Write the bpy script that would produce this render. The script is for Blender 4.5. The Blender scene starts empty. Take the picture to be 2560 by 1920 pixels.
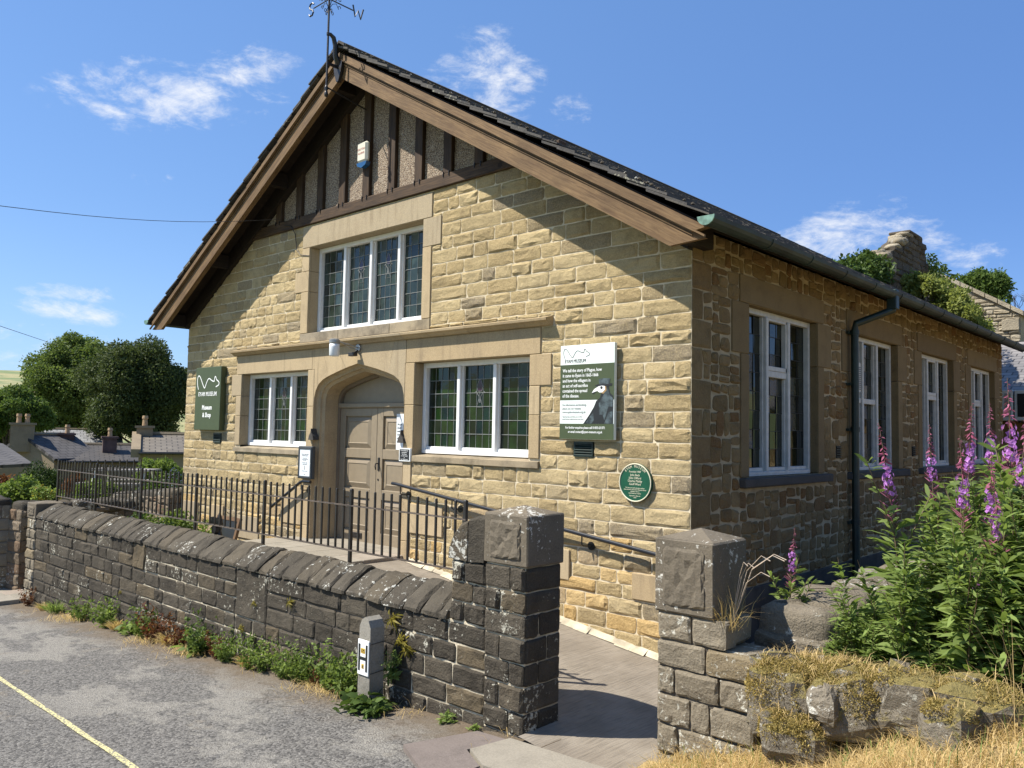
import bpy, math, random
import numpy as np
from mathutils import Vector, Matrix

# ------------------------------------------------------------------ camera, sky, sun, exposure
SC = bpy.context.scene
COL = SC.collection
CAMP = np.array([3.850, -6.585, 2.10])
FPX, YAW, PITCH, ROLL = 2035.24, -0.74643, 0.06057, 0.01877


def cam_axes():
    f = np.array([math.sin(YAW) * math.cos(PITCH), math.cos(YAW) * math.cos(PITCH), math.sin(PITCH)])
    r0 = np.array([math.cos(YAW), -math.sin(YAW), 0.0])
    u0 = np.cross(r0, f)
    r = r0 * math.cos(ROLL) + u0 * math.sin(ROLL)
    u = -r0 * math.sin(ROLL) + u0 * math.cos(ROLL)
    return r, u, f


CR, CU, CF = cam_axes()


def ray(px, py):
    return CF + CR * (px - 1280) / FPX - CU * (py - 960) / FPX


def at(px, py, axis, val):
    d = ray(px, py)
    return CAMP + d * ((val - CAMP[axis]) / d[axis])


def at_depth(px, py, dep):
    return CAMP + ray(px, py) * dep


cam = bpy.data.cameras.new('camera')
cam.sensor_width = 36
cam.lens = 36 * FPX / 2560
cam.clip_end = 5000
cam_ob = bpy.data.objects.new('camera', cam)
COL.objects.link(cam_ob)
cam_ob.matrix_world = Matrix(((CR[0], CU[0], -CF[0], CAMP[0]), (CR[1], CU[1], -CF[1], CAMP[1]),
                              (CR[2], CU[2], -CF[2], CAMP[2]), (0, 0, 0, 1)))
SC.camera = cam_ob

LIGHT = Vector((0.40, 0.47, -0.78)).normalized()
SUN_EL = math.asin(-LIGHT.z)
SUN_AZ = math.atan2(-LIGHT.x, -LIGHT.y)
sun = bpy.data.lights.new('sun', 'SUN')
sun.energy = 5.0
sun.angle = math.radians(0.53)
sun.color = (1.0, 0.945, 0.85)
sun_ob = bpy.data.objects.new('sun', sun)
COL.objects.link(sun_ob)
sun_ob.rotation_euler = LIGHT.to_track_quat('-Z', 'Y').to_euler()
sun_ob.location = (-30, -35, 60)

SC.view_settings.view_transform = 'Standard'
SC.view_settings.look = 'None'
SC.view_settings.exposure = 0.76
SC.view_settings.gamma = 1.0
SC.view_settings.use_curve_mapping = False
SC.render.engine = 'CYCLES'
SC.cycles.max_bounces = 6
SC.cycles.diffuse_bounces = 3
SC.cycles.transparent_max_bounces = 8
SC.cycles.use_denoising = True


# ------------------------------------------------------------------ node helper
class NT:
    def __init__(s, tree):
        s.t = tree
        s.n = tree.nodes
        s.l = tree.links

    def new(s, kind, **kw):
        nd = s.n.new(kind)
        for k, v in kw.items():
            if k.startswith('i_'):
                key = k[2:]
                key = int(key) if key.isdigit() else key.replace('_', ' ')
                if hasattr(v, 'node'):
                    s.l.new(v, nd.inputs[key])
                else:
                    nd.inputs[key].default_value = v
            else:
                setattr(nd, k, v)
        return nd

    def link(s, a, b):
        s.l.new(a, b)

    def math(s, op, a, b=None, c=None, clamp=False):
        nd = s.n.new('ShaderNodeMath')
        nd.operation = op
        nd.use_clamp = clamp
        for i, x in enumerate((a, b, c)):
            if x is None:
                continue
            if hasattr(x, 'node'):
                s.l.new(x, nd.inputs[i])
            else:
                nd.inputs[i].default_value = x
        return nd.outputs[0]

    def vmath(s, op, a, b=None):
        nd = s.n.new('ShaderNodeVectorMath')
        nd.operation = op
        for i, x in enumerate((a, b)):
            if x is None:
                continue
            if hasattr(x, 'node'):
                s.l.new(x, nd.inputs[i])
            else:
                nd.inputs[i].default_value = x
        return nd

    def step(s, x, a, b, lo=0.0, hi=1.0):
        nd = s.n.new('ShaderNodeMapRange')
        nd.interpolation_type = 'SMOOTHSTEP'
        s.l.new(x, nd.inputs[0])
        for i, v in zip((1, 2, 3, 4), (a, b, lo, hi)):
            nd.inputs[i].default_value = v
        return nd.outputs[0]

    def mix(s, fac, a, b, mode='MIX'):
        nd = s.n.new('ShaderNodeMix')
        nd.data_type = 'RGBA'
        nd.blend_type = mode
        nd.clamp_factor = True
        for i, x in ((0, fac), (6, a), (7, b)):
            if hasattr(x, 'node'):
                s.l.new(x, nd.inputs[i])
            elif i == 0:
                nd.inputs[0].default_value = x
            else:
                nd.inputs[i].default_value = (x[0], x[1], x[2], 1)
        return nd.outputs[2]

    def noise(s, vec, scale, detail=4, rough=0.55, dist=0.0):
        nd = s.n.new('ShaderNodeTexNoise')
        if vec is not None:
            s.l.new(vec, nd.inputs['Vector'])
        nd.inputs['Scale'].default_value = scale
        nd.inputs['Detail'].default_value = detail
        nd.inputs['Roughness'].default_value = rough
        nd.inputs['Distortion'].default_value = dist
        return nd.outputs[0]

    def scale(s, vec, v):
        return s.vmath('MULTIPLY', vec, v).outputs[0]

    def bump(s, h, strength, dist, normal=None):
        nd = s.n.new('ShaderNodeBump')
        nd.inputs['Strength'].default_value = strength
        nd.inputs['Distance'].default_value = dist
        s.l.new(h, nd.inputs['Height'])
        if normal is not None:
            s.l.new(normal, nd.inputs['Normal'])
        return nd.outputs[0]


# ------------------------------------------------------------------ world: clear blue sky with a few fair-weather clouds
world = bpy.data.worlds.new('World')
SC.world = world
world.use_nodes = True
w = NT(world.node_tree)
w.n.clear()
sky = w.new('ShaderNodeTexSky', sky_type='NISHITA', sun_disc=False, sun_elevation=SUN_EL, sun_rotation=SUN_AZ,
            altitude=250, air_density=1.0, dust_density=0.35, ozone_density=2.2)
tc = w.new('ShaderNodeTexCoord').outputs['Generated']
d_w = w.vmath('NORMALIZE', tc).outputs[0]
sep = w.new('ShaderNodeSeparateXYZ', i_0=d_w)
n1 = w.noise(w.scale(d_w, (1, 1, 2.4)), 10.0, 9, 0.66, 0.5)
n2 = w.noise(w.scale(d_w, (1, 1, 2.0)), 34.0, 8, 0.66, 0.4)
nn = w.math('ADD', w.math('MULTIPLY', n1, 0.62), w.math('MULTIPLY', n2, 0.38))
cover = None
# each cloud: a direction, half-width and half-height (as tangents), strength, tilt
CLOUDS = [((390, 240), .085, .034, .95, .14), ((600, 165), .07, .024, .7, .40), ((470, 250), .12, .022, .5, .10), ((1215, 235), .055, .060, 1.05, -.25),
          ((1415, 285), .026, .018, .7, .3), ((1140, 200), .04, .022, .7, 0.), ((375, 450), .02, .009, .6, .1),
          ((195, 733), .05, .009, .75, 0.), ((175, 780), .05, .012, .8, -.05), ((60, 835), .07, .013, .55, 0.),
          ((2130, 555), .06, .024, .75, .2), ((2050, 615), .08, .022, .85, 0.), ((2380, 640), .05, .018, .8, 0.),
          ((2230, 625), .07, .03, .9, 0.), ((430, 880), .05, .018, .6, 0.), ((90, 905), .09, .016, .5, 0.), ((590, 310), .04, .012, .5, 0.)]
dirs = []
for (px, py), sx, sy, st, tl in CLOUDS:
    dirs.append((Vector(ray(px, py)).normalized(), sx, sy, st, tl))
rngc = random.Random(4)
for k in range(26):   # the same fair-weather clouds go on round the rest of the sky
    az, el = rngc.uniform(-2.6, 2.6) + math.pi + YAW * -1, rngc.uniform(.12, .75)
    v = Vector((math.sin(az) * math.cos(el), math.cos(az) * math.cos(el), math.sin(el)))
    if v.dot(Vector(CF)) < .55:
        dirs.append((v, rngc.uniform(.05, .16), rngc.uniform(.02, .05), rngc.uniform(.7, 1), rngc.uniform(-.2, .3)))
for v, sx, sy, st, tl in dirs:
    r_ = v.cross(Vector((0, 0, 1))).normalized()
    u_ = r_.cross(v)
    r2 = r_ * math.cos(tl) + u_ * math.sin(tl)
    u2 = u_ * math.cos(tl) - r_ * math.sin(tl)
    a = w.math('DIVIDE', w.vmath('DOT_PRODUCT', d_w, tuple(r2)).outputs[1], sx)
    b = w.math('DIVIDE', w.vmath('DOT_PRODUCT', d_w, tuple(u2)).outputs[1], sy)
    e = w.math('ADD', w.math('MULTIPLY', a, a), w.math('MULTIPLY', b, b))
    front = w.math('GREATER_THAN', w.vmath('DOT_PRODUCT', d_w, tuple(v)).outputs[1], 0.3)
    m = w.math('MULTIPLY', w.step(e, 0.0, 2.2, st, 0.0), front)
    cover = m if cover is None else w.math('MAXIMUM', cover, m)
dens = w.step(w.math('ADD', w.math('MULTIPLY', cover, 0.55), w.math('MULTIPLY', w.math('SUBTRACT', nn, 0.53), 2.9)), 0.12, 0.95)
dens = w.math('MULTIPLY', dens, w.step(cover, 0.0, 0.25))
haze = w.step(sep.outputs['Z'], 0.0, 0.26, 0.26, 0.0)
skyc = w.mix(haze, sky.outputs[0], (5.2, 6.6, 8.2))
skyc = w.mix(0.30, skyc, (1.9, 4.0, 8.8))
# the sky is deepest opposite the sun
sdot = w.vmath('DOT_PRODUCT', d_w, tuple(-LIGHT)).outputs[1]
skyc = w.mix(1.0, skyc, w.mix(w.step(sdot, -0.55, 0.45), (0.50, 0.615, 0.80), (0.80, 0.88, 0.95)), 'MULTIPLY')
fin = w.mix(w.math('MULTIPLY', dens, 0.93), skyc, (6.6, 6.7, 6.9))
bg = w.new('ShaderNodeBackground', i_0=fin, i_1=0.091)
w.link(bg.outputs[0], w.new('ShaderNodeOutputWorld').inputs[0])

# ------------------------------------------------------------------ mesh helper
RNG = random.Random(11)


class MB:
    def __init__(s):
        s.v, s.f, s.t, s.mi = [], [], [], []
        s.tint = (.5, .5, .5)
        s.m = 0

    def add(s, verts, faces, tint=None):
        o = len(s.v)
        s.v.extend([tuple(p) for p in verts])
        s.f.extend([tuple(i + o for i in f) for f in faces])
        s.mi.extend([s.m] * len(faces))
        s.t.extend([tint or s.tint] * len(verts))
        return s

    def join(s, o):
        k = len(s.v)
        s.v += o.v
        s.f += [tuple(i + k for i in f) for f in o.f]
        s.t += o.t
        s.mi += o.mi
        return s

    def box(s, x0, x1, y0, y1, z0, z1, tint=None):
        v = [(x, y, z) for x in (x0, x1) for y in (y0, y1) for z in (z0, z1)]
        return s.add(v, [(0, 1, 3, 2), (4, 6, 7, 5), (0, 4, 5, 1), (2, 3, 7, 6), (0, 2, 6, 4), (1, 5, 7, 3)], tint)

    def cbox(s, x0, x1, y0, y1, z0, z1, c=.006, tint=None, jit=0.0):
        """box with chamfered edges"""
        lo, hi = (x0, y0, z0), (x1, y1, z1)
        v, idx = [], {}
        for sx in (0, 1):
            for sy in (0, 1):
                for sz in (0, 1):
                    sg = (sx, sy, sz)
                    for ax in range(3):
                        p = []
                        for k in range(3):
                            e = lo[k] if sg[k] == 0 else hi[k]
                            if k != ax:
                                e += c if sg[k] == 0 else -c
                            p.append(e + (RNG.uniform(-jit, jit) if jit else 0))
                        idx[(sx, sy, sz, ax)] = len(v)
                        v.append(p)
        F = []
        for ax in range(3):
            o1, o2 = (ax + 1) % 3, (ax + 2) % 3
            for s_ in (0, 1):
                q = []
                for (p1, p2) in ((0, 0), (1, 0), (1, 1), (0, 1)):
                    k = [0, 0, 0]
                    k[ax], k[o1], k[o2] = s_, p1, p2
                    q.append(idx[(*k, ax)])
                F.append(q if s_ else q[::-1])
            for a in (0, 1):
                for b in (0, 1):
                    k0, k1 = [0, 0, 0], [0, 0, 0]
                    k0[ax], k0[o1], k0[o2] = 0, a, b
                    k1[ax], k1[o1], k1[o2] = 1, a, b
                    q = [idx[(*k0, o1)], idx[(*k1, o1)], idx[(*k1, o2)], idx[(*k0, o2)]]
                    F.append(q if (a == b) else q[::-1])
        for sx in (0, 1):
            for sy in (0, 1):
                for sz in (0, 1):
                    q = [idx[(sx, sy, sz, 0)], idx[(sx, sy, sz, 1)], idx[(sx, sy, sz, 2)]]
                    F.append(q if (sx + sy + sz) % 2 else q[::-1])
        return s.add(v, F, tint)

    def tube(s, pts, r, n=8, cap=True, tint=None):
        pts = [Vector(p) for p in pts]
        rs = r if isinstance(r, (list, tuple)) else [r] * len(pts)
        v, F = [], []
        up = Vector((0, 0, 1))
        prev = None
        for i, p in enumerate(pts):
            d = (pts[min(i + 1, len(pts) - 1)] - pts[max(i - 1, 0)]).normalized()
            if prev is None:
                a = d.cross(up if abs(d.z) < .95 else Vector((0, 1, 0))).normalized()
            else:
                a = (prev - d * prev.dot(d)).normalized()
            prev = a
            b = d.cross(a)
            for k in range(n):
                t = 2 * math.pi * k / n
                v.append(p + (a * math.cos(t) + b * math.sin(t)) * rs[i])
        for i in range(len(pts) - 1):
            for k in range(n):
                k2 = (k + 1) % n
                F.append((i * n + k, i * n + k2, (i + 1) * n + k2, (i + 1) * n + k))
        if cap:
            F.append(tuple(range(n))[::-1])
            F.append(tuple((len(pts) - 1) * n + k for k in range(n)))
        return s.add(v, F, tint)

    def prism(s, poly, fn, d0, d1, tint=None):
        """poly [(a,b)], fn(a,b,d) -> xyz"""
        n = len(poly)
        v = [fn(a, b, d0) for a, b in poly] + [fn(a, b, d1) for a, b in poly]
        F = [tuple(range(n)), tuple(range(2 * n - 1, n - 1, -1))]
        F += [(i, i + n, (i + 1) % n + n, (i + 1) % n) for i in range(n)]
        return s.add(v, F, tint)

    def lathe(s, prof, c, n=12, tint=None):
        """prof [(r,z)] about vertical axis at c"""
        v, F = [], []
        for r, z in prof:
            for k in range(n):
                t = 2 * math.pi * k / n
                v.append((c[0] + r * math.cos(t), c[1] + r * math.sin(t), c[2] + z))
        for i in range(len(prof) - 1):
            for k in range(n):
                k2 = (k + 1) % n
                F.append((i * n + k, i * n + k2, (i + 1) * n + k2, (i + 1) * n + k))
        F.append(tuple(range(n))[::-1])
        F.append(tuple((len(prof) - 1) * n + k for k in range(n)))
        return s.add(v, F, tint)

    def disc(s, c, axis, r, th, n=20, tint=None):
        a = Vector(axis).normalized()
        return s.tube([Vector(c) - a * th / 2, Vector(c) + a * th / 2], r, n, True, tint)

    def build(s, name, mats, parent=None, smooth=False, **props):
        me = bpy.data.meshes.new(name)
        me.from_pydata(s.v, [], s.f)
        mats = mats if isinstance(mats, (list, tuple)) else [mats]
        for m in mats:
            me.materials.append(m)
        if len(mats) > 1:
            me.polygons.foreach_set('material_index', s.mi)
        ca = me.color_attributes.new('tint', 'FLOAT_COLOR', 'POINT')
        ca.data.foreach_set('color', np.c_[np.array(s.t, dtype=np.float32).reshape(-1, 3), np.ones(len(s.v), np.float32)].ravel())
        if smooth:
            me.polygons.foreach_set('use_smooth', [True] * len(me.polygons))
        me.update()
        return obj(name, me, parent, **props)


def obj(name, data, parent=None, **props):
    o = bpy.data.objects.new(name, data)
    COL.objects.link(o)
    if parent is not None:
        o.parent = parent
    for k, v in props.items():
        o[k] = v
    return o


def empty(name, label, category, group=None, loc=(0, 0, 0)):
    o = obj(name, None, None, label=label, category=category)
    o.location = loc
    o.empty_display_size = .1
    if group:
        o['group'] = group
    return o


def np_mesh(name, V, F, mats, parent=None, tint=None, smooth=False, **props):
    """V (n,3), F (m,k) arrays"""
    me = bpy.data.meshes.new(name)
    V = np.asarray(V, np.float32)
    F = np.asarray(F, np.int32)
    k = F.shape[1]
    me.vertices.add(len(V))
    me.vertices.foreach_set('co', V.ravel())
    me.loops.add(F.size)
    me.loops.foreach_set('vertex_index', F.ravel())
    me.polygons.add(len(F))
    me.polygons.foreach_set('loop_start', np.arange(0, F.size, k, dtype=np.int32))
    me.materials.append(mats)
    if tint is not None:
        ca = me.color_attributes.new('tint', 'FLOAT_COLOR', 'POINT')
        ca.data.foreach_set('color', np.c_[tint, np.ones(len(V))].astype(np.float32).ravel())
    if smooth:
        me.polygons.foreach_set('use_smooth', np.ones(len(F), bool))
    me.update(calc_edges=True)
    me.validate()
    return obj(name, me, parent, **props) if name else me


def rt(rng=RNG):
    return (rng.random(), rng.random(), rng.random())


# ------------------------------------------------------------------ materials
def mat_new(name):
    m = bpy.data.materials.new(name)
    m.use_nodes = True
    t = NT(m.node_tree)
    t.n.clear()
    out = t.new('ShaderNodeOutputMaterial')
    b = t.new('ShaderNodeBsdfPrincipled')
    t.link(b.outputs[0], out.inputs[0])
    t.pos = t.new('ShaderNodeNewGeometry').outputs['Position']
    t.b = b
    t.out = out
    return m, t


def tint_of(t):
    a = t.new('ShaderNodeAttribute', attribute_name='tint')
    s = t.new('ShaderNodeSeparateColor', i_0=a.outputs['Color'])
    return s.outputs[0], s.outputs[1], s.outputs[2]


def plain(name, col, rough=.6, metal=0.0, var=.12, scale=12, bump=.0, spec=.5, bscale=60):
    m, t = mat_new(name)
    n = t.noise(t.pos, scale, 4)
    f = t.step(n, .3, .7)
    c = t.mix(f, tuple(x * (1 - var) for x in col), tuple(min(1, x * (1 + var)) for x in col))
    t.link(c, t.b.inputs['Base Color'])
    t.b.inputs['Roughness'].default_value = rough
    t.b.inputs['Metallic'].default_value = metal
    t.b.inputs['Specular IOR Level'].default_value = spec
    if bump:
        t.link(t.bump(t.noise(t.pos, bscale, 5), bump, .01), t.b.inputs['Normal'])
    return m


def stone_mat(name, mid, light, dark, alt, bump=.6, bdist=.02, nscale=7, lichen=0.0, lich_col=(.55, .53, .46),
              soot=0.0, bscale=28, streak=0.0, altmin=.72, rough=0.0):
    """per-stone colour from the tint attribute, mottling, dark iron/soot patches, pale lichen, chiselled relief"""
    m, t = mat_new(name)
    tr, tg, tb = tint_of(t)
    c = t.mix(t.step(tr, .05, .95), mid, light)
    c = t.mix(t.step(tg, altmin, 1.0), c, alt)
    n = t.noise(t.pos, nscale, 6, .62)
    c = t.mix(t.math('MULTIPLY', t.step(n, .42, .75), .55), c, dark)
    fine = t.noise(t.pos, 75, 4, .6)
    c = t.mix(t.step(fine, .35, .7, .0, .35), c, tuple(x * 1.35 for x in light))
    c = t.mix(t.step(t.noise(t.pos, 140, 3), .5, .75, .0, .30), c, tuple(x * .5 for x in mid))
    if soot:
        s_ = t.noise(t.pos, 2.3, 5, .6)
        c = t.mix(t.math('MULTIPLY', t.step(s_, .45, .68), soot), c, tuple(x * .45 for x in dark))
    if streak:
        s_ = t.noise(t.scale(t.pos, (9, 9, .8)), 1.6, 5, .6)
        c = t.mix(t.math('MULTIPLY', t.step(s_, .5, .72), streak), c, tuple(x * .8 for x in dark))
    if lichen:
        l1 = t.noise(t.pos, 24, 6, .7, .4)
        l2 = t.noise(t.pos, 3.1, 3)
        lv = t.math('ADD', t.math('ADD', l1, t.math('MULTIPLY', t.math('SUBTRACT', l2, .5), .5)),
                    t.math('MULTIPLY', t.math('SUBTRACT', tb, .5), .16))
        c = t.mix(t.step(lv, .70 - .14 * lichen, .76 - .14 * lichen), c, lich_col)
    t.link(c, t.b.inputs['Base Color'])
    t.b.inputs['Roughness'].default_value = .92
    t.b.inputs['Specular IOR Level'].default_value = .2
    h = t.math('ADD', t.math('MULTIPLY', t.noise(t.pos, bscale, 7, .66, .3), .75), t.math('MULTIPLY', fine, .35))
    nb = t.bump(h, bump, bdist)
    if rough:
        hv = t.new('ShaderNodeTexVoronoi', i_Scale=30.0, feature='SMOOTH_F1')
        t.link(t.vmath('ADD', t.pos, t.vmath('SCALE', t.new('ShaderNodeTexNoise', i_Scale=30.0).outputs['Color']).outputs[0]).outputs[0], hv.inputs['Vector'])
        nb = t.bump(t.math('ADD', hv.outputs['Distance'], t.noise(t.pos, 60, 4, .7)), rough, .016, nb)
    t.link(nb, t.b.inputs['Normal'])
    return m


M = {}
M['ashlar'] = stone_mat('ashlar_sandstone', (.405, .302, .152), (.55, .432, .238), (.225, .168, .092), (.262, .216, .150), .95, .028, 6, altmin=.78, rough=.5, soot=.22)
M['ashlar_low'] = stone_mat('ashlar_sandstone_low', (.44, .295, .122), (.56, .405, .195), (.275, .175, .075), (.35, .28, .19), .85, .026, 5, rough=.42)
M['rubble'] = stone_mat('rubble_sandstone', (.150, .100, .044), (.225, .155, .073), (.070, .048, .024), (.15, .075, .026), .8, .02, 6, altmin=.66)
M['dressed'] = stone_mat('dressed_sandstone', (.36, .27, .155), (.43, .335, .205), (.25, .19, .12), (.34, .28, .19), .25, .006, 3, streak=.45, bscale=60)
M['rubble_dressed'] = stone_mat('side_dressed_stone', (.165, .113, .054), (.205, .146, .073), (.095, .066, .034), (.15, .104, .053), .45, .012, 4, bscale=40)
M['sill'] = stone_mat('weathered_sill', (.30, .24, .155), (.34, .28, .19), (.13, .11, .085), (.22, .19, .15), .4, .008, 5, soot=.6, bscale=60)
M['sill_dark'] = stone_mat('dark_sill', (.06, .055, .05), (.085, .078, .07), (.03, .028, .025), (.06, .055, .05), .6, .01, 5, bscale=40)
M['wall_dark'] = stone_mat('blackened_gritstone', (.052, .044, .033), (.092, .078, .058), (.024, .021, .017), (.13, .10, .06), .9, .03, 6,
                           lichen=.40, lich_col=(.44, .42, .34), soot=.35, bscale=22, altmin=.8)
M['cope'] = stone_mat('coping_gritstone', (.058, .050, .038), (.098, .084, .063), (.028, .025, .020), (.11, .09, .062), .9, .03, 6,
                      lichen=.42, lich_col=(.50, .49, .43), soot=.25, bscale=18)
M['post'] = stone_mat('gatepost_gritstone', (.17, .142, .10), (.235, .20, .145), (.09, .076, .056), (.20, .155, .09), .75, .025, 6, lichen=.78,
                      lich_col=(.50, .48, .40), bscale=26)
M['cap'] = stone_mat('cap_gritstone', (.125, .104, .075), (.16, .135, .10), (.065, .056, .043), (.15, .12, .08), .6, .014, 6, lichen=.22, bscale=34)
M['boulder_bare'] = stone_mat('boulder_gritstone', (.15, .125, .09), (.21, .18, .135), (.08, .07, .05), (.19, .17, .15), .9, .04, 5, lichen=.5, bscale=12)
m, t = mat_new('mossy_boulder')
nz = t.new('ShaderNodeSeparateXYZ', i_0=t.new('ShaderNodeNewGeometry').outputs['Normal']).outputs['Z']
n1 = t.noise(t.pos, 9, 6, .65)
n2 = t.noise(t.pos, 45, 5, .7)
c = t.mix(n2, (.12, .10, .07), (.26, .225, .17))
c = t.mix(t.step(t.noise(t.pos, 26, 5, .7), .58, .64), c, (.42, .40, .33))
mo = t.step(t.math('ADD', t.math('MULTIPLY', nz, .42), n1), .60, .72)
c = t.mix(mo, c, t.mix(n2, (.11, .085, .02), (.36, .29, .10)))
t.link(c, t.b.inputs['Base Color'])
t.b.inputs['Roughness'].default_value = .95
t.link(t.bump(t.math('ADD', t.math('MULTIPLY', mo, .5), t.math('ADD', n2, n1)), 1.0, .03), t.b.inputs['Normal'])
M['boulder'] = m
M['garden_wall'] = stone_mat('garden_wall_stone', (.15, .115, .075), (.21, .165, .115), (.07, .055, .04), (.16, .10, .06), .9, .03, 6, lichen=.2)
M['ruin'] = stone_mat('ruin_stone', (.30, .25, .17), (.38, .33, .24), (.17, .14, .10), (.26, .24, .2), .9, .04, 3, soot=.2)
M['ruin_dark'] = stone_mat('blackened_ruin_stone', (.085, .07, .052), (.13, .108, .08), (.045, .038, .03), (.12, .1, .07), .9, .04, 3, soot=.2)
M['far_stone'] = stone_mat('far_house_stone', (.20, .155, .10), (.27, .215, .14), (.12, .095, .065), (.17, .14, .1), .6, .03, 2, bscale=6)
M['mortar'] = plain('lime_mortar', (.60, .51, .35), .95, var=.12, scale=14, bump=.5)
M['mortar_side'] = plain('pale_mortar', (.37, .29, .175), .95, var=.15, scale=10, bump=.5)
M['mortar_dark'] = plain('dark_mortar', (.105, .09, .07), .95, var=.5, scale=3, bump=.6)
M['mortar_pale'] = plain('repointed_mortar', (.46, .40, .29), .95, var=.3, scale=6, bump=.6)
M['plinth'] = plain('cement_plinth', (.055, .048, .040), .95, var=.35, scale=4, bump=.4)
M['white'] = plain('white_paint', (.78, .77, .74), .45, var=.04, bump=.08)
M['shade_white'] = plain('shaded_white_paint', (.50, .485, .45), .55, var=.10, bump=.12)  # white paint with the shade of the side wall put into its colour
M['iron'] = plain('black_iron', (.018, .016, .015), .42, var=.4, bump=.15)
M['iron_rail'] = plain('worn_iron_rail', (.085, .066, .052), .55, var=.45, scale=30, bump=.2)
M['black_tube'] = plain('black_handrail', (.012, .012, .013), .28, var=.2)
M['taupe'] = plain('taupe_door_paint', (.25, .20, .135), .42, var=.05, bump=.04)
M['taupe_frame'] = plain('taupe_frame_paint', (.19, .147, .104), .5, var=.05)
M['copper'] = plain('green_gutter', (.014, .024, .019), .62, var=.5, scale=3, bump=.1)
M['copper_end'] = plain('green_gutter_end', (.12, .22, .17), .5, var=.35, scale=18)
M['pipe'] = plain('green_downpipe', (.007, .020, .016), .5, var=.3)
M['sign_green'] = plain('sign_green', (.052, .072, .028), .5, var=.05)
M['sign_edge'] = plain('sign_edge', (.024, .032, .014), .5)
M['plaque_green'] = plain('plaque_green', (.006, .075, .038), .35, var=.08)
M['cream'] = plain('cream_letter', (.72, .68, .50), .5, var=.03)
M['letter'] = plain('white_letter', (.82, .83, .80), .5, var=.02)
M['print_dark'] = plain('dark_print', (.045, .055, .05), .6)
M['print_grey'] = plain('grey_print', (.30, .33, .31), .6)
M['panel_white'] = plain('panel_white', (.78, .83, .78), .35, var=.03)
M['paper'] = plain('paper_white', (.74, .78, .80), .6, var=.03)
M['coat'] = plain('printed_coat', (.055, .075, .08), .5, var=.6, scale=20)
M['coat_dark'] = plain('printed_coat_dark', (.012, .014, .015), .5)
M['tan'] = plain('printed_tan', (.35, .22, .09), .5)
M['board_grey'] = plain('noticeboard_grey', (.045, .052, .058), .45)
M['galv'] = plain('galvanised', (.33, .34, .34), .4, .6, var=.2)
M['lamp_white'] = plain('opal_lamp', (.72, .75, .76), .25, var=.02)
M['alarm_white'] = plain('alarm_white', (.66, .62, .50), .4, var=.06)
M['alarm_blue'] = plain('alarm_blue', (.02, .09, .22), .25)
M['red_print'] = plain('faded_red_print', (.42, .14, .10), .5)
M['purple'] = plain('purple_glass', (.03, .01, .03), .1)
M['lead'] = plain('lead_came', (.20, .21, .20), .6, .0, var=.2)
M['lead_dark'] = plain('lead_came_dark', (.02, .02, .02), .6)
M['concrete'] = stone_mat('marker_concrete', (.24, .22, .18), (.30, .28, .24), (.12, .11, .09), (.2, .18, .14), .5, .012, 9, bscale=60, soot=.3)
M['yellow_tag'] = plain('yellow_tag', (.65, .42, .06), .4)
M['wood_pale'] = plain('pale_timber', (.36, .27, .17), .8, var=.2)
M['chimney_pot'] = plain('chimney_pot', (.36, .24, .13), .8)
M['brickish'] = plain('chimney_brick', (.10, .06, .05), .9, var=.3, scale=3)
M['flag'] = stone_mat('flagstone', (.235, .208, .162), (.29, .26, .208), (.16, .142, .112), (.31, .25, .2), .3, .006, 4, bscale=50, soot=.15)
M['flag_red'] = stone_mat('red_flagstone', (.15, .122, .105), (.19, .16, .14), (.09, .075, .065), (.17, .14, .12), .4, .008, 4, bscale=50)
M['wire'] = plain('overhead_wire', (.012, .012, .014), .6)
M['ac_white'] = plain('aircon_white', (.46, .48, .48), .5, var=.04)
M['dark'] = plain('dark_recess', (.008, .008, .008), .9)
M['soil'] = plain('soil', (.07, .05, .032), .95, var=.4, scale=5, bump=.6, bscale=20)
M['bark'] = plain('bark', (.075, .06, .045), .95, var=.4, scale=8, bump=.6, bscale=15)
M['wild'] = plain('straw_litter', (.35, .25, .11), .9, var=.5, scale=14, bump=.5)


def wood_mat(name, c1, c2, axis):
    m, t = mat_new(name)
    # axis: direction of the grain (unit vector) ; stretch along it
    ax = Vector(axis).normalized()
    d = t.vmath('DOT_PRODUCT', t.pos, tuple(ax)).outputs[1]
    sc = t.vmath('SCALE', tuple(ax))
    t.link(d, sc.inputs['Scale'])
    perp = t.vmath('SUBTRACT', t.pos, sc.outputs[0]).outputs[0]
    al = t.vmath('SCALE', sc.outputs[0])
    al.inputs['Scale'].default_value = .06
    v = t.vmath('ADD', perp, al.outputs[0]).outputs[0]
    g = t.noise(v, 38, 5, .65, 1.2)
    g2 = t.noise(v, 150, 3, .6)
    big = t.noise(t.pos, 2.2, 3)
    c = t.mix(t.step(g, .3, .7), c1, c2)
    c = t.mix(t.step(g2, .5, .8, 0, .5), c, tuple(x * .4 for x in c1))
    c = t.mix(t.step(big, .35, .7, 0, .45), c, tuple(x * .55 for x in c1))
    # knots
    vo = t.new('ShaderNodeTexVoronoi', i_Scale=2.3)
    al2 = t.vmath('SCALE', sc.outputs[0])
    al2.inputs['Scale'].default_value = .8
    t.link(t.vmath('ADD', perp, al2.outputs[0]).outputs[0], vo.inputs['Vector'])
    c = t.mix(t.step(vo.outputs['Distance'], .05, .10, .75, 0), c, tuple(x * .35 for x in c1))
    t.link(c, t.b.inputs['Base Color'])
    t.b.inputs['Roughness'].default_value = .7
    t.b.inputs['Specular IOR Level'].default_value = .3
    t.link(t.bump(g, .35, .006), t.b.inputs['Normal'])
    return m


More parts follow.
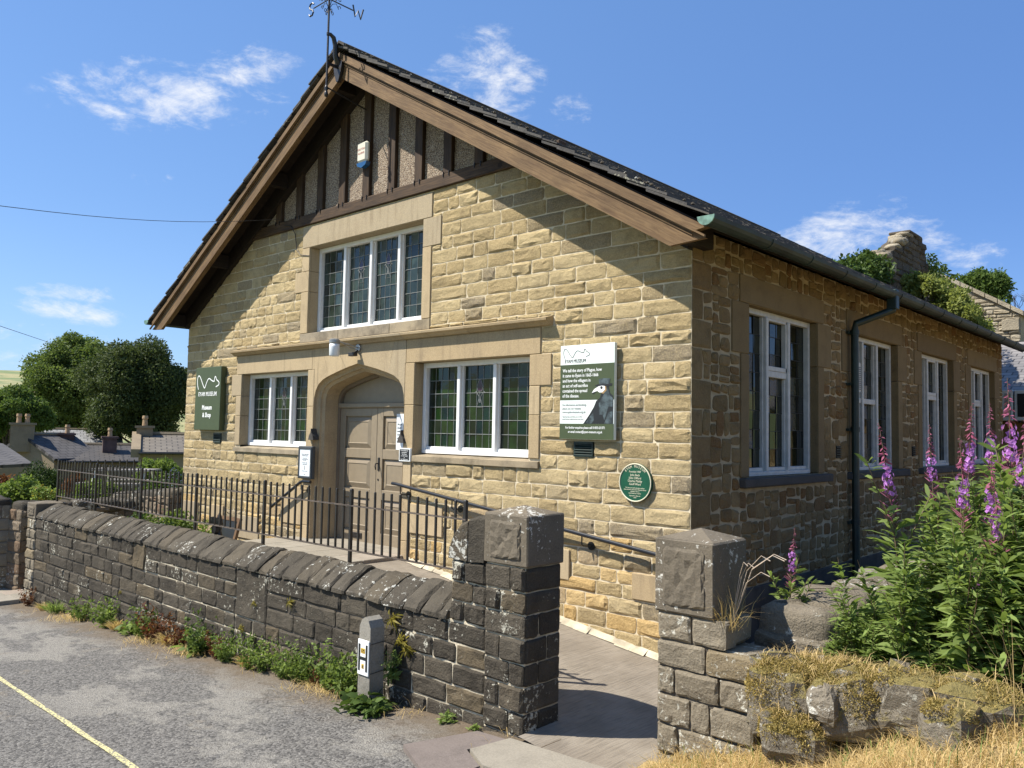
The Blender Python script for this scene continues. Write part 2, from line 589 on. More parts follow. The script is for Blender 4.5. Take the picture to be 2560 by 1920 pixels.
SL = .59   # roof slope (tan)
M['barge'] = wood_mat('brown_bargeboard', (.112, .062, .026), (.225, .140, .064), (1, 0, -SL))
M['barge_l'] = wood_mat('brown_bargeboard_left', (.112, .062, .026), (.225, .140, .064), (1, 0, SL))
M['timber'] = wood_mat('dark_timber', (.028, .016, .008), (.088, .050, .024), (0, 0, 1))
M['timber_h'] = wood_mat('dark_beam', (.032, .018, .009), (.10, .058, .028), (1, 0, 0))
M['soffit'] = wood_mat('dark_soffit', (.018, .012, .008), (.03, .02, .013), (0, 1, 0))
M['brown_frame'] = wood_mat('brown_frame', (.14, .08, .04), (.2, .12, .06), (0, 0, 1))
M['grey_timber'] = wood_mat('grey_timber', (.23, .2, .17), (.36, .33, .29), (1, 0, 0))

# roughcast (pebble-dash) panels
m, t = mat_new('pebble_dash')
vo = t.new('ShaderNodeTexVoronoi', i_Scale=85.0)
t.link(t.pos, vo.inputs['Vector'])
sx = t.new('ShaderNodeSeparateColor', i_0=vo.outputs['Color'])
c = t.mix(sx.outputs[0], (.28, .19, .12), (.62, .52, .39))
c = t.mix(t.step(vo.outputs['Distance'], .3, .75), c, (.12, .085, .06))
t.link(c, t.b.inputs['Base Color'])
t.b.inputs['Roughness'].default_value = .95
t.link(t.bump(t.math('SUBTRACT', 1.0, vo.outputs['Distance']), 1.0, .012), t.b.inputs['Normal'])
M['roughcast'] = m

# roof slates
M['slate'] = stone_mat('stone_slate', (.055, .052, .05), (.095, .088, .08), (.03, .028, .027), (.12, .105, .085), .6, .01, 8, lichen=.35,
                       lich_col=(.30, .29, .22), bscale=30)


def tiled_roof(name, c1, c2, row, wid, dirv, along):
    """far roof: courses run along `along`, rows step down dirv"""
    m, t = mat_new(name)
    a = t.math('DIVIDE', t.vmath('DOT_PRODUCT', t.pos, tuple(Vector(along).normalized())).outputs[1], wid)
    b = t.math('DIVIDE', t.vmath('DOT_PRODUCT', t.pos, tuple(Vector(dirv).normalized())).outputs[1], row)
    comb = t.new('ShaderNodeCombineXYZ', i_0=a, i_1=b)
    br = t.new('ShaderNodeTexBrick', i_Scale=1.0, i_Mortar_Size=.06, i_Brick_Width=1.0, i_Row_Height=1.0, i_Mortar_Smooth=.3)
    t.link(comb.outputs[0], br.inputs['Vector'])
    br.inputs['Color1'].default_value = (*c1, 1)
    br.inputs['Color2'].default_value = (*c2, 1)
    br.inputs['Mortar'].default_value = (*[x * .25 for x in c1], 1)
    n = t.noise(t.pos, 1.2, 4)
    c = t.mix(t.step(n, .4, .7, 0, .35), br.outputs[0], tuple(x * .6 for x in c1))
    t.link(c, t.b.inputs['Base Color'])
    t.b.inputs['Roughness'].default_value = .8
    t.link(t.bump(t.math('FRACT', b), .8, .06), t.b.inputs['Normal'])
    return m


def glass_mat(name, c1, c2, rough=.06):
    m, t = mat_new(name)
    tr, tg, tb = tint_of(t)
    c = t.mix(tr, c1, c2)
    c = t.mix(t.step(t.noise(t.pos, 5, 3), .4, .7, 0, .6), c, tuple(x * .3 for x in c1))
    t.link(c, t.b.inputs['Base Color'])
    t.b.inputs['Roughness'].default_value = rough
    t.b.inputs['Specular IOR Level'].default_value = .45
    # ripple: some panes are reeded
    wv = t.new('ShaderNodeTexWave', i_Scale=26.0, i_Distortion=5.0, bands_direction='Z')
    t.link(t.pos, wv.inputs['Vector'])
    amt = t.math('MULTIPLY', t.step(tg, .68, .72), wv.outputs['Fac'])
    h = t.math('ADD', amt, t.math('MULTIPLY', t.noise(t.pos, 9, 2), .5))
    t.link(t.bump(h, .25, .006), t.b.inputs['Normal'])
    return m


M['glass'] = glass_mat('green_leaded_glass', (.004, .010, .006), (.011, .036, .008))
M['glass_up'] = glass_mat('leaded_glass_reflection_tint', (.016, .025, .021), (.042, .062, .047))  # upper window: its grey-green reflection is painted into the base colour
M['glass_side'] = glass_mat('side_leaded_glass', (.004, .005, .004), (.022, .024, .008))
M['pane_far'] = plain('far_window_pane', (.03, .035, .04), .1)

# leaves
def leaf_mat(name, c1, c2, trans=.42, rough=.5):
    m, t = mat_new(name)
    tr, tg, tb = tint_of(t)
    c = t.mix(tr, c1, c2)
    c = t.mix(t.step(tg, .75, 1.0, 0, .6), c, tuple(min(1, x * 1.6) for x in c2))
    t.link(c, t.b.inputs['Base Color'])
    t.b.inputs['Roughness'].default_value = rough
    t.b.inputs['Specular IOR Level'].default_value = .14
    tl = t.new('ShaderNodeBsdfTranslucent')
    t.link(t.mix(.5, c, (c2[0] * 1.5, c2[1] * 1.6, c2[2] * .8)), tl.inputs[0])
    mx = t.new('ShaderNodeMixShader', i_0=trans)
    t.link(t.b.outputs[0], mx.inputs[1])
    t.link(tl.outputs[0], mx.inputs[2])
    t.link(mx.outputs[0], t.out.inputs[0])
    return m


M['leaf_mid'] = leaf_mat('leaf_mid_green', (.045, .080, .018), (.115, .165, .042), .35, .6)
M['leaf_ash'] = leaf_mat('leaf_ash_green', (.050, .080, .020), (.145, .190, .055), .38, .6)
M['leaf_hedge'] = leaf_mat('leaf_hedge', (.022, .042, .010), (.055, .085, .020), .2, .6)
M['leaf_light'] = leaf_mat('leaf_light_green', (.075, .125, .022), (.17, .22, .055))
M['leaf_dark'] = leaf_mat('leaf_dark_green', (.030, .046, .016), (.088, .112, .040), .28, .6)
M['leaf_elder'] = leaf_mat('leaf_elder', (.12, .16, .036), (.26, .28, .085))
M['leaf_ivy'] = leaf_mat('leaf_ivy', (.034, .066, .014), (.090, .135, .034), .25, .45)
M['leaf_weed'] = leaf_mat('leaf_willowherb', (.085, .130, .026), (.225, .290, .088))
M['leaf_red'] = leaf_mat('leaf_dark_red', (.07, .026, .014), (.17, .072, .034))
M['leaf_fern'] = leaf_mat('leaf_yellow_fern', (.14, .13, .02), (.26, .21, .04))
M['straw'] = leaf_mat('dry_grass', (.34, .235, .095), (.60, .45, .22), .3, .7)
M['straw_dark'] = leaf_mat('dry_moss', (.15, .11, .028), (.36, .28, .095), .2, .85)
M['petal'] = leaf_mat('magenta_petal', (.34, .10, .42), (.55, .26, .63), .4)
M['bud'] = leaf_mat('pink_bud', (.22, .05, .10), (.36, .12, .19), .2)
M['stem'] = plain('plant_stem', (.11, .075, .04), .7)
M['twig'] = plain('pale_twig', (.42, .34, .26), .8)
M['white_flower'] = leaf_mat('white_flower', (.6, .6, .5), (.8, .8, .7), .3)
M['blue_flower'] = leaf_mat('lilac_flower', (.16, .15, .35), (.3, .28, .55), .3)

# road: worn asphalt with pale smeared patches and coarse grit
m, t = mat_new('worn_asphalt')
grit = t.noise(t.pos, 120, 4, .7)
gv = t.new('ShaderNodeTexVoronoi', i_Scale=60.0)
t.link(t.pos, gv.inputs['Vector'])
gcol = t.new('ShaderNodeSeparateColor', i_0=gv.outputs['Color']).outputs[0]
c = t.mix(gcol, (.060, .057, .052), (.225, .212, .190))
c = t.mix(t.step(grit, .48, .66, 0, .75), c, (.045, .042, .040))
p1_ = t.noise(t.scale(t.pos, (.8, 1.3, 1)), 1.1, 9, .68, .15)
p2_ = t.noise(t.pos, 6.5, 6, .7)
sp = t.new('ShaderNodeSeparateXYZ', i_0=t.pos)
nearwall = t.step(sp.outputs['Y'], -4.5, -3.7)
pm_ = t.math('ADD', t.math('MULTIPLY', p1_, .86), t.math('MULTIPLY', p2_, .14))
patch = t.math('MULTIPLY', t.math('MULTIPLY', t.step(pm_, .495, .56), nearwall), t.step(grit, .42, .62, 1.0, 0.0))
c = t.mix(t.math('MULTIPLY', patch, .95), c, (.31, .29, .25))
c = t.mix(t.math('MULTIPLY', t.step(t.noise(t.pos, 2.3, 6, .7), .58, .68), .4), c, (.24, .20, .145))
c = t.mix(t.math('MULTIPLY', t.step(t.math('ADD', sp.outputs['Y'], t.math('MULTIPLY', t.noise(t.pos, 3.5, 6, .7), .9)), -2.5, -1.75), .85), c, (.135, .098, .060))
t.link(c, t.b.inputs['Base Color'])
t.b.inputs['Roughness'].default_value = .9
t.b.inputs['Specular IOR Level'].default_value = .25
hh = t.math('MULTIPLY', t.math('ADD', t.math('SUBTRACT', 1., gv.outputs['Distance']), grit), t.math('SUBTRACT', 1.0, t.math('MULTIPLY', patch, .6)))
t.link(t.bump(hh, .6, .009), t.b.inputs['Normal'])
M['road'] = m

m, t = mat_new('worn_yellow_line')
grit = t.noise(t.pos, 60, 5, .7)
c = t.mix(t.step(grit, .47, .55), (.60, .54, .25), (.16, .15, .13))
t.link(c, t.b.inputs['Base Color'])
t.b.inputs['Roughness'].default_value = .85
t.link(t.bump(grit, .6, .008), t.b.inputs['Normal'])
M['yellow'] = m

# ramp: brushed concrete, brush marks across the ramp
m, t = mat_new('brushed_concrete')
br = t.noise(t.vmath('ADD', t.scale(t.pos, (60, 4, 4)), t.scale(t.pos, (0, 0, 0))).outputs[0], 1.0, 4, .6)
n = t.noise(t.pos, 3, 5)
c = t.mix(t.step(n, .3, .7), (.20, .168, .128), (.27, .232, .182))
c = t.mix(t.step(br, .45, .7, 0, .4), c, (.11, .092, .07))
t.link(c, t.b.inputs['Base Color'])
t.b.inputs['Roughness'].default_value = .9
t.link(t.bump(br, .8, .012), t.b.inputs['Normal'])
M['ramp'] = m

# ground: rough dry meadow, far fields
m, t = mat_new('meadow_ground')
n = t.noise(t.pos, .035, 4)
n2 = t.noise(t.pos, .9, 5)
c = t.mix(t.step(n, .42, .58), (.30, .27, .12), (.12, .17, .055))
c = t.mix(t.step(n2, .4, .7, 0, .5), c, (.17, .15, .06))
t.link(c, t.b.inputs['Base Color'])
t.b.inputs['Roughness'].default_value = .95
t.link(t.bump(n2, .5, .1), t.b.inputs['Normal'])
M['ground'] = m
M['verge'] = plain('dry_verge_soil', (.30, .22, .10), .95, var=.35, scale=9, bump=.7, bscale=40)


# ------------------------------------------------------------------ ground, road, ramp
def sstep(a, b, x):
    t = np.clip((np.asarray(x, float) - a) / (b - a), 0, 1)
    return t * t * (3 - 2 * t)


def road_z(x):
    return np.where(np.asarray(x) < 0, -.03 + .063 * np.asarray(x), -.03 + .05 * np.asarray(x)) * 1.0


def ground_z(x, y):
    x, y = np.broadcast_arrays(np.asarray(x, float), np.asarray(y, float))
    zx = np.interp(x, [-2500, -900, -680, -420, -130, -60, -32, -20, -11, 0, 20, 100, 400, 2500],
                   [60, 44, 33, 14, -4, -5.6, -5.0, -2.6, -1.0, -.3, .5, 5, 26, 90])
    z = zx + np.maximum(0, np.abs(y) - 60) / 400 * 20 * np.clip(1 - np.abs(y) / 4000, .3, 1)
    site = sstep(-12.5, -11, x) * (1 - sstep(14, 18, x)) * sstep(-12, -9, y) * (1 - sstep(13, 18, y))
    z = z - .9 * site
    roadm = sstep(-12, -9.5, y) * (1 - sstep(-2.6, -1.9, y)) * (1 - sstep(-60, -45, -np.abs(x + 10)) * 0)
    near = sstep(-70, -50, x) * (1 - sstep(40, 60, x))
    z = np.where(near * roadm > 0, np.minimum(z, road_z(x) - .25) * (near * roadm) + z * (1 - near * roadm), z)
    und = np.sin(x * .011 + 1) * np.cos(y * .013) * 3 * sstep(100, 400, np.hypot(x, y))
    return z + und


gx = np.unique(np.concatenate([np.linspace(-2500, -200, 30), np.linspace(-200, -40, 40), np.linspace(-40, 20, 110), np.linspace(20, 200, 30),
                               np.linspace(200, 2500, 24)]))
gy = np.unique(np.concatenate([np.linspace(-2500, -200, 24), np.linspace(-200, -20, 30), np.linspace(-20, 30, 90), np.linspace(30, 200, 30),
                               np.linspace(200, 2500, 24)]))
X, Y = np.meshgrid(gx, gy, indexing='ij')
V = np.c_[X.ravel(), Y.ravel(), ground_z(X, Y).ravel()]
ny = len(gy)
I, J = np.meshgrid(np.arange(len(gx) - 1), np.arange(ny - 1), indexing='ij')
q = (I * ny + J).ravel()
np_mesh('ground', V, np.c_[q, q + ny, q + ny + 1, q + 1], M['ground'], smooth=True, kind='structure')


def sheet(name, xs, ys, zf, mat, noise=0.0, seed=1, mask=None, **props):
    X, Y = np.meshgrid(xs, ys, indexing='ij')
    Z = zf(X, Y)
    if noise:
        Z = Z + np.random.default_rng(seed).normal(0, noise, Z.shape)
    n = len(ys)
    I, J = np.meshgrid(np.arange(len(xs) - 1), np.arange(n - 1), indexing='ij')
    if mask is not None:
        k = mask((X[:-1, :-1] + X[1:, 1:]) / 2, (Y[:-1, :-1] + Y[1:, 1:]) / 2)
        I, J = I[k], J[k]
    q = (I * n + J).ravel()
    return np_mesh(name, np.c_[X.ravel(), Y.ravel(), Z.ravel()], np.c_[q, q + n, q + n + 1, q + 1], mat, smooth=True, **props)


def road_edge(x):
    return np.where(np.asarray(x) < .15, -2.12, np.where(np.asarray(x) < .9, -2.7, -3.3))


sheet('road', np.linspace(-60, 45, 240), np.linspace(-10.5, -2.05, 50), lambda x, y: road_z(x) + .003 * np.sin(x * 1.3 + y),
      M['road'], .0008, kind='structure', mask=lambda x, y: (x < .1) | (y < -2.78))
YL = np.linspace(-22, 9, 200)
mb = MB()
for lane, y0 in ((0, -4.02), (1, -4.28)):
    for i in range(len(YL) - 1):
        a, b = YL[i], YL[i + 1]
        if lane == 1 and a > -4.75:
            continue
        wob = lambda x: .004 * math.sin(x * 5.1)
        yy = lambda x: y0 - .055 * (max(x, -9) + 5.2)
        za, zb = float(road_z(a)) + .008, float(road_z(b)) + .008
        mb.add([(a, yy(a) - .021 + wob(a), za), (b, yy(b) - .021 + wob(b), zb), (b, yy(b) + .021 + wob(b * 1.1), zb), (a, yy(a) + .021 + wob(a * 1.1), za)],
               [(0, 1, 2, 3)])
mb.build('road_marking', M['yellow'], None, kind='structure')


def ramp_z(x, y):
    z = np.clip(.05 + (-.37 - x) * .132, -.05, .575)
    return z + .16 * np.clip(y + .3, 0, 3) * sstep(-.1, .3, x)


sheet('ramp', np.linspace(-4.02, 1.75, 50), np.linspace(-2.72, 6, 60), ramp_z, M['ramp'], .0015, kind='structure',
      mask=lambda x, y: ((y < .02) & (y > -1.86) & (x < 0)) | ((x > -.02) & (y > -2.2)) | ((x > -.02) & (x < 1.12) & (y > -2.3)))
# paving in the gateway: stone threshold slabs
pav = obj('gateway_paving', None, None, kind='structure')
for (pts, mt) in (([(-.04, -2.33), (1.10, -2.29), (1.14, -2.78), (.16, -2.80), (-.10, -2.66)], 'flag'), ([(-.32, -2.37), (-.06, -2.35), (-.12, -2.67), (.14, -2.81), (.13, -3.2), (-.5, -2.9)], 'flag_red'),
                  ([(.16, -2.82), (1.15, -2.80), (1.2, -3.3), (.15, -3.21)], 'flag_red')):
    MB().prism(pts, lambda a, b, d: (a, b, d - .012 + .02 * a), -.14, .012 if mt == 'flag' else .004, rt()).build('paving_slab', M[mt], pav)
# pavement by the far end of the wall
pv = obj('pavement', None, None, kind='structure')
for i in range(6):
    for j in range(2):
        x0 = -13.6 + i * .52
        MB().cbox(x0, x0 + .51, -2.75 + j * .46, -2.30 + j * .46, float(road_z(x0)) - .1, float(road_z(x0 + .25)) + .085, .006, rt()).build('paving_slab', M['flag'], pv)


# ------------------------------------------------------------------ stone builders
def block(mb, fr, u0, u1, v0, v1, out, back, rng, nu=4, nv=3, edge=.006, clamp=None, tint=None, flat=False):
    """rock-faced block on a wall frame fr(u,v,w)->xyz; w outward. Sharp margin, broken face"""
    g = .0068
    u0 += g
    u1 -= g
    v0 += g
    v1 -= g
    if u1 - u0 < .02 or v1 - v0 < .02:
        return False
    P = {}
    verts, faces = [], []
    tlt, tlv = rng.uniform(-.3, .3), rng.uniform(-.3, .4)
    LU, LV = u1 - u0, v1 - v0
    ins = min(.016 if flat else .026, LU * .25, LV * .25)
    ca = [0, ins / LU] + [ins / LU + (1 - 2 * ins / LU) * k / (nu - 2) for k in range(1, nu - 2)] + [1 - ins / LU, 1]
    cb = [0, ins / LV] + [ins / LV + (1 - 2 * ins / LV) * k / (nv - 2) for k in range(1, nv - 2)] + [1 - ins / LV, 1]
    amp = .22 if flat else .32
    chip = rng.randrange(16)
    for i in range(nu + 1):
        for j in range(nv + 1):
            a, b = ca[i], cb[j]
            rim = i in (0, nu) or j in (0, nv)
            uu = u0 + LU * a
            vv = v0 + LV * b
            if rim:
                w = rng.uniform(.0005, edge)
                uu += rng.uniform(-.004, .004)
                vv += rng.uniform(-.004, .004)
                if i in (0, nu) and j in (0, nv):
                    k_ = .0015 + .014 * rng.random() ** 4
                    uu += k_ if i == 0 else -k_
                    vv += k_ if j == 0 else -k_
            else:
                w = out * (.75 + tlt * (a - .5) + tlv * (b - .5)) + rng.uniform(-1, 1) * amp * out
                uu += rng.uniform(-.3, .3) * (LU / nu if i not in (1, nu - 1) else ins)
                vv += rng.uniform(-.3, .3) * (LV / nv if j not in (1, nv - 1) else ins)
                if (i * 5 + j * 3) % 16 == chip:
                    w *= .35
            if clamp:
                vv = min(vv, clamp(uu))
            P[i, j] = len(verts)
            verts.append(fr(uu, vv, w))
    for i in range(nu):
        for j in range(nv):
            qd = (P[i, j], P[i + 1, j], P[i + 1, j + 1], P[i, j + 1])
            if rng.random() < .5:
                faces += [(qd[0], qd[1], qd[2]), (qd[0], qd[2], qd[3])]
            else:
                faces += [(qd[0], qd[1], qd[3]), (qd[1], qd[2], qd[3])]
    ring = [(i, 0) for i in range(nu)] + [(nu, j) for j in range(nv)] + [(i, nv) for i in range(nu, 0, -1)] + [(0, j) for j in range(nv, 0, -1)]
    rb = []
    for (i, j) in ring:
        uu = u0 + LU * ca[i]
        vv = v0 + LV * cb[j]
        if clamp:
            vv = min(vv, clamp(uu))
        rb.append(len(verts))
        verts.append(fr(uu, vv, -back))
    for k in range(len(ring)):
        k2 = (k + 1) % len(ring)
        faces.append((P[ring[k2]], P[ring[k]], rb[k], rb[k2]))
    mb.add(verts, faces, tint or (rng.random(), rng.random(), rng.random()))
    return True


def poly_stone(mb, fr, poly, out, back, rng, tint=None):
    """irregular rubble stone: polygon outline, domed and broken face"""
    n = len(poly)
    cu = sum(p[0] for p in poly) / n
    cv = sum(p[1] for p in poly) / n
    verts, faces = [], []
    for k, (u, v) in enumerate(poly):
        verts.append(fr(u, v, -back))
    for k, (u, v) in enumerate(poly):
        verts.append(fr(u, v, rng.uniform(.0, .004)))
    for k, (u, v) in enumerate(poly):
        f = rng.uniform(.60, .78)
        verts.append(fr(cu + (u - cu) * f, cv + (v - cv) * f, out * rng.uniform(.5, 1.25)))
    verts.append(fr(cu, cv, out * rng.uniform(.6, 1.2)))
    for k in range(n):
        k2 = (k + 1) % n
        faces.append((k, k2, n + k2, n + k))
        faces.append((n + k, n + k2, 2 * n + k2, 2 * n + k))
        faces.append((2 * n + k, 2 * n + k2, 3 * n))
    mb.add(verts, faces, tint or (rng.random(), rng.random(), rng.random()))


def round_quad(c, rng, gap=.009, rnd=.22, sub=2):
    """shrink and round an irregular quad (list of 4 corners ccw)"""
    cx = sum(p[0] for p in c) / 4
    cy = sum(p[1] for p in c) / 4
    out = []
    for i in range(4):
        p0, p1, p2 = c[i - 1], c[i], c[(i + 1) % 4]
        def sh(p):
            dx, dy = cx - p[0], cy - p[1]
            l = math.hypot(dx, dy) + 1e-6
            return (p[0] + dx / l * gap * 1.3, p[1] + dy / l * gap * 1.3)
        p0, p1, p2 = sh(p0), sh(p1), sh(p2)
        r1, r2 = rnd * rng.uniform(.5, 1.2), rnd * rng.uniform(.5, 1.2)
        a = (p1[0] + (p0[0] - p1[0]) * r1, p1[1] + (p0[1] - p1[1]) * r1)
        b = (p1[0] + (p2[0] - p1[0]) * r2, p1[1] + (p2[1] - p1[1]) * r2)
        m = ((a[0] + b[0] + 1.3 * p1[0]) / 3.3, (a[1] + b[1] + 1.3 * p1[1]) / 3.3)
        out += [a, m, b]
    return out


def free_spans(u0, u1, v0, v1, holes):
    """split a course into pieces clear of the holes: (ua, ub, va, vb)"""
    cuts = {u0, u1}
    for h in holes:
        for e in (h[0], h[1]):
            if u0 < e < u1:
                cuts.add(e)
    cuts = sorted(cuts)
    res = []
    for a, b in zip(cuts, cuts[1:]):
        mid = (a + b) / 2
        lo, hi = v0, v1
        for h in holes:
            if h[0] < mid < h[1]:
                if h[2] <= lo + 1e-6 and h[3] >= hi - 1e-6:
                    lo = hi
                elif h[2] <= lo < h[3]:
                    lo = max(lo, h[3])
                elif h[2] < hi <= h[3]:
                    hi = min(hi, h[2])
                elif h[2] >= lo and h[3] <= hi:
                    if h[2] - lo > hi - h[3]:
                        hi = h[2]
                    else:
                        lo = h[3]
        if hi - lo > .045:
            if res and abs(res[-1][1] - a) < 1e-6 and abs(res[-1][2] - lo) < 1e-6 and abs(res[-1][3] - hi) < 1e-6:
                res[-1] = (res[-1][0], b, lo, hi)
            else:
                res.append((a, b, lo, hi))
    return res


def split_len(L, lo, hi, rng):
    out = []
    rem = L
    while rem > hi * 1.15:
        x = rng.uniform(lo, hi)
        if rng.random() < .14:
            x = rng.uniform(hi, hi * 1.5)
        if rem - x < lo:
            break
        out.append(x)
        rem -= x
    if rem > hi * 1.3:
        out += [rem / 2, rem / 2]
    else:
        out.append(rem)
    rng.shuffle(out)
    return out


def courses(z0, z1, h, rng, var=.12):
    n = max(1, round((z1 - z0) / h))
    hs = [1 + rng.uniform(-var, var) for _ in range(n)]
    s = (z1 - z0) / sum(hs)
    zs = [z0]
    for k in hs:
        zs.append(zs[-1] + k * s)
    zs[-1] = z1
    return list(zip(zs, zs[1:]))


def place_stones(items, parent, name, stuff_name, limit=290):
    """items: (size, MB, material). Largest in view become objects of their own, the rest one joined part"""
    items.sort(key=lambda x: -x[0])
    for sz, mb, mt in items[:limit]:
        mb.build(name, mt, parent)
    rest = {}
    for sz, mb, mt in items[limit:]:
        rest.setdefault(mt.name, (mt, MB()))[1].join(mb)
    if rest:
        J = MB()
        mats = []
        for mt, b in rest.values():
            k = len(mats)
            mats.append(mt)
            b.mi = [k] * len(b.f)
            J.join(b)
        J.build(stuff_name, mats, parent, kind='stuff')


def view_size(c, area, n):
    d = np.array(c) - CAMP
    L = np.linalg.norm(d)
    ang = np.degrees(math.acos(np.clip(d @ CF / L, -1, 1)))
    return (area * abs(d @ np.array(n)) / L ** 3) if ang < 40 else 0


# ------------------------------------------------------------------ the stone hall
hall = empty('museum_hall', 'gabled sandstone village hall with leaded windows, brown bargeboards and an arched double door', 'building')
CX = -5.0                                   # ridge line
ROOF_TOP = lambda x: 7.21 - SL * abs(x - CX)
LOW = lambda x: 6.75 - SL * abs(x - CX)     # lower edge of the bargeboards
FW = lambda u, v, w_: (u, -w_, v)           # frame of the front wall (faces -y)
SW = lambda u, v, w_: (w_, u, v)            # frame of the side wall (faces +x)

# dressed areas on the front (u0,u1,v0,v1), then openings
HOLES = [(-8.245, -6.02, 1.735, 3.25), (-4.09, -1.82, 1.735, 3.25), (-6.25, -3.90, -.3, 3.25), (-8.245, -1.82, 2.955, 3.25),
         (-6.47, -3.62, 3.39, 5.06), (-8.30, -1.64, 3.25, 3.345), (-1.83, -1.665, 2.615, 2.89), (-8.40, -8.24, 2.615, 2.89),
         (-3.63, -3.45, 4.385, 4.70), (-6.64, -6.46, 4.10, 4.40),
         (-1.345, -1.105, 1.885, 2.02), (-8.93, -8.69, 1.865, 2.005)]
OPEN = [(-8.085, -6.22, 1.80, 2.955), (-3.876, -1.975, 1.80, 2.955), (-6.28, -3.785, 3.49, 4.745), (-6.05, -4.06, -.3, 2.99)]
# backing (mortar) with openings
us = sorted({-10.0, 0.0, *[o[0] for o in OPEN], *[o[1] for o in OPEN]})
vs = sorted({-.4, 3.9, 5.09, *[o[2] for o in OPEN if o[2] > -.2], *[o[3] for o in OPEN]})
mb = MB()
for a, b in zip(us, us[1:]):
    for c0, c1 in zip(vs, vs[1:]):
        mu, mv = (a + b) / 2, (c0 + c1) / 2
        if any(o[0] < mu < o[1] and o[2] < mv < o[3] for o in OPEN):
            continue
        n = max(1, int((b - a) / .2))
        for k in range(n):
            p, q_ = a + (b - a) * k / n, a + (b - a) * (k + 1) / n
            top = lambda x: min(c1, LOW(x) + .3)
            if top(p) < c0 and top(q_) < c0:
                continue
            mb.add([(p, .0015, c0), (q_, .0015, c0), (q_, .0015, max(c0, top(q_))), (p, .0015, max(c0, top(p)))], [(0, 1, 2, 3)])
front = mb.build('front_wall', M['mortar'], hall)
items = []
rng = random.Random(3)
clampf = lambda x: LOW(x) + .16
for c0, c1 in courses(-.22, 1.735, .150, rng) + courses(1.735, 3.25, .150, rng) + courses(3.25, 5.09, .150, rng):
    for (a, b, lo, hi) in free_spans(-10, 0, c0, c1, HOLES):
        u = a
        for L in split_len(b - a, .17, .46, rng):
            if lo < max(clampf(u), clampf(u + L)) - .03:
                s = MB()
                mt = M['ashlar_low'] if rng.random() < max(0, (1.25 - lo) / 1.25) * .85 and lo < 1.2 else M['ashlar']
                out = rng.uniform(.008, .019) if rng.random() < .85 else rng.uniform(.02, .036)
                if block(s, FW, u, u + L, lo, hi, out, .03, rng, 5, 4, .005, clampf):
                    items.append((view_size((u + L / 2, 0, lo), L * (hi - lo), (0, 1, 0)), s, mt))
            u += L
place_stones(items, front, 'stone', 'stone_infill', 295)

# dressed stonework of the front: each stone its own part
def dress(x0, x1, z0, z1, y0=-.018, y1=.20, name='dressed_stone', mat='dressed', c=.005):
    return MB().cbox(x0 + .0025, x1 - .0025, y0, y1, z0 + .0025, z1 - .0025, c, rt()).build(name, M[mat], hall)


def sill(x0, x1, z0, z1, y0=-.035, y1=.20, mat='sill', fr=None):
    fr = fr or (lambda u, y, z: (u, y, z))
    v = [fr(x, y, z) for x in (x0, x1) for (y, z) in ((y0, z0), (y1, z0), (y1, z1), (y0 + .015, z1 - .03), (y0, z1 - .035))]
    f = [(0, 1, 2, 3, 4), (9, 8, 7, 6, 5)] + [(i, i + 5, (i + 1) % 5 + 5, (i + 1) % 5) for i in range(5)]
    return MB().add(v, f, rt()).build('sill', M[mat], hall)


for (x0, x1, o0, o1, s) in ((-8.245, -6.05, -8.085, -6.22, -1), (-4.06, -1.82, -3.876, -1.975, 1)):
    # jamb stones
    for z0, z1 in ((1.835, 2.30), (2.30, 2.615), (2.615, 2.955)):
        if s < 0:
            dress(x0 if z0 != 2.615 else x0 - .15, o0, z0, z1, -.018 if z0 != 2.615 else -.016)
        else:
            dress(o1, x1 if z0 != 2.615 else x1 + .155, z0, z1)
    sill(x0 if s < 0 else o0 + .01, o1 if s < 0 else x1, 1.735, 1.835)
    dress(x0 if s < 0 else -4.045, -6.11 if s < 0 else x1, 2.955, 3.25)
    sc = MB()
# piers of stone between the windows and the arch
for z0, z1 in ((1.73, 2.43), (2.43, 2.955)):
    dress(-6.22, -6.052, z0, z1)
    dress(-4.058, -3.876, z0, z1)
for z0, z1 in ((-.1, .75), (.75, 1.28), (1.28, 1.73)):
    dress(-6.25, -6.052, z0, z1)
    dress(-4.058, -3.90, z0, z1)
for k, (x0, x1, z0, z1) in enumerate(((-3.90, -3.30, .86, 1.22), (-1.90, -1.38, .62, .93), (-.62, -.2, .55, .80), (-9.9, -9.35, .35, .85), (-8.9, -8.5, .33, .85), (-8.05, -7.4, .4, .75), (-6.8, -6.25, .74, 1.28))):
    dress(x0, x1, z0, z1, -.026, .02)
# arch: three voussoirs, then the moulded reveal
HALF = [(.995, 2.43), (.988, 2.55), (.955, 2.655), (.885, 2.745), (.78, 2.808), (.66, 2.848), (.44, 2.905), (.22, 2.955), (0, 2.995)]
AC = -5.055
ARCH = [(AC - a, z) for a, z in HALF] + [(AC + a, z) for a, z in HALF[::-1][1:]]


def voussoir(pts, top):
    v, f = [], []
    poly = pts + top
    n = len(poly)
    v = [(x, -.018, z) for x, z in poly] + [(x, .12, z) for x, z in poly]
    from mathutils.geometry import tessellate_polygon
    tri = tessellate_polygon([[Vector((x, z, 0)) for x, z in poly]])
    f = [tuple(t_) for t_ in tri] + [tuple(i + n for i in t_[::-1]) for t_ in tri] + [(i, (i + 1) % n, (i + 1) % n + n, i + n) for i in range(n)]
    MB().add(v, f, rt()).build('arch_stone', M['dressed'], hall)


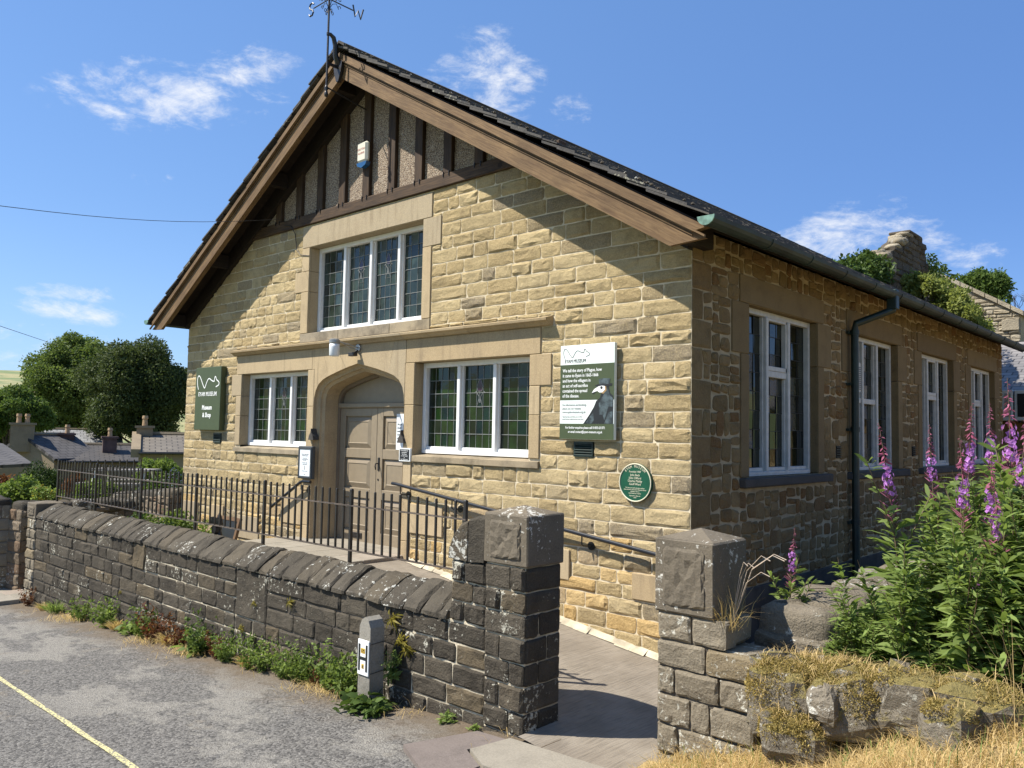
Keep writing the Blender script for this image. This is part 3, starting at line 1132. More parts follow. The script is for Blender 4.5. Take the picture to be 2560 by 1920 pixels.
i0, i1 = 5, len(ARCH) - 6
voussoir(ARCH[:i0 + 1], [(-5.86, 3.248), (-6.11, 3.248), (-6.11, 2.957), (-6.05, 2.957)])
voussoir(ARCH[i0:9], [(AC, 3.248), (-5.855, 3.248)])
voussoir(ARCH[8:i1 + 1], [(-4.28, 3.248), (AC + .004, 3.248)])
voussoir(ARCH[i1:], [(-4.06, 2.957), (-4.048, 2.957), (-4.048, 3.248), (-4.275, 3.248)])
PATH = [(AC - .995, -.1), (AC - .995, 1.2)] + ARCH + [(AC + .995, 1.2), (AC + .995, -.1)]


def offset_in(pts, d):
    res = []
    for i, (x, z) in enumerate(pts):
        a = pts[max(i - 1, 0)]
        b = pts[min(i + 1, len(pts) - 1)]
        tx, tz = b[0] - a[0], b[1] - a[1]
        l = math.hypot(tx, tz)
        res.append((x + tz / l * d, z - tx / l * d))
    return res


prof = [(0, -.016), (.004, .03), (.03, .055), (.055, .06), (.06, .085), (.085, .11), (.095, .115), (.10, .43)]
mb = MB()
rows = [offset_in(PATH, d) for d, y in prof]
n = len(PATH)
mb.add([(x, prof[k][1], z) for k, r in enumerate(rows) for x, z in r],
       [(k * n + i, k * n + i + 1, (k + 1) * n + i + 1, (k + 1) * n + i) for k in range(len(prof) - 1) for i in range(n - 1)])
mb.build('arch_moulding', M['dressed'], hall)
for sx in (-1, 1):   # little carved stop at the foot of the moulding
    MB().prism([(-.07, 0), (.07, 0), (.05, .06), (.015, .1), (0, .16), (-.015, .1), (-.05, .06)],
               lambda a, b, d: (AC + sx * .985 + a * .9, d, 1.955 + b), -.055, .04).build('carved_stop', M['sill_dark'], hall)
# hood mould
mb = MB()
prof = [(-.02, 3.25), (-.05, 3.255), (-.085, 3.285), (-.12, 3.30), (-.125, 3.325), (-.02, 3.352)]
xs = [-8.30, -6.9, -5.86, -5.0, -4.05, -2.9, -1.66]
for a, b in zip(xs, xs[1:]):
    v = [(x, y, z) for x in (a + .002, b - .002) for y, z in prof] + [(a + .002, .05, 3.25), (a + .002, .05, 3.352), (b - .002, .05, 3.25), (b - .002, .05, 3.352)]
    k = len(prof)
    f = [(i, i + k, i + k + 1, i + 1) for i in range(k - 1)] + [tuple(range(k)) + (2 * k + 1, 2 * k), tuple(range(2 * k - 1, k - 1, -1)) + (2 * k + 2, 2 * k + 3)]
    MB().add(v, f, rt()).build('hood_mould', M['dressed'], hall)
# upper window surround
dress(-6.47, -3.62, 4.745, 5.062)
for z0, z1, e in ((3.49, 4.385, 0), (4.385, 4.745, .17)):
    dress(-3.785, -3.62 + e, z0, z1 if e else z1, -.018 if not e else -.017)
dress(-6.47, -6.28, 3.49, 4.10)
dress(-6.64, -6.28, 4.10, 4.40, -.017)
dress(-6.47, -6.28, 4.40, 4.745)
dress(-6.47, -5.52, 3.352, 3.49, -.016, .22, 'dressed_sill', 'sill')
dress(-5.52, -4.4, 3.352, 3.49, -.016, .22, 'dressed_sill', 'sill')
dress(-4.4, -3.62, 3.352, 3.49, -.016, .22, 'dressed_sill', 'sill')
# vents
for x0, x1, z0, z1 in ((-1.34, -1.11, 1.888, 2.018), (-8.925, -8.695, 1.868, 2.003)):
    vt = MB().box(x0, x1, .0, .03, z0, z1).build('air_vent', M['dark'], hall)
    for k in range(5):
        z = z0 + (z1 - z0) * (k + .5) / 5
        MB().prism([(-.012, -.012), (.012, .008), (.012, .014), (-.012, -.006)], lambda a, b, d: (d, a - .012, z + b), x0, x1).build('louvre', M['pipe'], vt)
    fm = MB()
    for a in ((x0 - .008, x0 + .012, z0, z1), (x1 - .012, x1 + .008, z0, z1)):
        fm.box(a[0], a[1], -.02, .02, a[2], a[3])
    fm.box(x0 - .008, x1 + .008, -.021, .02, z1 - .01, z1 + .012).box(x0 - .008, x1 + .008, -.021, .02, z0 - .012, z0 + .008)
    fm.build('vent_frame', M['pipe'], vt)


# ------------------------------------------------------------------ windows
FI = lambda u, d, v: (u, d, v)        # front wall: d = depth into the wall
SI = lambda u, d, v: (-d, u, v)       # side wall


def mapbox(mb, fr, u0, u1, d0, d1, v0, v1, c=.004, tint=None):
    t_ = MB().cbox(u0, u1, d0, d1, v0, v1, c)
    t_.v = [fr(*p) for p in t_.v]
    if fr is SI:
        t_.f = [f[::-1] for f in t_.f]
        t_.f = [f[::-1] for f in t_.f]
    mb.add(t_.v, t_.f, tint)


def window(fr, u0, u1, v0, v1, n, cols, rows, paint, glass, rec=.13, each=True, tulips=(), transom=None, rng=random.Random(5), lead='lead'):
    W = empty_part('window', hall)
    fw = .052
    mbf = MB()
    mapbox(mbf, fr, u0, u0 + fw, rec, rec + .09, v0, v1)
    mapbox(mbf, fr, u1 - fw, u1, rec, rec + .09, v0, v1)
    mapbox(mbf, fr, u0 + fw, u1 - fw, rec + .003, rec + .09, v1 - .06, v1)
    mapbox(mbf, fr, u0 + fw, u1 - fw, rec - .02, rec + .09, v0, v0 + .045)
    mapbox(mbf, fr, u0 + fw, u1 - fw, rec + .025, rec + .09, v0 + .045, v0 + .085)
    mbf.build('window_frame', paint, W)
    iu0, iu1 = u0 + fw, u1 - fw
    iv0, iv1 = v0 + .085, v1 - .06
    lw = (iu1 - iu0) / n
    mw = .058
    for k in range(1, n):
        mb = MB()
        c = iu0 + lw * k
        mapbox(mb, fr, c - mw / 2, c + mw / 2, rec - .012, rec + .085, v0 + .04, iv1, .008)
        mapbox(mb, fr, c - mw / 2 - .014, c + mw / 2 + .014, rec + .028, rec + .085, v0 + .085, iv1, .004)
        mb.build('mullion', paint, W)
    cm = MB()
    gd = rec + .062
    for k in range(n):
        a = iu0 + lw * k + (mw / 2 if k else .012)
        b = iu0 + lw * (k + 1) - (mw / 2 if k < n - 1 else .012)
        nc = cols[k] if isinstance(cols, (list, tuple)) else cols
        spans = [(iv0, iv1)]
        if transom and k in transom[1]:
            mb = MB()
            mapbox(mb, fr, a, b, rec + .01, rec + .085, transom[0] - .035, transom[0] + .035, .005)
            if len(transom) > 2:
                for (p, q_, r_, s_) in ((a, a + .03, transom[0] + .035, iv1), (b - .03, b, transom[0] + .035, iv1), (a, b, iv1 - .03, iv1), (a, b, transom[0] + .035, transom[0] + .085)):
                    mapbox(mb, fr, p, q_, rec + .005, rec + .06, r_, s_, .004)
            mb.build('transom', paint, W)
            spans = [(iv0, transom[0] - .035), (transom[0] + .035, iv1)]
        for (s0, s1) in spans:
            nr = max(1, round(rows * (s1 - s0) / (iv1 - iv0)))
            pm = MB()
            for i in range(nc):
                for j in range(nr):
                    x0, x1 = a + (b - a) * i / nc, a + (b - a) * (i + 1) / nc
                    z0, z1 = s0 + (s1 - s0) * j / nr, s0 + (s1 - s0) * (j + 1) / nr
                    tl = [rng.gauss(0, .0022) for _ in range(3)]
                    tint = rt(rng)
                    p = MB() if each else pm
                    p.add([fr(x0, gd + tl[0], z0), fr(x1, gd + tl[1], z0), fr(x1, gd + tl[1] + tl[2], z1), fr(x0, gd + tl[0] + tl[2], z1),
                           fr(x0, gd + .006, z0), fr(x1, gd + .006, z0), fr(x1, gd + .006, z1), fr(x0, gd + .006, z1)],
                          [(0, 1, 2, 3), (4, 7, 6, 5), (0, 4, 5, 1), (2, 6, 7, 3)], tint)
                    if each:
                        p.build('pane', glass, W)
            if not each:
                pm.build('pane', glass, W)
            for i in range(nc + 1):
                x = a + (b - a) * i / nc
                mapbox(cm, fr, x - .0024, x + .0024, gd - .006, gd + .004, s0, s1, .001)
            for j in range(nr + 1):
                z = s0 + (s1 - s0) * j / nr
                mapbox(cm, fr, a, b, gd - .0075, gd + .003, z - .0032, z + .0032, .001)
        if k in tulips:
            x, z = (a + b) / 2, iv0 + (iv1 - iv0) * 4.35 / 6
            s = (b - a) / nc
            q3 = lambda pts: [fr(x + p * s, gd - .004, z + r * s) for p, r in pts]
            for pts in ([(-.1, .95), (-.45, .2), (-.3, -.35), (.3, -.35), (.45, .2), (.1, .95), (-.1, .95)], [(-.08, -1.6), (-.15, -.9), (-.6, -.35), (-.75, -.5)],
                        [(.08, -1.6), (.15, -.9), (.6, -.35), (.75, -.5)], [(0, -.35), (0, -1.6)], [(-.1, -1.1), (-.45, -2.1), (.45, -2.1), (.1, -1.1)]):
                cm.tube(q3(pts), .004, 5)
            MB().prism([(-.1, .9), (-.4, .2), (-.28, -.32), (.28, -.32), (.4, .2), (.1, .9)], lambda p, r, d: fr(x + p * s, gd + d, z + r * s), -.003, .001).build('tulip_glass', M['purple'], W)
    cm.build('lead_came', M[lead], W)
    return W


def empty_part(name, parent):
    o = bpy.data.objects.new(name, None)
    o.empty_display_size = .1
    COL.objects.link(o)
    o.parent = parent
    return o


window(FI, -3.876, -1.975, 1.835, 2.955, 3, (5, 5, 4), 6, M['white'], M['glass'], tulips=(1,))
window(FI, -8.085, -6.22, 1.835, 2.955, 3, (4, 5, 4), 6, M['white'], M['glass'], tulips=(1,))
window(FI, -6.28, -3.785, 3.49, 4.745, 4, (4, 5, 5, 4), 7, M['white'], M['glass_up'], rec=.15, tulips=(1, 2))

# ------------------------------------------------------------------ door in the arch
DY = .36
door_frame = MB()
IN = offset_in(PATH, .10)
lo = [(x, z) for x, z in IN]
lo2 = offset_in(PATH, .15)
mbd = MB()
n = len(lo)
v = [(x, DY - .03, z) for x, z in lo] + [(x, DY - .03, z) for x, z in lo2] + [(x, DY + .05, z) for x, z in lo2]
mbd.add(v, [(i, i + 1, n + i + 1, n + i) for i in range(n - 1)] + [(n + i, n + i + 1, 2 * n + i + 1, 2 * n + i) for i in range(n - 1)])
mbd.build('door_frame', M['taupe_frame'], hall)
tym = [(x, z) for x, z in offset_in(PATH, .12) if z > 2.4]
MB().prism([(AC - .9, 2.44)] + [p for p in tym if p[1] > 2.44] + [(AC + .9, 2.44)], lambda a, b, d: (a, d, b), DY + .03, DY + .07).build('tympanum', M['taupe'], hall)
MB().cbox(AC - .87, AC + .87, DY - .045, DY + .06, 2.415, 2.485, .012).build('door_transom', M['taupe'], hall)
for s in (-1, 1):
    x0, x1 = (AC - .855, AC - .003) if s < 0 else (AC + .003, AC + .855)
    D = MB().box(x0, x1, DY + .02, DY + .06, .565, 2.415).build('door', M['taupe'], hall)
    mb = MB()
    rails = [.565, .80, 1.20, 1.30, 1.72, 1.83, 2.31, 2.415]
    st = .125
    for a, b in ((x0, x0 + st), (x1 - st, x1)):
        mb.cbox(a, b, DY - .012, DY + .022, .567, 2.413, .004)
    for a, b in ((.567, .72), (1.17, 1.30), (1.72, 1.85), (2.30, 2.413)):
        mb.cbox(x0 + st, x1 - st, DY - .011, DY + .022, a, b, .004)
    mb.build('door_rail', M['taupe'], D)
    for a, b in ((.72, 1.17), (1.30, 1.72), (1.85, 2.30)):
        p0, p1 = x0 + st + .012, x1 - st - .012
        m_ = .075
        vv = [(p0, DY + .018, a + .012), (p1, DY + .018, a + .012), (p1, DY + .018, b - .012), (p0, DY + .018, b - .012),
              (p0 + m_, DY - .006, a + m_), (p1 - m_, DY - .006, a + m_), (p1 - m_, DY - .006, b - m_), (p0 + m_, DY - .006, b - m_),
              (p0 + m_ + .008, DY + .001, a + m_ + .008), (p1 - m_ - .008, DY + .001, a + m_ + .008), (p1 - m_ - .008, DY + .001, b - m_ - .008), (p0 + m_ + .008, DY + .001, b - m_ - .008)]
        MB().add(vv, [(0, 1, 5, 4), (1, 2, 6, 5), (2, 3, 7, 6), (3, 0, 4, 7), (4, 5, 9, 8), (5, 6, 10, 9), (6, 7, 11, 10), (7, 4, 8, 11), (8, 9, 10, 11)]).build('door_panel', M['taupe'], D)
    if s < 0:
        lb = MB().cbox(x1 - .50, x1 - .27, DY - .022, DY - .005, .615, .69, .004).box(x1 - .47, x1 - .30, DY - .026, DY - .02, .635, .67)
        lb.build('letter_box', M['iron'], D)
    else:
        h = MB().cbox(x0 + .035, x0 + .075, DY - .022, DY - .01, 1.56, 1.74, .004)
        h.tube([(x0 + .055, DY - .02, 1.66), (x0 + .055, DY - .07, 1.655), (x0 + .06, DY - .08, 1.62), (x0 + .07, DY - .075, 1.575)], .008, 6)
        h.build('handle', M['iron'], D)
        MB().disc((x0 + .05, DY - .014, 1.44), (0, 1, 0), .014, .008, 10).build('keyhole', M['iron'], D)
MB().box(AC - .95, AC + .95, DY + .07, DY + .09, .3, 2.9).build('door_backing', M['dark'], hall)

# ------------------------------------------------------------------ half-timbered gable
MB().add([(x, .02, z) for x, z in ((CX - 3.3, 5.08), (CX + 3.3, 5.08), (CX, 5.08 + 3.3 * SL + .04))], [(0, 1, 2)]).build('roughcast_panel', M['roughcast'], hall)
MB().cbox(-8.42, -1.58, -.045, .08, 5.08, 5.235, .008).build('tie_beam', M['timber_h'], hall)
for k in range(-5, 6):
    x = -4.97 + .54 * k
    top = min(LOW(x - .075), LOW(x + .075)) + .25
    if top > 5.3:
        MB().cbox(x - .075, x + .075, -.035, .05, 5.236, top, .006).build('timber_stud', M['timber'], hall)
        for dx in (-.05, .05):
            MB().box(x + dx - .004, x + dx + .004, -.056, -.04, 5.195, 5.255).build('peg', M['iron'], hall)

for s in (-1, 1):    # raking timbers against the wall
    t0, t1 = .0, 5.0
    v = [(CX + s * t, y, 6.75 - SL * t + u) for y in (-.075, .03) for t, u in ((t0, .02), (t1, .02), (t1, .30), (t0, .30))]
    f = [(0, 1, 2, 3), (7, 6, 5, 4), (0, 4, 5, 1), (1, 5, 6, 2), (2, 6, 7, 3), (3, 7, 4, 0)]
    MB().add(v, f if s > 0 else [q_[::-1] for q_ in f]).build('raking_timber', M['soffit'], hall)

# ------------------------------------------------------------------ roof: soffit, bargeboards, slates, gutters
OV = -.47
YB = 12.35
EX = 5.42
for s in (-1, 1):
    P_ = lambda t, up, y: (CX + s * t, y, 7.21 - SL * t + up)     # point on the slope at horizontal distance t, raised by up
    sf = MB().add([P_(0, -.16, OV + .03), P_(EX - .1, -.16, OV + .03), P_(EX - .1, -.16, YB), P_(0, -.16, YB), P_(0, -.11, OV + .03), P_(EX - .1, -.11, OV + .03), P_(EX - .1, -.11, YB), P_(0, -.11, YB)],
                  [(0, 1, 2, 3), (4, 7, 6, 5), (0, 4, 5, 1), (1, 5, 6, 2), (2, 6, 7, 3)])
    roof = sf.build('roof', M['soffit'], hall)
    # purlin ends and rafter feet under the verge
    for t in (.25, 1.9, 3.6, 5.05):
        MB().box(CX + s * t - .06, CX + s * t + .06, OV + .06, .2, 7.21 - SL * t - .38, 7.21 - SL * t - .17).build('purlin', M['soffit'], roof)
    bm = M['barge'] if s > 0 else M['barge_l']
    # main board
    def board(t0, t1, dn0, dn1, y0, y1, name, cut=True):
        # vertical drops dn0 (top) .. dn1 (bottom) below the roof top line; foot cut level
        zc = 7.21 - SL * t1 - dn0 - .02
        tb = (7.21 - dn1 - zc) / SL if cut else t1
        pts = [(t0, -dn0), (t1, -dn0), (tb, -dn1), (t0, -dn1)]
        v = [P_(t, u, y) for y in (y0, y1) for t, u in pts]
        f = [(0, 1, 2, 3), (7, 6, 5, 4), (0, 4, 5, 1), (1, 5, 6, 2), (2, 6, 7, 3), (3, 7, 4, 0)]
        if s > 0:
            f = [q_[::-1] for q_ in f]
        MB().add(v, f).build(name, bm, roof)
    board(0, 5.40, .232, .46, OV, OV + .045, 'bargeboard')
    board(0, 5.43, .128, .236, OV - .03, OV + .04, 'verge_moulding')
    board(0, 5.415, .205, .224, OV - .045, OV - .02, 'verge_bead', False)
    board(0, 5.28, .255, .268, OV - .012, OV + .002, 'verge_bead', False)
    board(0, 4.9, .435, .463, OV + .0455, OV + .075, 'barge_batten', False)
    # slates
    rows = 26
    rise = EX / rows
    items = []
    rs = random.Random(21 + s)
    for r in range(rows):
        t1 = EX + .03 - r * rise          # lower edge (horizontal distance from ridge)
        t0 = max(0.0, t1 - rise * 2.0)
        y = OV - .055 - (rs.random() * .15 if r % 2 else 0)
        first = True
        wmul = 1.0 if r > 8 else 1.25
        while y < YB + .03:
            wd = rs.uniform(.22, .38) * wmul
            y1 = min(y + wd, YB + .03)
            ya = max(y + .003, OV - .055 + rs.uniform(-.018, .018))
            th = rs.uniform(.016, .028)
            e = rs.uniform(-.012, .014)
            up1, up0 = rs.uniform(-.004, .006) + .0, -.075
            a, b, c_, d_ = P_(t0, up0 + .03, ya), P_(t1 + e, up1, ya), P_(t1 + e + rs.uniform(-.008, .008), up1 + rs.uniform(-.004, .004), y1 - .003), P_(t0, up0 + .03, y1 - .003)
            dn = lambda p, q_: (p[0], p[1], p[2] - q_)
            v = [a, b, c_, d_, dn(a, th), dn(b, th), dn(c_, th), dn(d_, th)]
            f = [(0, 1, 2, 3), (4, 7, 6, 5), (0, 4, 5, 1), (1, 5, 6, 2), (2, 6, 7, 3)]
            if s < 0:
                f = [q_[::-1] for q_ in f]
            m_ = MB().add(v, f, rt(rs))
            key = 1.0 if first else (.5 / (1 + .3 * r) / (1 + y - OV))
            items.append((key if s > 0 else 0.0 if not first else .9, m_, M['slate']))
            first = False
            y = y1
    place_stones(items, roof, 'slate', 'slate_field', 260 if s > 0 else 30)
    # lumps of moss and mortar along the verge
    if s > 0:
        mm = MB()
        for k in range(90):
            t_ = rs.uniform(.2, 5.3)
            p = Vector(P_(t_, rs.uniform(0, .012), OV + rs.uniform(-.04, .25)))
            r_ = rs.uniform(.008, .024)
            mm.lathe([(r_ * .9, 0), (r_ * .7, r_ * .6), (r_ * .2, r_ * .9)], p, 5, rt(rs))
        mm.build('roof_moss', M['cope'], roof, kind='stuff')
    # gutter
    gx_, gz = CX + s * (EX + .035), 3.955
    g = MB()
    R_ = .080
    prof = [(R_ * math.cos(a), R_ * math.sin(a)) for a in np.linspace(math.pi, 2 * math.pi, 9)]
    prof2 = [((R_ - .006) * math.cos(a), (R_ - .006) * math.sin(a)) for a in np.linspace(2 * math.pi, math.pi, 9)]
    pf = prof + prof2
    g.prism(pf, lambda a, b, d: (gx_ + a, d, gz + b), OV - .08, YB + .2)
    gut = g.build('gutter', M['copper'], hall, smooth=False)
    MB().prism(prof, lambda a, b, d: (gx_ + a * 1.02, d, gz + b * 1.02), OV - .095, OV - .082).build('gutter_end', M['copper_end'], gut)
    for y in np.arange(.55, YB, .92):
        MB().prism([(a * 1.10, b * 1.10) for a, b in prof], lambda a, b, d: (gx_ + a, d, gz + b), y, y + .035).build('gutter_joint', M['copper'], gut)
# ridge stones
rs = random.Random(9)
y = OV - .05
while y < YB:
    L = .45
    MB().add([(CX + a, yy, 7.21 + b) for yy in (y + .004, y + L - .004) for a, b in ((-.17, -.07), (0, .035), (.17, -.07), (.15, -.10), (0, 0), (-.15, -.10))],
             [(0, 1, 2, 3, 4, 5)[::-1], (6, 7, 8, 9, 10, 11), (0, 6, 7, 1)[::-1], (1, 7, 8, 2)[::-1], (2, 8, 9, 3)[::-1], (5, 11, 6, 0)[::-1]], rt(rs)).build('ridge_stone', M['slate'], hall)
    y += L
# downpipe on the side wall
dp = MB()
dp.tube([(.46, 4.10, 3.98), (.46, 4.10, 3.74), (.10, 3.83, 3.56), (.085, 3.83, 3.48), (.085, 3.83, .15)], .046, 12)
dpo = dp.build('downpipe', M['pipe'], hall, smooth=False)
MB().cbox(.40, .52, 4.04, 4.16, 3.74, 3.99, .01).build('outlet_box', M['pipe'], dpo)
for z in (3.42, 2.2, 1.05):
    MB().tube([(.085, 3.83, z), (.085, 3.83, z + .06)], .055, 12).box(-.005, .05, 3.72, 3.94, z + .01, z + .04).build('pipe_collar', M['pipe'], dpo)
for z in (2.78,):
    MB().box(-.005, .06, 3.74, 3.92, z, z + .03).build('pipe_bracket', M['pipe'], dpo)

# ------------------------------------------------------------------ side wall: coursed rubble, four tall windows
LEN = 12.05
SO = [(1.12 + 2.85 * k, 2.86 + 2.85 * k, 1.70, 3.47) for k in range(4)]
SH = []
for a, b, c, d in SO:
    SH += [(a - .20, b + .18, 3.47, 3.755), (a - .18, a, 1.62, 3.47), (b, b + .18, 1.62, 3.47), (a - .20, b + .30, 1.60, 1.70), (a - .001, b + .001, 1.6, 3.5), (b + .17, b + .42, 2.95, 3.47), (a - .38, a - .17, 2.95, 3.47)]
SV = [(3.40, 3.55, 1.87, 2.02), (6.33, 6.48, 1.87, 2.02)]
SH += SV
mb = MB()
us = sorted({0.0, LEN, *[o[0] for o in SO], *[o[1] for o in SO]})
for a, b in zip(us, us[1:]):
    for c0, c1 in ((-.4, 1.7), (1.7, 3.47), (3.47, 4.05)):
        if c0 == 1.7 and any(o[0] < (a + b) / 2 < o[1] for o in SO):
            continue
        mb.add([(-.004, a, c0), (-.004, b, c0), (-.004, b, c1), (-.004, a, c1)], [(0, 1, 2, 3)])
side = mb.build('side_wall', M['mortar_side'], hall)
rng = random.Random(17)
items = []


def hole_hit(poly):
    x0, x1 = min(p[0] for p in poly), max(p[0] for p in poly)
    z0, z1 = min(p[1] for p in poly), max(p[1] for p in poly)
    return any(h[0] < x1 - .015 and h[1] > x0 + .015 and h[2] < z1 - .015 and h[3] > z0 + .015 for h in SH)


def rub(a, b, lo, hi, depth=0):
    """split a rectangle at random into stone-sized cells"""
    w_, h_ = b - a, hi - lo
    if w_ > .42 or (w_ > .24 and rng.random() < .55 and w_ > h_ * .9):
        m_ = a + w_ * rng.uniform(.36, .64)
        return rub(a, m_, lo, hi) + rub(m_, b, lo, hi)
    if h_ > .26 or (h_ > .17 and rng.random() < .5):
        m_ = lo + h_ * rng.uniform(.33, .67)
        return rub(a, b, lo, m_) + rub(a, b, m_, hi)
    return [(a, b, lo, hi)]


cells = []
# quoins at the corner, alternately long and short
for i, (c0, c1) in enumerate(courses(-.2, 4.05, .29, rng)):
    L = .36 if i % 2 else .20
    s = MB()
    block(s, SW, .0, L, c0, c1, .012, .03, rng, 4, 4, .004)
    items.append((9, s, M['rubble']))
    for (a, b, lo, hi) in free_spans(L, LEN, c0, c1, SH):
        if hi - lo < .06:
            continue
        cells += rub(a, b, lo, hi)
for (a, b, lo, hi) in cells:
    if lo < .62:
        lo = max(lo, .60)
        if hi - lo < .05:
            continue
    j = lambda s_: rng.uniform(-s_, s_)
    q_ = .16 * min(b - a, hi - lo)
    poly = round_quad([(a + j(q_), lo + j(q_)), (b + j(q_), lo + j(q_)), (b + j(q_), hi + j(q_)), (a + j(q_), hi + j(q_))], rng, .0105, rng.uniform(.10, .3))
    s = MB()
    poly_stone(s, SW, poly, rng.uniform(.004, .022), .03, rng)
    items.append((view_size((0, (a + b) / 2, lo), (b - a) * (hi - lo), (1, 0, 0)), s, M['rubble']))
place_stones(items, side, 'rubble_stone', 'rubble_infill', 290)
MB().cbox(-.02, .02, .03, LEN, -.3, .595, .01).build('plinth', M['plinth'], hall)
for y0, y1, z0, z1 in SV:
    vt = MB().box(-.01, .006, y0, y1, z0, z1).build('air_vent', M['dark'], hall)
    for k in range(5):
        z = z0 + (z1 - z0) * (k + .5) / 5
        MB().box(.004, .022, y0, y1, z - .004, z + .006).build('louvre', M['pipe'], vt)
for wi, (a, b, c, d) in enumerate(SO):
    def sdress(u0, u1, v0, v1, o=.014, mat='dressed_side', name='dressed_stone'):
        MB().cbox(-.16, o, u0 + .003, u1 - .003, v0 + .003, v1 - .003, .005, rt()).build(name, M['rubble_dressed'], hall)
    sdress(a - .20, b + .18, 3.47, 3.755)
    sdress(a - .18, a, 1.70, 2.95)
    sdress(a - .36, a, 2.95, 3.47, .013)
    sdress(b, b + .18, 1.70, 2.95)
    sdress(b, b + .40, 2.95, 3.47, .013)
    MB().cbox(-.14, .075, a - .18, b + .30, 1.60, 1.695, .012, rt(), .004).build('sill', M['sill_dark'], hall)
    window(SI, a, b, c, d, 3, 3, 8, M['shade_white'], M['glass_side'], rec=.085, each=False, transom=(2.80, (1,), 1) if wi != 1 else (2.62, (0, 1)), lead='lead_dark')
    if wi == 1:
        fan = MB().cbox(-.13, -.05, 4.05, 4.42, 2.72, 3.12, .01).build('extractor_fan', M['shade_white'], hall)
        for k in range(12):
            MB().box(-.052, -.044, 4.16, 4.40, 2.76 + k * .026, 2.772 + k * .026).build('fan_louvre', M['board_grey'], fan)
# the other two walls
MB().add([(-10, 0, -2), (-10, LEN, -2), (-10, LEN, 4.1), (-10, 0, 4.1)], [(0, 1, 2, 3)]).build('far_side_wall', M['rubble'], hall)
MB().add([(-10, LEN, -2), (0, LEN, -2), (0, LEN, 4.1), (CX, LEN, 7.05), (-10, LEN, 4.1)], [(0, 1, 2, 3, 4)]).build('back_wall', M['rubble'], hall)


# ------------------------------------------------------------------ roadside boundary wall
bw = empty('boundary_wall', 'low blackened gritstone wall with slanting coping stones along the road', 'wall')
WY = -2.2
BF = lambda u, v, w_: (u, WY - w_, v)
rng = random.Random(31)
for (a, b, mt) in ((-10.2, -6.3, 'mortar_dark'), (-6.3, -3.5, 'mortar_pale'), (-3.5, -1.25, 'mortar_dark'), (-1.25, -.42, 'mortar_pale')):
    MB().box(a, b, WY + (.001 if mt == 'mortar_pale' else .004), WY + .35, -1.3, .665).build('wall_core', M[mt], bw)
cs = courses(-.90, .655, .155, rng, .08)
big = [(-6.62, -6.25, .335, .655), (-4.05, -3.45, .17, .655)]
for bg_ in big:
    s = MB()
    block(s, BF, *bg_, .025, .05, rng, 6, 5, .008, None, None, True)
    s.build('stone', M['wall_dark'], bw)
for c0, c1 in cs:
    for (a, b, lo, hi) in free_spans(-10.2, -.42, c0, c1, big):
        u = a
        for L in split_len(b - a, .2, .46, rng):
            zb = float(road_z(u + L / 2))
            if hi > zb - .06:
                s = MB()
                if block(s, BF, u, u + L, lo, hi, rng.uniform(.010, .024), .05, rng, 5, 4, .006, None, None, True):
                    s.build('stone', M['wall_dark'], bw)
            u += L
# coping stones, each one a rounded saddle
x = -10.2
CP = [(-2.235, .655), (-2.235, .685), (-2.20, .725), (-2.13, .775), (-2.05, .825), (-1.985, .86), (-1.93, .868), (-1.87, .845), (-1.85, .66)]
while x < -.83:
    L = min(rng.uniform(.16, .30), -.82 - x)
    if L < .1:
        break
    hs = rng.uniform(.93, 1.05)
    dy = rng.uniform(-.012, .012)
    lean = rng.uniform(.0, .12)
    v = []
    for k, f_ in enumerate((0, .12, .5, .88, 1)):
        for (yy, zz) in CP:
            e = .012 if k in (0, 4) else 0
            r_ = ((zz - .655) * hs) - (e if zz > .67 else 0)
            v.append((x + .006 + (L - .012) * f_ + lean * (zz - .655) + rng.uniform(-.006, .006) * (k not in (0, 4)),
                      yy + dy + (e if zz < .84 else 0) + rng.uniform(-.007, .007), .66 + r_ + rng.uniform(-.007, .007)))
    n = len(CP)
    f = [(k * n + i, k * n + i + 1, (k + 1) * n + i + 1, (k + 1) * n + i) for k in range(4) for i in range(n - 1)]
    f = [q_[::-1] for q_ in f] + [tuple(range(n)), tuple(range(5 * n - 1, 4 * n - 1, -1))]
    MB().add(v, f, rt(rng)).build('coping_stone', M['cope'], bw)
    x += L


def cap_stone(name, parent, x0, x1, y0, y1, z0, z1, mat, panels, apex=.055):
    """pier cap: block with shallow pyramid top and raised tooled panel on the given faces"""
    mb = MB().cbox(x0, x1, y0, y1, z0, z1, .010, rt(), .003)
    c_ = .012
    mb.add([(x0 + c_, y0 + c_, z1 - .001), (x1 - c_, y0 + c_, z1 - .001), (x1 - c_, y1 - c_, z1 - .001), (x0 + c_, y1 - c_, z1 - .001), ((x0 + x1) / 2, (y0 + y1) / 2, z1 + apex)],
           [(0, 1, 4), (1, 2, 4), (2, 3, 4), (3, 0, 4)], rt())
    o = mb.build(name, mat, parent)
    m_ = .045
    r_ = random.Random(5)
    for (fr, a, b) in panels:
        s = MB()
        block(s, fr, a + m_, b - m_, z0 + m_ * .9, z1 - m_, .020, .012, r_, 9, 9, .012, None, None, True)
        s.build('tooled_panel', mat, o)
    return o


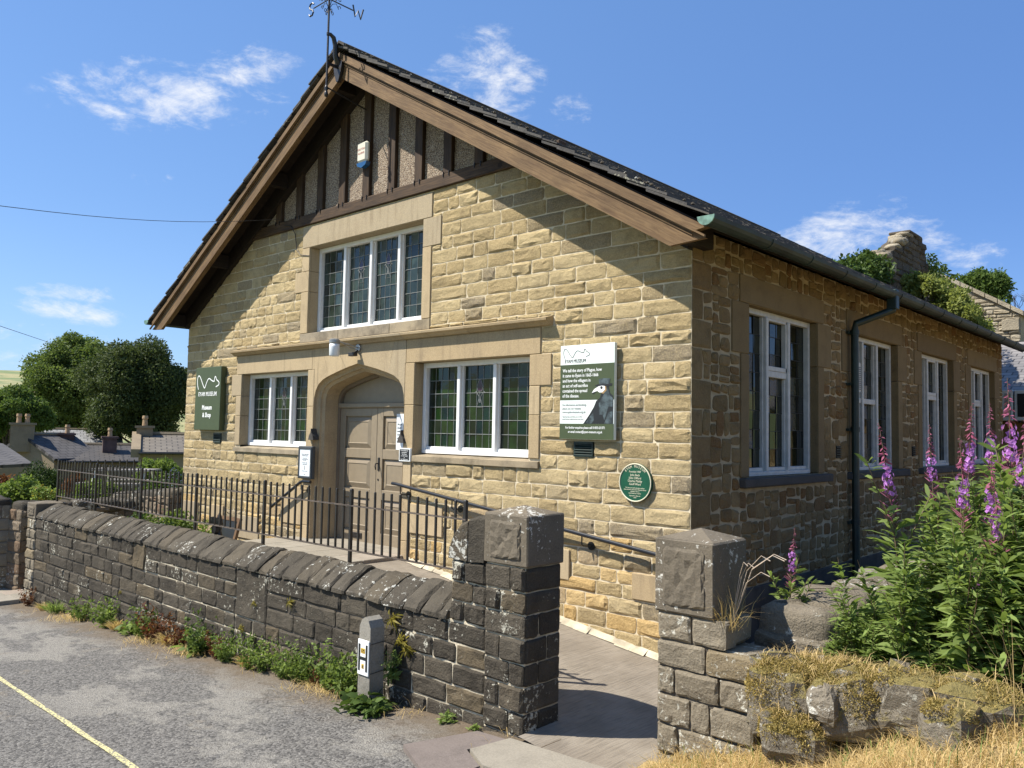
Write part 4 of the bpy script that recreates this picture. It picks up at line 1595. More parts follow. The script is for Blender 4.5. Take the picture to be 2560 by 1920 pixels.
def pier_stones(parent, faces, z0, z1, h, mat, rng, out=(.01, .035), nm='stone'):
    for (fr, a, b, flip) in faces:
        for i, (c0, c1) in enumerate(courses(z0, z1, h, random.Random(7), .1)):
            L = b - a
            if L < .5:
                cut = [.38, .62][(i + flip) % 2] * L if rng.random() < .75 else L
                parts = [cut, L - cut] if cut < L else [L]
            else:
                parts = split_len(L, .18, .4, rng)
            u = a
            for p in parts:
                s = MB()
                if block(s, fr, u, u + p, c0, c1, rng.uniform(*out), .04, rng, 5, 4, .006, None, None, True):
                    s.build(nm, mat, parent)
                u += p


# gate pier bonded to the end of the wall
gp = empty('gate_pier', 'tall blackened stone gate pier with square cap and rounded shoulder at the wall end', 'gate pier', 'stone gate piers', (-.22, -2.0, 0))
gp.location = (0, 0, 0)
MB().box(-.415, -.03, WY - .008, WY + .37, -.3, 1.15).build('pier_core', M['mortar_pale'], gp)
MB().box(-.80, -.41, WY + .006, WY + .34, .6, 1.12).build('shoulder_core', M['mortar_pale'], gp)
rng = random.Random(8)
PFR = lambda u, v, w_: (u, WY - .015 - w_, v)
PRT = lambda u, v, w_: (-.025 + w_, u, v)
pier_stones(gp, [(PFR, -.42, -.02, 0)], -.2, 1.145, .165, M['wall_dark'], rng)
pier_stones(gp, [(PRT, WY - .012, WY + .375, 1)], -.2, 1.145, .165, M['wall_dark'], rng, (.004, .018))
pier_stones(gp, [(BF, -.80, -.42, 0)], .66, 1.125, .155, M['wall_dark'], rng)
DOME = [(-.82, 1.13), (-.815, 1.21), (-.765, 1.32), (-.69, 1.40), (-.60, 1.45), (-.50, 1.475), (-.435, 1.48), (-.435, 1.13)]
for (a, b) in ((-.9, -.615), (-.605, -.43)):
    pl = [(max(a, min(b, x_)), z_) for x_, z_ in DOME]
    zc = lambda x_: float(np.interp(x_, [p[0] for p in DOME[:7]], [p[1] for p in DOME[:7]]))
    pl = [(x_, min(z_, zc(x_)) if z_ > 1.14 else z_) for x_, z_ in pl]
    uniq = []
    for p in pl:
        if not uniq or math.hypot(p[0] - uniq[-1][0], p[1] - uniq[-1][1]) > .004:
            uniq.append(p)
    mb = MB()
    n = len(uniq)
    secs = [(-2.225, .93), (-2.205, 1.0), (-2.0, 1.02), (-1.86, .98)]
    v = [(x_ + RNG.uniform(-.006, .006), yy, 1.13 + (z_ - 1.13) * sc_ + RNG.uniform(-.006, .006)) for yy, sc_ in secs for x_, z_ in uniq]
    f = [(k * n + i, k * n + (i + 1) % n, (k + 1) * n + (i + 1) % n, (k + 1) * n + i) for k in range(3) for i in range(n)] + [tuple(range(n))[::-1], tuple(range(3 * n, 4 * n))]
    mb.add(v, f, rt()).build('shoulder_stone', M['cope'], gp)
cap_stone('cap_stone', gp, -.435, .0, WY - .03, WY + .385, 1.15, 1.515, M['cap'], [(lambda u, v, w_: (u, WY - .03 - w_, v), -.42, -.02)])

# second gate pier, with the broken toothing of a lost wall
g2 = empty('gate_pier', 'pale lichened stone gate pier with big tooled cap beside the dry grass bank', 'gate pier', 'stone gate piers')
RX0, RX1 = 1.06, 1.455
RF = lambda u, v, w_: (u, WY - w_, v)
RL = lambda u, v, w_: (RX0 - w_, WY + .40 - (u - WY), v)
MB().box(RX0 + .012, RX1 - .01, WY + .008, WY + .39, -.3, 1.03).build('pier_core', M['mortar_dark'], g2)
MB().box(RX1 - .02, 1.70, WY + .02, WY + .36, -.3, .84).build('stub_core', M['mortar_dark'], g2)
rng = random.Random(12)
rows = [(.86, 1.03, 1.53), (.70, .86, 1.74), (.535, .70, 1.69), (.355, .535, 1.70), (.18, .355, 1.70), (.02, .18, 1.70), (-.15, .02, 1.6)]
for i, (z0, z1, xr) in enumerate(rows):
    u = RX0
    for L in ([.24, xr - RX0 - .24], [.33, xr - RX0 - .33], [.12, .30, xr - RX0 - .42], [.23, .13, xr - RX0 - .36], [.15, xr - RX0 - .15], [.3, xr - RX0 - .3], [.26, xr - RX0 - .26])[i]:
        s = MB()
        block(s, RF, u, u + L, z0, z1, rng.uniform(.012, .028), .12, rng, 6, 5, .007, None, None, True)
        # the end stone of each course is a full rough block
        s.build('stone', M['post'], g2)
        u += L
    MB().cbox(RX1 - .05, xr - .012, WY + .02, WY + .34, z0 + .006, z1 - .006, .02, rt(rng), .008).build('stone', M['post'], g2)
    s = MB()
    block(s, RL, WY + .005, WY + .395, z0, z1, .012, .04, rng, 4, 4, .006)
    s.build('stone', M['post'], g2)
cap_stone('cap_stone', g2, RX0 - .012, RX1 + .0, WY - .022, WY + .39, 1.03, 1.475, M['cap'], [(lambda u, v, w_: (u, WY - .022 - w_, v), RX0, RX1 - .012)], .06)

# end pier at the far end of the wall, then the garden walls beyond it
g3 = empty('end_pier', 'squat weathered pier with a flat cap closing the far end of the boundary wall', 'wall pier')
MB().box(-10.56, -10.21, WY - .005, WY + .40, -1.2, .62).build('pier_core', M['mortar_dark'], g3)
rng = random.Random(77)
pier_stones(g3, [(lambda u, v, w_: (u, WY - .01 - w_, v), -10.575, -10.2, 0)], -.95, .63, .158, M['post'], rng)
cap_stone('cap_stone', g3, -10.59, -10.19, WY - .03, WY + .42, .63, .87, M['cap'], [(lambda u, v, w_: (u, WY - .03 - w_, v), -10.58, -10.20)], .03)

gw = empty('garden_wall', 'dark mossy rubble wall in shade beside the narrow pavement passage', 'wall', 'old garden walls')


def rubble_run(parent, p0, p1, thick, z0a, z1a, z0b, z1b, rng, size=(.2, .4), h=.17, mat='garden_wall', both=True, cope=True, copeh=.13):
    """free-standing rubble wall from p0 to p1 (xy) with coping lumps"""
    d = Vector((p1[0] - p0[0], p1[1] - p0[1], 0))
    L = d.length
    d.normalize()
    nrm = Vector((d.y, -d.x, 0))
    zt = lambda u: z1a + (z1b - z1a) * u / L
    zb_ = lambda u: z0a + (z0b - z0a) * u / L
    o = Vector((p0[0], p0[1], 0))
    c = MB()
    hw = thick / 2 - .012
    pts = [o + nrm * s_ * hw + d * u for u in (0, L) for s_ in (-1, 1)]
    c.add([(p.x, p.y, zb_(u)) for p, u in zip(pts, (0, 0, L, L))] + [(p.x, p.y, zt(u) - .01) for p, u in zip(pts, (0, 0, L, L))],
          [(0, 1, 3, 2), (4, 6, 7, 5), (0, 4, 5, 1), (2, 3, 7, 6), (0, 2, 6, 4), (1, 5, 7, 3)])
    c.build('wall_core', M['mortar_dark'], parent)
    for s_ in ((1, -1) if both else (1,)):
        fr = lambda u, v, w_: tuple(o + d * u + nrm * s_ * (thick / 2 - .01 + w_) + Vector((0, 0, v)))
        fr2 = (lambda u, v, w_: fr(u, v, w_))
        for c0, c1 in courses(min(z0a, z0b), max(z1a, z1b), h, rng, .25):
            u = 0
            for sl in split_len(L, *size, rng):
                if c0 < zt(u + sl / 2) - .03 and c1 > zb_(u + sl / 2):
                    hi = min(c1, zt(u + sl / 2))
                    q_ = .03
                    j = lambda: rng.uniform(-q_, q_) * .5
                    poly = round_quad([(u + j(), c0 + j()), (u + sl + j(), c0 + j()), (u + sl + j(), hi + j()), (u + j(), hi + j())], rng, .008, .2)
                    s = MB()
                    poly_stone(s, fr2, poly if s_ > 0 else poly[::-1], rng.uniform(.015, .045), .04, rng)
                    s.build('stone', M[mat], parent)
                u += sl
    for (eo, ed, en) in ((o, nrm, -d), (o + d * L, nrm, d)):      # the two ends
        ze = (zb_(0), zt(0)) if en == -d else (zb_(L), zt(L))
        fe = lambda u, v, w_: tuple(eo + ed * u + en * w_ + Vector((0, 0, v)))
        for i_, (c0, c1) in enumerate(courses(ze[0], ze[1], h, rng, .2)):
            m_ = thick * rng.uniform(-.15, .15)
            for (a_e, b_e) in (((-thick / 2, m_), (m_, thick / 2)) if i_ % 2 else ((-thick / 2, thick / 2),)):
                s = MB()
                if block(s, fe, a_e, b_e, c0, c1, rng.uniform(.015, .03), .05, rng, 4, 4, .008):
                    if en != -d:
                        s.f = [f_[::-1] for f_ in s.f]
                    s.build('stone', M[mat], parent)
    if cope:
        u = 0
        for sl in split_len(L, size[0] * 1.2, size[1] * 1.3, rng):
            cpos = o + d * (u + sl / 2)
            lump(parent, 'coping_stone', (cpos.x, cpos.y, zt(u + sl / 2)), d, sl * .5, thick * .54, copeh * rng.uniform(.85, 1.2), rng, M['cope' if mat != 'boulder_bare' else 'boulder_bare'])
            u += sl


def lump(parent, name, c, d, rl, rw, rh, rng, mat, nu=12, nv=7, noise=.09, p=.55):
    """rounded boulder: superellipsoid with noise; d = long axis (xy)"""
    d = Vector((d[0], d[1], 0)).normalized()
    nrm = Vector((-d.y, d.x, 0))
    v, f = [], []
    sg = lambda a: math.copysign(abs(a) ** p, a)
    ph = [rng.uniform(0, 6.28) for _ in range(6)]
    for j in range(nv + 1):
        b = -math.pi / 2 + math.pi * j / nv
        for i in range(nu):
            a = 2 * math.pi * i / nu
            x_, y_, z_ = sg(math.cos(b)) * sg(math.cos(a)), sg(math.cos(b)) * sg(math.sin(a)), sg(math.sin(b))
            k = 1 + noise * (math.sin(2.3 * a + ph[0]) + math.sin(3.1 * b + ph[1] + a) + .7 * math.sin(5 * a + ph[2] + 2 * b)) * .6 + rng.uniform(-.5, .5) * noise
            pnt = Vector(c) + (d * x_ * rl + nrm * y_ * rw) * k + Vector((0, 0, z_ * rh * k))
            v.append(pnt)
    for j in range(nv):
        for i in range(nu):
            i2 = (i + 1) % nu
            f.append((j * nu + i, j * nu + i2, (j + 1) * nu + i2, (j + 1) * nu + i))
    if parent is None:
        return MB().add(v, f, rt(rng))
    return MB().add(v, f, rt(rng)).build(name, mat, parent, smooth=True)


rng = random.Random(41)
rubble_run(gw, (-12.35, 1.6), (-11.75, -2.05), .42, -1.3, .55, -1.1, .66, rng)
g4 = empty('garden_wall', 'lichened rubble garden wall behind the railing, running out from the hall corner', 'wall', 'old garden walls')
rubble_run(g4, (-15.0, .9), (-10.02, .02), .45, -1.6, .48, -.4, .92, rng)
g5 = empty('rubble_wall', 'broad rough dry-stone wall behind the gate pier, half hidden by willowherb', 'wall', 'old garden walls')
rubble_run(g5, (1.72, -1.78), (1.60, 3.6), .46, -.2, .92, .1, .92, rng, (.25, .5), .2, 'boulder_bare', True, True, .16)
g6 = empty('gate_stub', 'pale stone wall stub beside the pavement passage', 'wall')
rubble_run(g6, (-13.0, -2.1), (-11.98, -2.25), .4, -1.3, .7, -1.2, .72, rng, (.25, .4), .2, 'post')

# ------------------------------------------------------------------ terrace behind the wall
ter = obj('terrace', None, None, kind='structure')
for i in range(5):
    for j in range(3):
        x0 = -6.45 + i * .49
        MB().cbox(x0 + .003, x0 + .487, -1.86 + j * .62 + .003, -1.86 + (j + 1) * .62 - .003, .42, .572, .006, rt()).build('paving_slab', M['flag'], ter)
MB().box(-6.46, -3.99, -1.855, .36, -.3, .43).build('terrace_base', M['dark'], ter)
MB().box(-6.04, -4.07, 0.003, .42, .2, .572).build('door_step', M['flag'], ter)
for k in range(3):     # steps going down along the front of the hall
    MB().cbox(-6.45 - .34 * (k + 1), -6.452 - .34 * k, -1.2, -.03, -.1, .572 - .165 * (k + 1), .008, rt()).build('step', M['flag'], ter)
# flower bed
sheet('flower_bed', np.linspace(-10.55, -6.5, 30), np.linspace(-1.86, -.0, 12), lambda x, y: .20 + .04 * np.sin(x * 3) * np.cos(y * 5), M['soil'], .02, kind='structure')
# white lime fillet at the foot of the wall
mb = MB()
for k in range(24):
    a, b = -3.9 + k * .165, -3.9 + (k + 1) * .165
    za, zb_ = float(ramp_z(a, -.1)), float(ramp_z(b, -.1))
    wa = .085 + .02 * math.sin(k * 1.7)
    mb.add([(a, -.005, za + .05), (b, -.005, zb_ + .05), (b, -wa, zb_ + .006), (a, -wa, za + .006)], [(0, 1, 2, 3)])
fil = mb.build('mortar_fillet', M['mortar_pale'], None, kind='structure')

# ------------------------------------------------------------------ iron railing on the wall
rail = empty('iron_railing', 'black iron railing of plain upright bars standing on the boundary wall', 'railing')
RY = -1.875
ZB, ZT, ZTIP = .965, 1.385, 1.535


def rail_run(p0, p1, posts):
    d = Vector((p1[0] - p0[0], p1[1] - p0[1], 0))
    L = d.length
    d.normalize()
    nrm = Vector((-d.y, d.x, 0))
    o = Vector((*p0, 0))

    def bar(u, r_, z0, z1, name):
        c = o + d * u
        v = [tuple(c + d * a * r_ + nrm * b * r_ + Vector((0, 0, z))) for z in (z0, z1 - r_ * .6) for a, b in ((-1, -1), (1, -1), (1, 1), (-1, 1))]
        v += [tuple(c + d * a * r_ * .6 + nrm * b * r_ * .6 + Vector((0, 0, z1))) for a, b in ((-1, -1), (1, -1), (1, 1), (-1, 1))]
        f = [(0, 1, 5, 4), (1, 2, 6, 5), (2, 3, 7, 6), (3, 0, 4, 7), (4, 5, 9, 8), (5, 6, 10, 9), (6, 7, 11, 10), (7, 4, 8, 11), (8, 9, 10, 11), (3, 2, 1, 0)]
        MB().add(v, f).build(name, M['iron'], rail)
    for z in (ZB, ZT):
        v = [tuple(o + d * u + nrm * b * .015 + Vector((0, 0, z + c * .006))) for u in (-.015, L + .015) for b, c in ((-1, -1), (1, -1), (1, 1), (-1, 1))]
        MB().add(v, [(0, 1, 2, 3), (7, 6, 5, 4), (0, 4, 5, 1), (1, 5, 6, 2), (2, 6, 7, 3), (3, 7, 4, 0)]).build('rail', M['iron_rail'], rail)
    n = int(round(L / .12))
    for k in range(n + 1):
        if k % 13 == 0 and posts:
            bar(k * L / n, .0145, .70, ZTIP + .01, 'post')
        else:
            bar(k * L / n, .0085, ZB - .002, ZTIP, 'bar')


rail_run((-1.0, RY), (-10.36, RY), True)
rail_run((-10.36, RY + .12), (-10.36, RY + 1.3), False)

# ------------------------------------------------------------------ handrails
def handrail(label, pts, brackets):
    h = empty('handrail', label, 'handrail', 'wall handrails')
    MB().tube(pts, .0215, 12).build('tube', M['black_tube'], h)
    for (x_, z_) in brackets:
        b = MB().tube([(x_, -.105, z_ - .012), (x_, -.105, z_ - .10), (x_ + .012, -.09, z_ - .115), (x_ + .05, -.02, z_ - .115)], .0075, 8)
        b.build('bracket', M['black_tube'], h)
        MB().disc((x_ + .05, -.012, z_ - .115), (0, 1, 0), .042, .018, 18).build('rose', M['black_tube'], h)


rz = lambda x_: 1.454 + (1.012 - 1.454) * (x_ + 4.117) / (4.117 - .298)
handrail('black tubular handrail sloping down the wall beside the ramp', [(-4.14, -.105, 1.452), (-4.06, -.105, rz(-4.06)), (-2, -.105, rz(-2)), (.25, -.105, rz(.25))],
         [(-3.98, rz(-3.98)), (-3.05, rz(-3.05)), (-1.16, rz(-1.16))])
handrail('short black handrail sloping down by the steps left of the door', [(-5.93, -.105, 1.372), (-6.12, -.105, 1.372), (-6.18, -.105, 1.355), (-6.95, -.105, .94)],
         [(-6.16, 1.36)])


# ------------------------------------------------------------------ signs and fittings on the front
def text(parent, body, x_, z_, size, mat, y, name='lettering', align='LEFT', sx=1.0, rot=0.0, th=.0012, bold=0.0):
    cu = bpy.data.curves.new('lettering', 'FONT')
    cu.body = body
    cu.size = size
    cu.align_x = align
    cu.resolution_u = 2
    cu.offset = bold
    cu.extrude = th / 2
    tmp = bpy.data.objects.new('tmp', cu)
    me = bpy.data.meshes.new_from_object(tmp)
    bpy.data.objects.remove(tmp)
    mt = Matrix.Translation((x_, y, z_)) @ Matrix.Rotation(rot, 4, 'Y') @ Matrix.Rotation(math.pi / 2, 4, 'X') @ Matrix.Diagonal((sx, 1, 1, 1))
    me.transform(mt)
    me.materials.clear()
    me.materials.append(mat)
    return obj(name, me, parent)


def ribbon(pts, wd, fn, name, mat, parent, d=.0012):
    """flat line of width wd along 2-D points"""
    sm = []
    for i in range(len(pts) - 1):     # Catmull-Rom
        p0, p1, p2, p3 = pts[max(i - 1, 0)], pts[i], pts[i + 1], pts[min(i + 2, len(pts) - 1)]
        for k in range(6):
            t_ = k / 6
            sm.append(tuple(.5 * (2 * p1[j] + (p2[j] - p0[j]) * t_ + (2 * p0[j] - 5 * p1[j] + 4 * p2[j] - p3[j]) * t_ ** 2 + (3 * p1[j] - p0[j] - 3 * p2[j] + p3[j]) * t_ ** 3) for j in (0, 1)))
    sm.append(pts[-1])
    v, f = [], []
    for i, p in enumerate(sm):
        a, b = sm[max(i - 1, 0)], sm[min(i + 1, len(sm) - 1)]
        tx, tz = b[0] - a[0], b[1] - a[1]
        l = math.hypot(tx, tz) or 1
        nx, nz = -tz / l * wd / 2, tx / l * wd / 2
        v += [fn(p[0] + nx, p[1] + nz), fn(p[0] - nx, p[1] - nz)]
    f = [(2 * i, 2 * i + 1, 2 * i + 3, 2 * i + 2) for i in range(len(sm) - 1)]
    return MB().add(v, f).build(name, mat, parent)


RAT = [(.08, .0), (.035, .10), (.02, .20), (.05, .285), (.10, .295), (.17, .24), (.26, .12), (.34, .035), (.375, .05), (.44, .15), (.50, .215), (.56, .225), (.63, .195), (.70, .17), (.765, .165),
       (.775, .20), (.79, .25), (.82, .26), (.845, .225), (.865, .195), (.93, .165), (.975, .13), (.965, .085), (.90, .06), (.84, .045)]

# green hanging sign, left
sg = empty('wall_sign', 'dark green boxed wall sign with a white line-drawn rat above two lines of text', 'sign')
X0, X1, Z0, Z1 = -9.44, -8.575, 2.06, 3.105
MB().cbox(X0, X1, -.11, -.012, Z0, Z1, .006).build('sign_box', M['sign_green'], sg)
fn = lambda s_, x_, z_, y: (lambda a, b: (x_ + a * s_, y, z_ + b * s_))
ribbon(RAT, .022, fn(.78, X0 + .05, 2.735, -.1125), 'rat_outline', M['letter'], sg)
text(sg, 'EYAM MUSEUM', (X0 + X1) / 2, 2.625, .098, M['letter'], -.1125, align='CENTER', sx=.95, bold=.001)
text(sg, 'Museum', (X0 + X1) / 2, 2.40, .105, M['letter'], -.1125, align='CENTER', sx=.95, bold=.003)
text(sg, '& Shop', (X0 + X1) / 2, 2.275, .105, M['letter'], -.1125, align='CENTER', sx=.95, bold=.003)

# poster panel, right
ps = empty('poster_board', 'white and green information board with a printed beaked plague doctor', 'sign')
X0, X1, Z0, Z1 = -1.492, -.807, 2.052, 3.012
W_, H_ = X1 - X0, Z1 - Z0
MB().cbox(X0, X1, -.075, -.035, Z0, Z1, .003).build('panel', M['panel_white'], ps)
for (sx_) in (X0 + .06, X1 - .1):
    MB().box(sx_, sx_ + .05, -.036, .0, Z0 + .03, Z1 - .03).build('batten', M['iron'], ps)
PX = lambda u: X0 + u * W_
PZ = lambda v_: Z1 - v_ * H_
PY = -.0765


def flat(poly, mat, y, name='print'):
    from mathutils.geometry import tessellate_polygon
    pts = [(PX(u), y, PZ(v_)) for u, v_ in poly]
    tri = tessellate_polygon([[Vector((p[0], p[2], 0)) for p in pts]])
    return MB().add(pts, [tuple(t_) for t_ in tri]).build(name, mat, ps)


flat([(0.003, .208), (.997, .208), (.997, .585), (.003, .585)], M['sign_green'], PY, 'green_band')
flat([(0.003, .835), (.997, .835), (.997, .997), (.003, .997)], M['sign_green'], PY, 'green_band')
ribbon(RAT, .016, fn(.35, PX(.05), PZ(.145), PY - .0005), 'rat_outline', M['print_dark'], ps)
text(ps, 'EYAM MUSEUM', PX(.085), PZ(.188), .052, M['print_dark'], PY - .0005, sx=.78)
for k, ln in enumerate(('We tell the story of Plague, how', 'it came to Eyam in 1665-1666', 'and how the villagers in', 'an act of self-sacrifice', 'contained the spread', 'of the disease.')):
    text(ps, ln, PX(.05), PZ(.287 + .054 * k), .047, M['letter'], PY - .001, sx=.80, bold=.0006)
for k, (ln, sz) in enumerate((('For information and bookings', .034), ('please see our website:', .034), ('www.eyam-museum.org.uk', .036))):
    text(ps, ln, PX(.05), PZ(.647 + .038 * k), sz, M['print_grey'], PY - .0005, sx=.76)
for k, ln in enumerate(('Opening days and times are on the', 'board below (right) by the front door')):
    text(ps, ln, PX(.05), PZ(.768 + .026 * k), .022, M['print_grey'], PY - .0005, sx=.82)
text(ps, 'For further enquiries please call 01433 631371', PX(.48), PZ(.888), .034, M['letter'], PY - .001, align='CENTER', sx=.78, bold=.0005)
text(ps, 'or email contact@eyam-museum.org.uk', PX(.48), PZ(.932), .034, M['letter'], PY - .001, align='CENTER', sx=.78, bold=.0005)
# the printed figure: coat, sleeves, hood, mask, hat
flat([(.45, .835), (.56, .74), (.64, .66), (.68, .60), (.75, .565), (.77, .52), (.78, .47), (.90, .44), (.93, .52), (.985, .55), (.985, .835)], M['coat_dark'], PY - .001, 'printed_coat')
flat([(.73, .62), (.80, .55), (.88, .46), (.92, .54), (.975, .57), (.975, .66), (.90, .66), (.86, .74), (.83, .80), (.80, .74), (.74, .74)], M['coat'], PY - .0014, 'printed_highlight')
flat([(.50, .82), (.57, .76), (.63, .72), (.645, .80), (.60, .832), (.52, .832)], M['coat'], PY - .0014, 'printed_highlight')
flat([(.83, .832), (.90, .72), (.975, .70), (.975, .832)], M['coat'], PY - .0014, 'printed_highlight')
flat([(.80, .44), (.855, .44), (.865, .49), (.81, .525), (.765, .515)], M['tan'], PY - .0018, 'printed_scarf')
flat([(.60, .515), (.645, .475), (.70, .455), (.76, .435), (.83, .435), (.84, .48), (.79, .51), (.74, .512), (.70, .495), (.645, .505)], M['letter'], PY - .0022, 'printed_mask')
flat([(.605, .515), (.65, .507), (.70, .497), (.66, .512), (.62, .528)], M['coat_dark'], PY - .0026, 'printed_beak')
flat([(.775 + .022 * math.cos(a), .462 + .016 * math.sin(a)) for a in np.linspace(0, 5.9, 10)], M['coat_dark'], PY - .0026, 'printed_eye')
flat([(.655, .437), (.72, .425), (.85, .415), (.965, .42), (.955, .445), (.86, .448), (.78, .44), (.70, .45)], M['coat_dark'], PY - .0028, 'printed_hat')
flat([(.735, .43), (.725, .375), (.80, .365), (.93, .370), (.915, .425)], M['coat'], PY - .0030, 'printed_hat')

# round green plaque
pq = empty('round_plaque', 'round dark green plaque with raised cream rim and lettering', 'plaque')
PCX, PCZ, PR = -.580, 1.653, .183
MB().disc((PCX, -.025, PCZ), (0, 1, 0), PR, .03, 40).build('plaque_disc', M['plaque_green'], pq)
rim = [(PCX + (PR - .005) * math.cos(a), -.042, PCZ + (PR - .005) * math.sin(a)) for a in np.linspace(0, 2 * math.pi, 41)]
MB().tube(rim, .006, 6, False).build('rim', M['cream'], pq)
for k, ch in enumerate('EYAM MUSEUM'):
    a = math.radians(90 + 44 - k * 8.8)
    text(pq, ch, PCX + .143 * math.cos(a), PCZ + .143 * math.sin(a), .034, M['cream'], -.0425, align='CENTER', rot=-(a - math.pi / 2), sx=.85)
for ln, dz, sz in (('Founded 1987', .095, .026), ('John Beck', .062, .030), ('John Clifford', .033, .030), ('Charles Maltby', .004, .030), ('Geoff Ward', -.025, .030), ('The four principal volunteers whose', -.056, .0165),
                   ('determination turned the Clarence Daniel', -.073, .0165), ('collection into an', -.090, .0165), ('award-winning museum', -.107, .0165), ('Opened on this site', -.131, .0175), ('1994', -.149, .0185)):
    text(pq, ln, PCX, PCZ + dz, sz, M['cream'], -.0425, align='CENTER', sx=.9)

# notice case left of the door
nc = empty('notice_case', 'slim grey glazed notice case with a printed opening-times sheet by the door', 'notice board')
X0, X1, Z0, Z1 = -6.305, -5.955, 1.405, 1.865
MB().cbox(X0, X1, -.075, -.02, Z0, Z1, .008).build('case', M['board_grey'], nc)
MB().box(X0 + .045, X1 - .045, -.0765, -.074, Z0 + .04, Z1 - .045).build('sheet', M['paper'], nc)
for a in ((X0 + .012, X0 + .044), (X1 - .044, X1 - .012)):
    MB().cbox(a[0], a[1], -.084, -.076, Z0 + .012, Z1 - .012, .003).build('case_frame', M['board_grey'], nc)
for a in ((Z0 + .012, Z0 + .04), (Z1 - .045, Z1 - .012)):
    MB().cbox(X0 + .044, X1 - .044, -.084, -.076, a[0], a[1], .003).build('case_frame', M['board_grey'], nc)
xc = (X0 + X1) / 2
ribbon(RAT, .006, fn(.10, xc - .05, Z1 - .085, -.0772), 'rat_outline', M['print_grey'], nc)
for ln, dz, sz in (('March to October 2025', .120, .021), ('OPENING HOURS', .143, .021), ('Tuesday to Sunday', .172, .016), ('and Bank Holiday Mondays', .190, .016), ('10am to 4pm', .208, .016), ('Last admission 3.30pm', .240, .017), ('Admission charges', .262, .017), ('Adult', .285, .014),
                   ('Child', .300, .014), ('Family', .315, .014), ('Group', .330, .014), ('Pre-booked groups welcome', .355, .015), ('Thank you', .400, .014)):
    text(nc, ln, xc, Z1 - dz, sz, M['print_dark'], -.0772, align='CENTER', sx=.85)
MB().disc((X1 - .028, -.086, 1.62), (0, 1, 0), .006, .006, 8).build('lock', M['galv'], nc)

# small black plate right of the door
bp = empty('small_plate', 'small black plate with a white border on the right door jamb', 'sign')
MB().cbox(-4.10, -3.885, -.045, -.019, 1.728, 1.893, .003).build('plate_border', M['letter'], bp)
MB().box(-4.085, -3.90, -.0465, -.044, 1.743, 1.878).build('plate', M['coat_dark'], bp)
for k, ln in enumerate(('The Red Cottage next', 'was donated to', 'Eyam Museum', 'as a millennium gift', 'by', 'Eyam Village Society')):
    text(bp, ln, -3.9925, 1.856 - .0215 * k, .0185, M['letter'], -.0475, align='CENTER', sx=.86)
# paper notice taped to the door leaf
pn_ = MB().add([(-4.64, DY - .0135, 2.33), (-4.36, DY - .0135, 2.33), (-4.36, DY - .016, 1.86), (-4.64, DY - .0145, 1.855), (-4.64, DY - .0125, 2.33), (-4.36, DY - .0125, 2.33), (-4.36, DY - .0125, 1.86), (-4.64, DY - .0125, 1.855)],
               [(0, 3, 2, 1), (4, 5, 6, 7)])
pno = pn_.build('paper_notice', M['paper'], None, label='white printed paper notice taped to the right door leaf', category='notice')
for k, ln in enumerate(('We are', 'closed', 'today', 'sorry for', 'any', 'trouble')):
    text(pno, ln, -4.62, 2.18 - .045 * k, .035, M['print_dark'], DY - .0165, sx=.9)

# alarm box in the gable
al = empty('alarm_box', 'cream alarm box with a blue strobe base high in the timbered gable', 'alarm')
MB().cbox(-5.085, -4.865, -.115, -.036, 5.70, 5.985, .03).build('alarm_case', M['alarm_white'], al)
MB().prism([(-5.083, 5.70), (-5.06, 5.655), (-4.975, 5.625), (-4.89, 5.655), (-4.867, 5.70)], lambda a, b, d: (a, d, b), -.11, -.038).build('strobe', M['alarm_blue'], al)
text(al, 'DALTON', -4.975, 5.865, .042, M['red_print'], -.1165, align='CENTER', sx=.9)
text(al, 'ALARMS', -4.975, 5.81, .042, M['red_print'], -.1165, align='CENTER', sx=.9)

# swan-neck lamp over the door
lp = empty('wall_lamp', 'white opal wall lamp on a bracket arm above the arched door', 'lamp')
MB().disc((-5.02, -.03, 3.20), (0, 1, 0), .05, .03, 16).build('wall_rose', M['galv'], lp)
MB().tube([(-5.02, -.04, 3.20), (-5.04, -.16, 3.235), (-5.07, -.33, 3.265)], .009, 8).build('arm', M['galv'], lp)
MB().tube([(-5.02, -.04, 3.17), (-5.045, -.16, 3.20), (-5.06, -.26, 3.245)], .006, 6).build('stay', M['galv'], lp)
MB().lathe([(.066, 0), (.07, .02), (.07, .055), (.05, .068), (.0, .075)], (-5.08, -.37, 3.225), 18).build('collar', M['galv'], lp, smooth=False)
MB().lathe([(.0, -.005), (.058, 0), (.066, .012), (.068, .12), (.067, .16)], (-5.08, -.37, 3.065), 20).build('shade', M['lamp_white'], lp, smooth=True)
sn = MB().cbox(-5.10, -4.98, -.14, -.07, 3.085, 3.135, .006)
sn.tube([(-5.02, -.035, 3.17), (-5.02, -.10, 3.12)], .012, 6).build('sensor', M['iron'], lp)

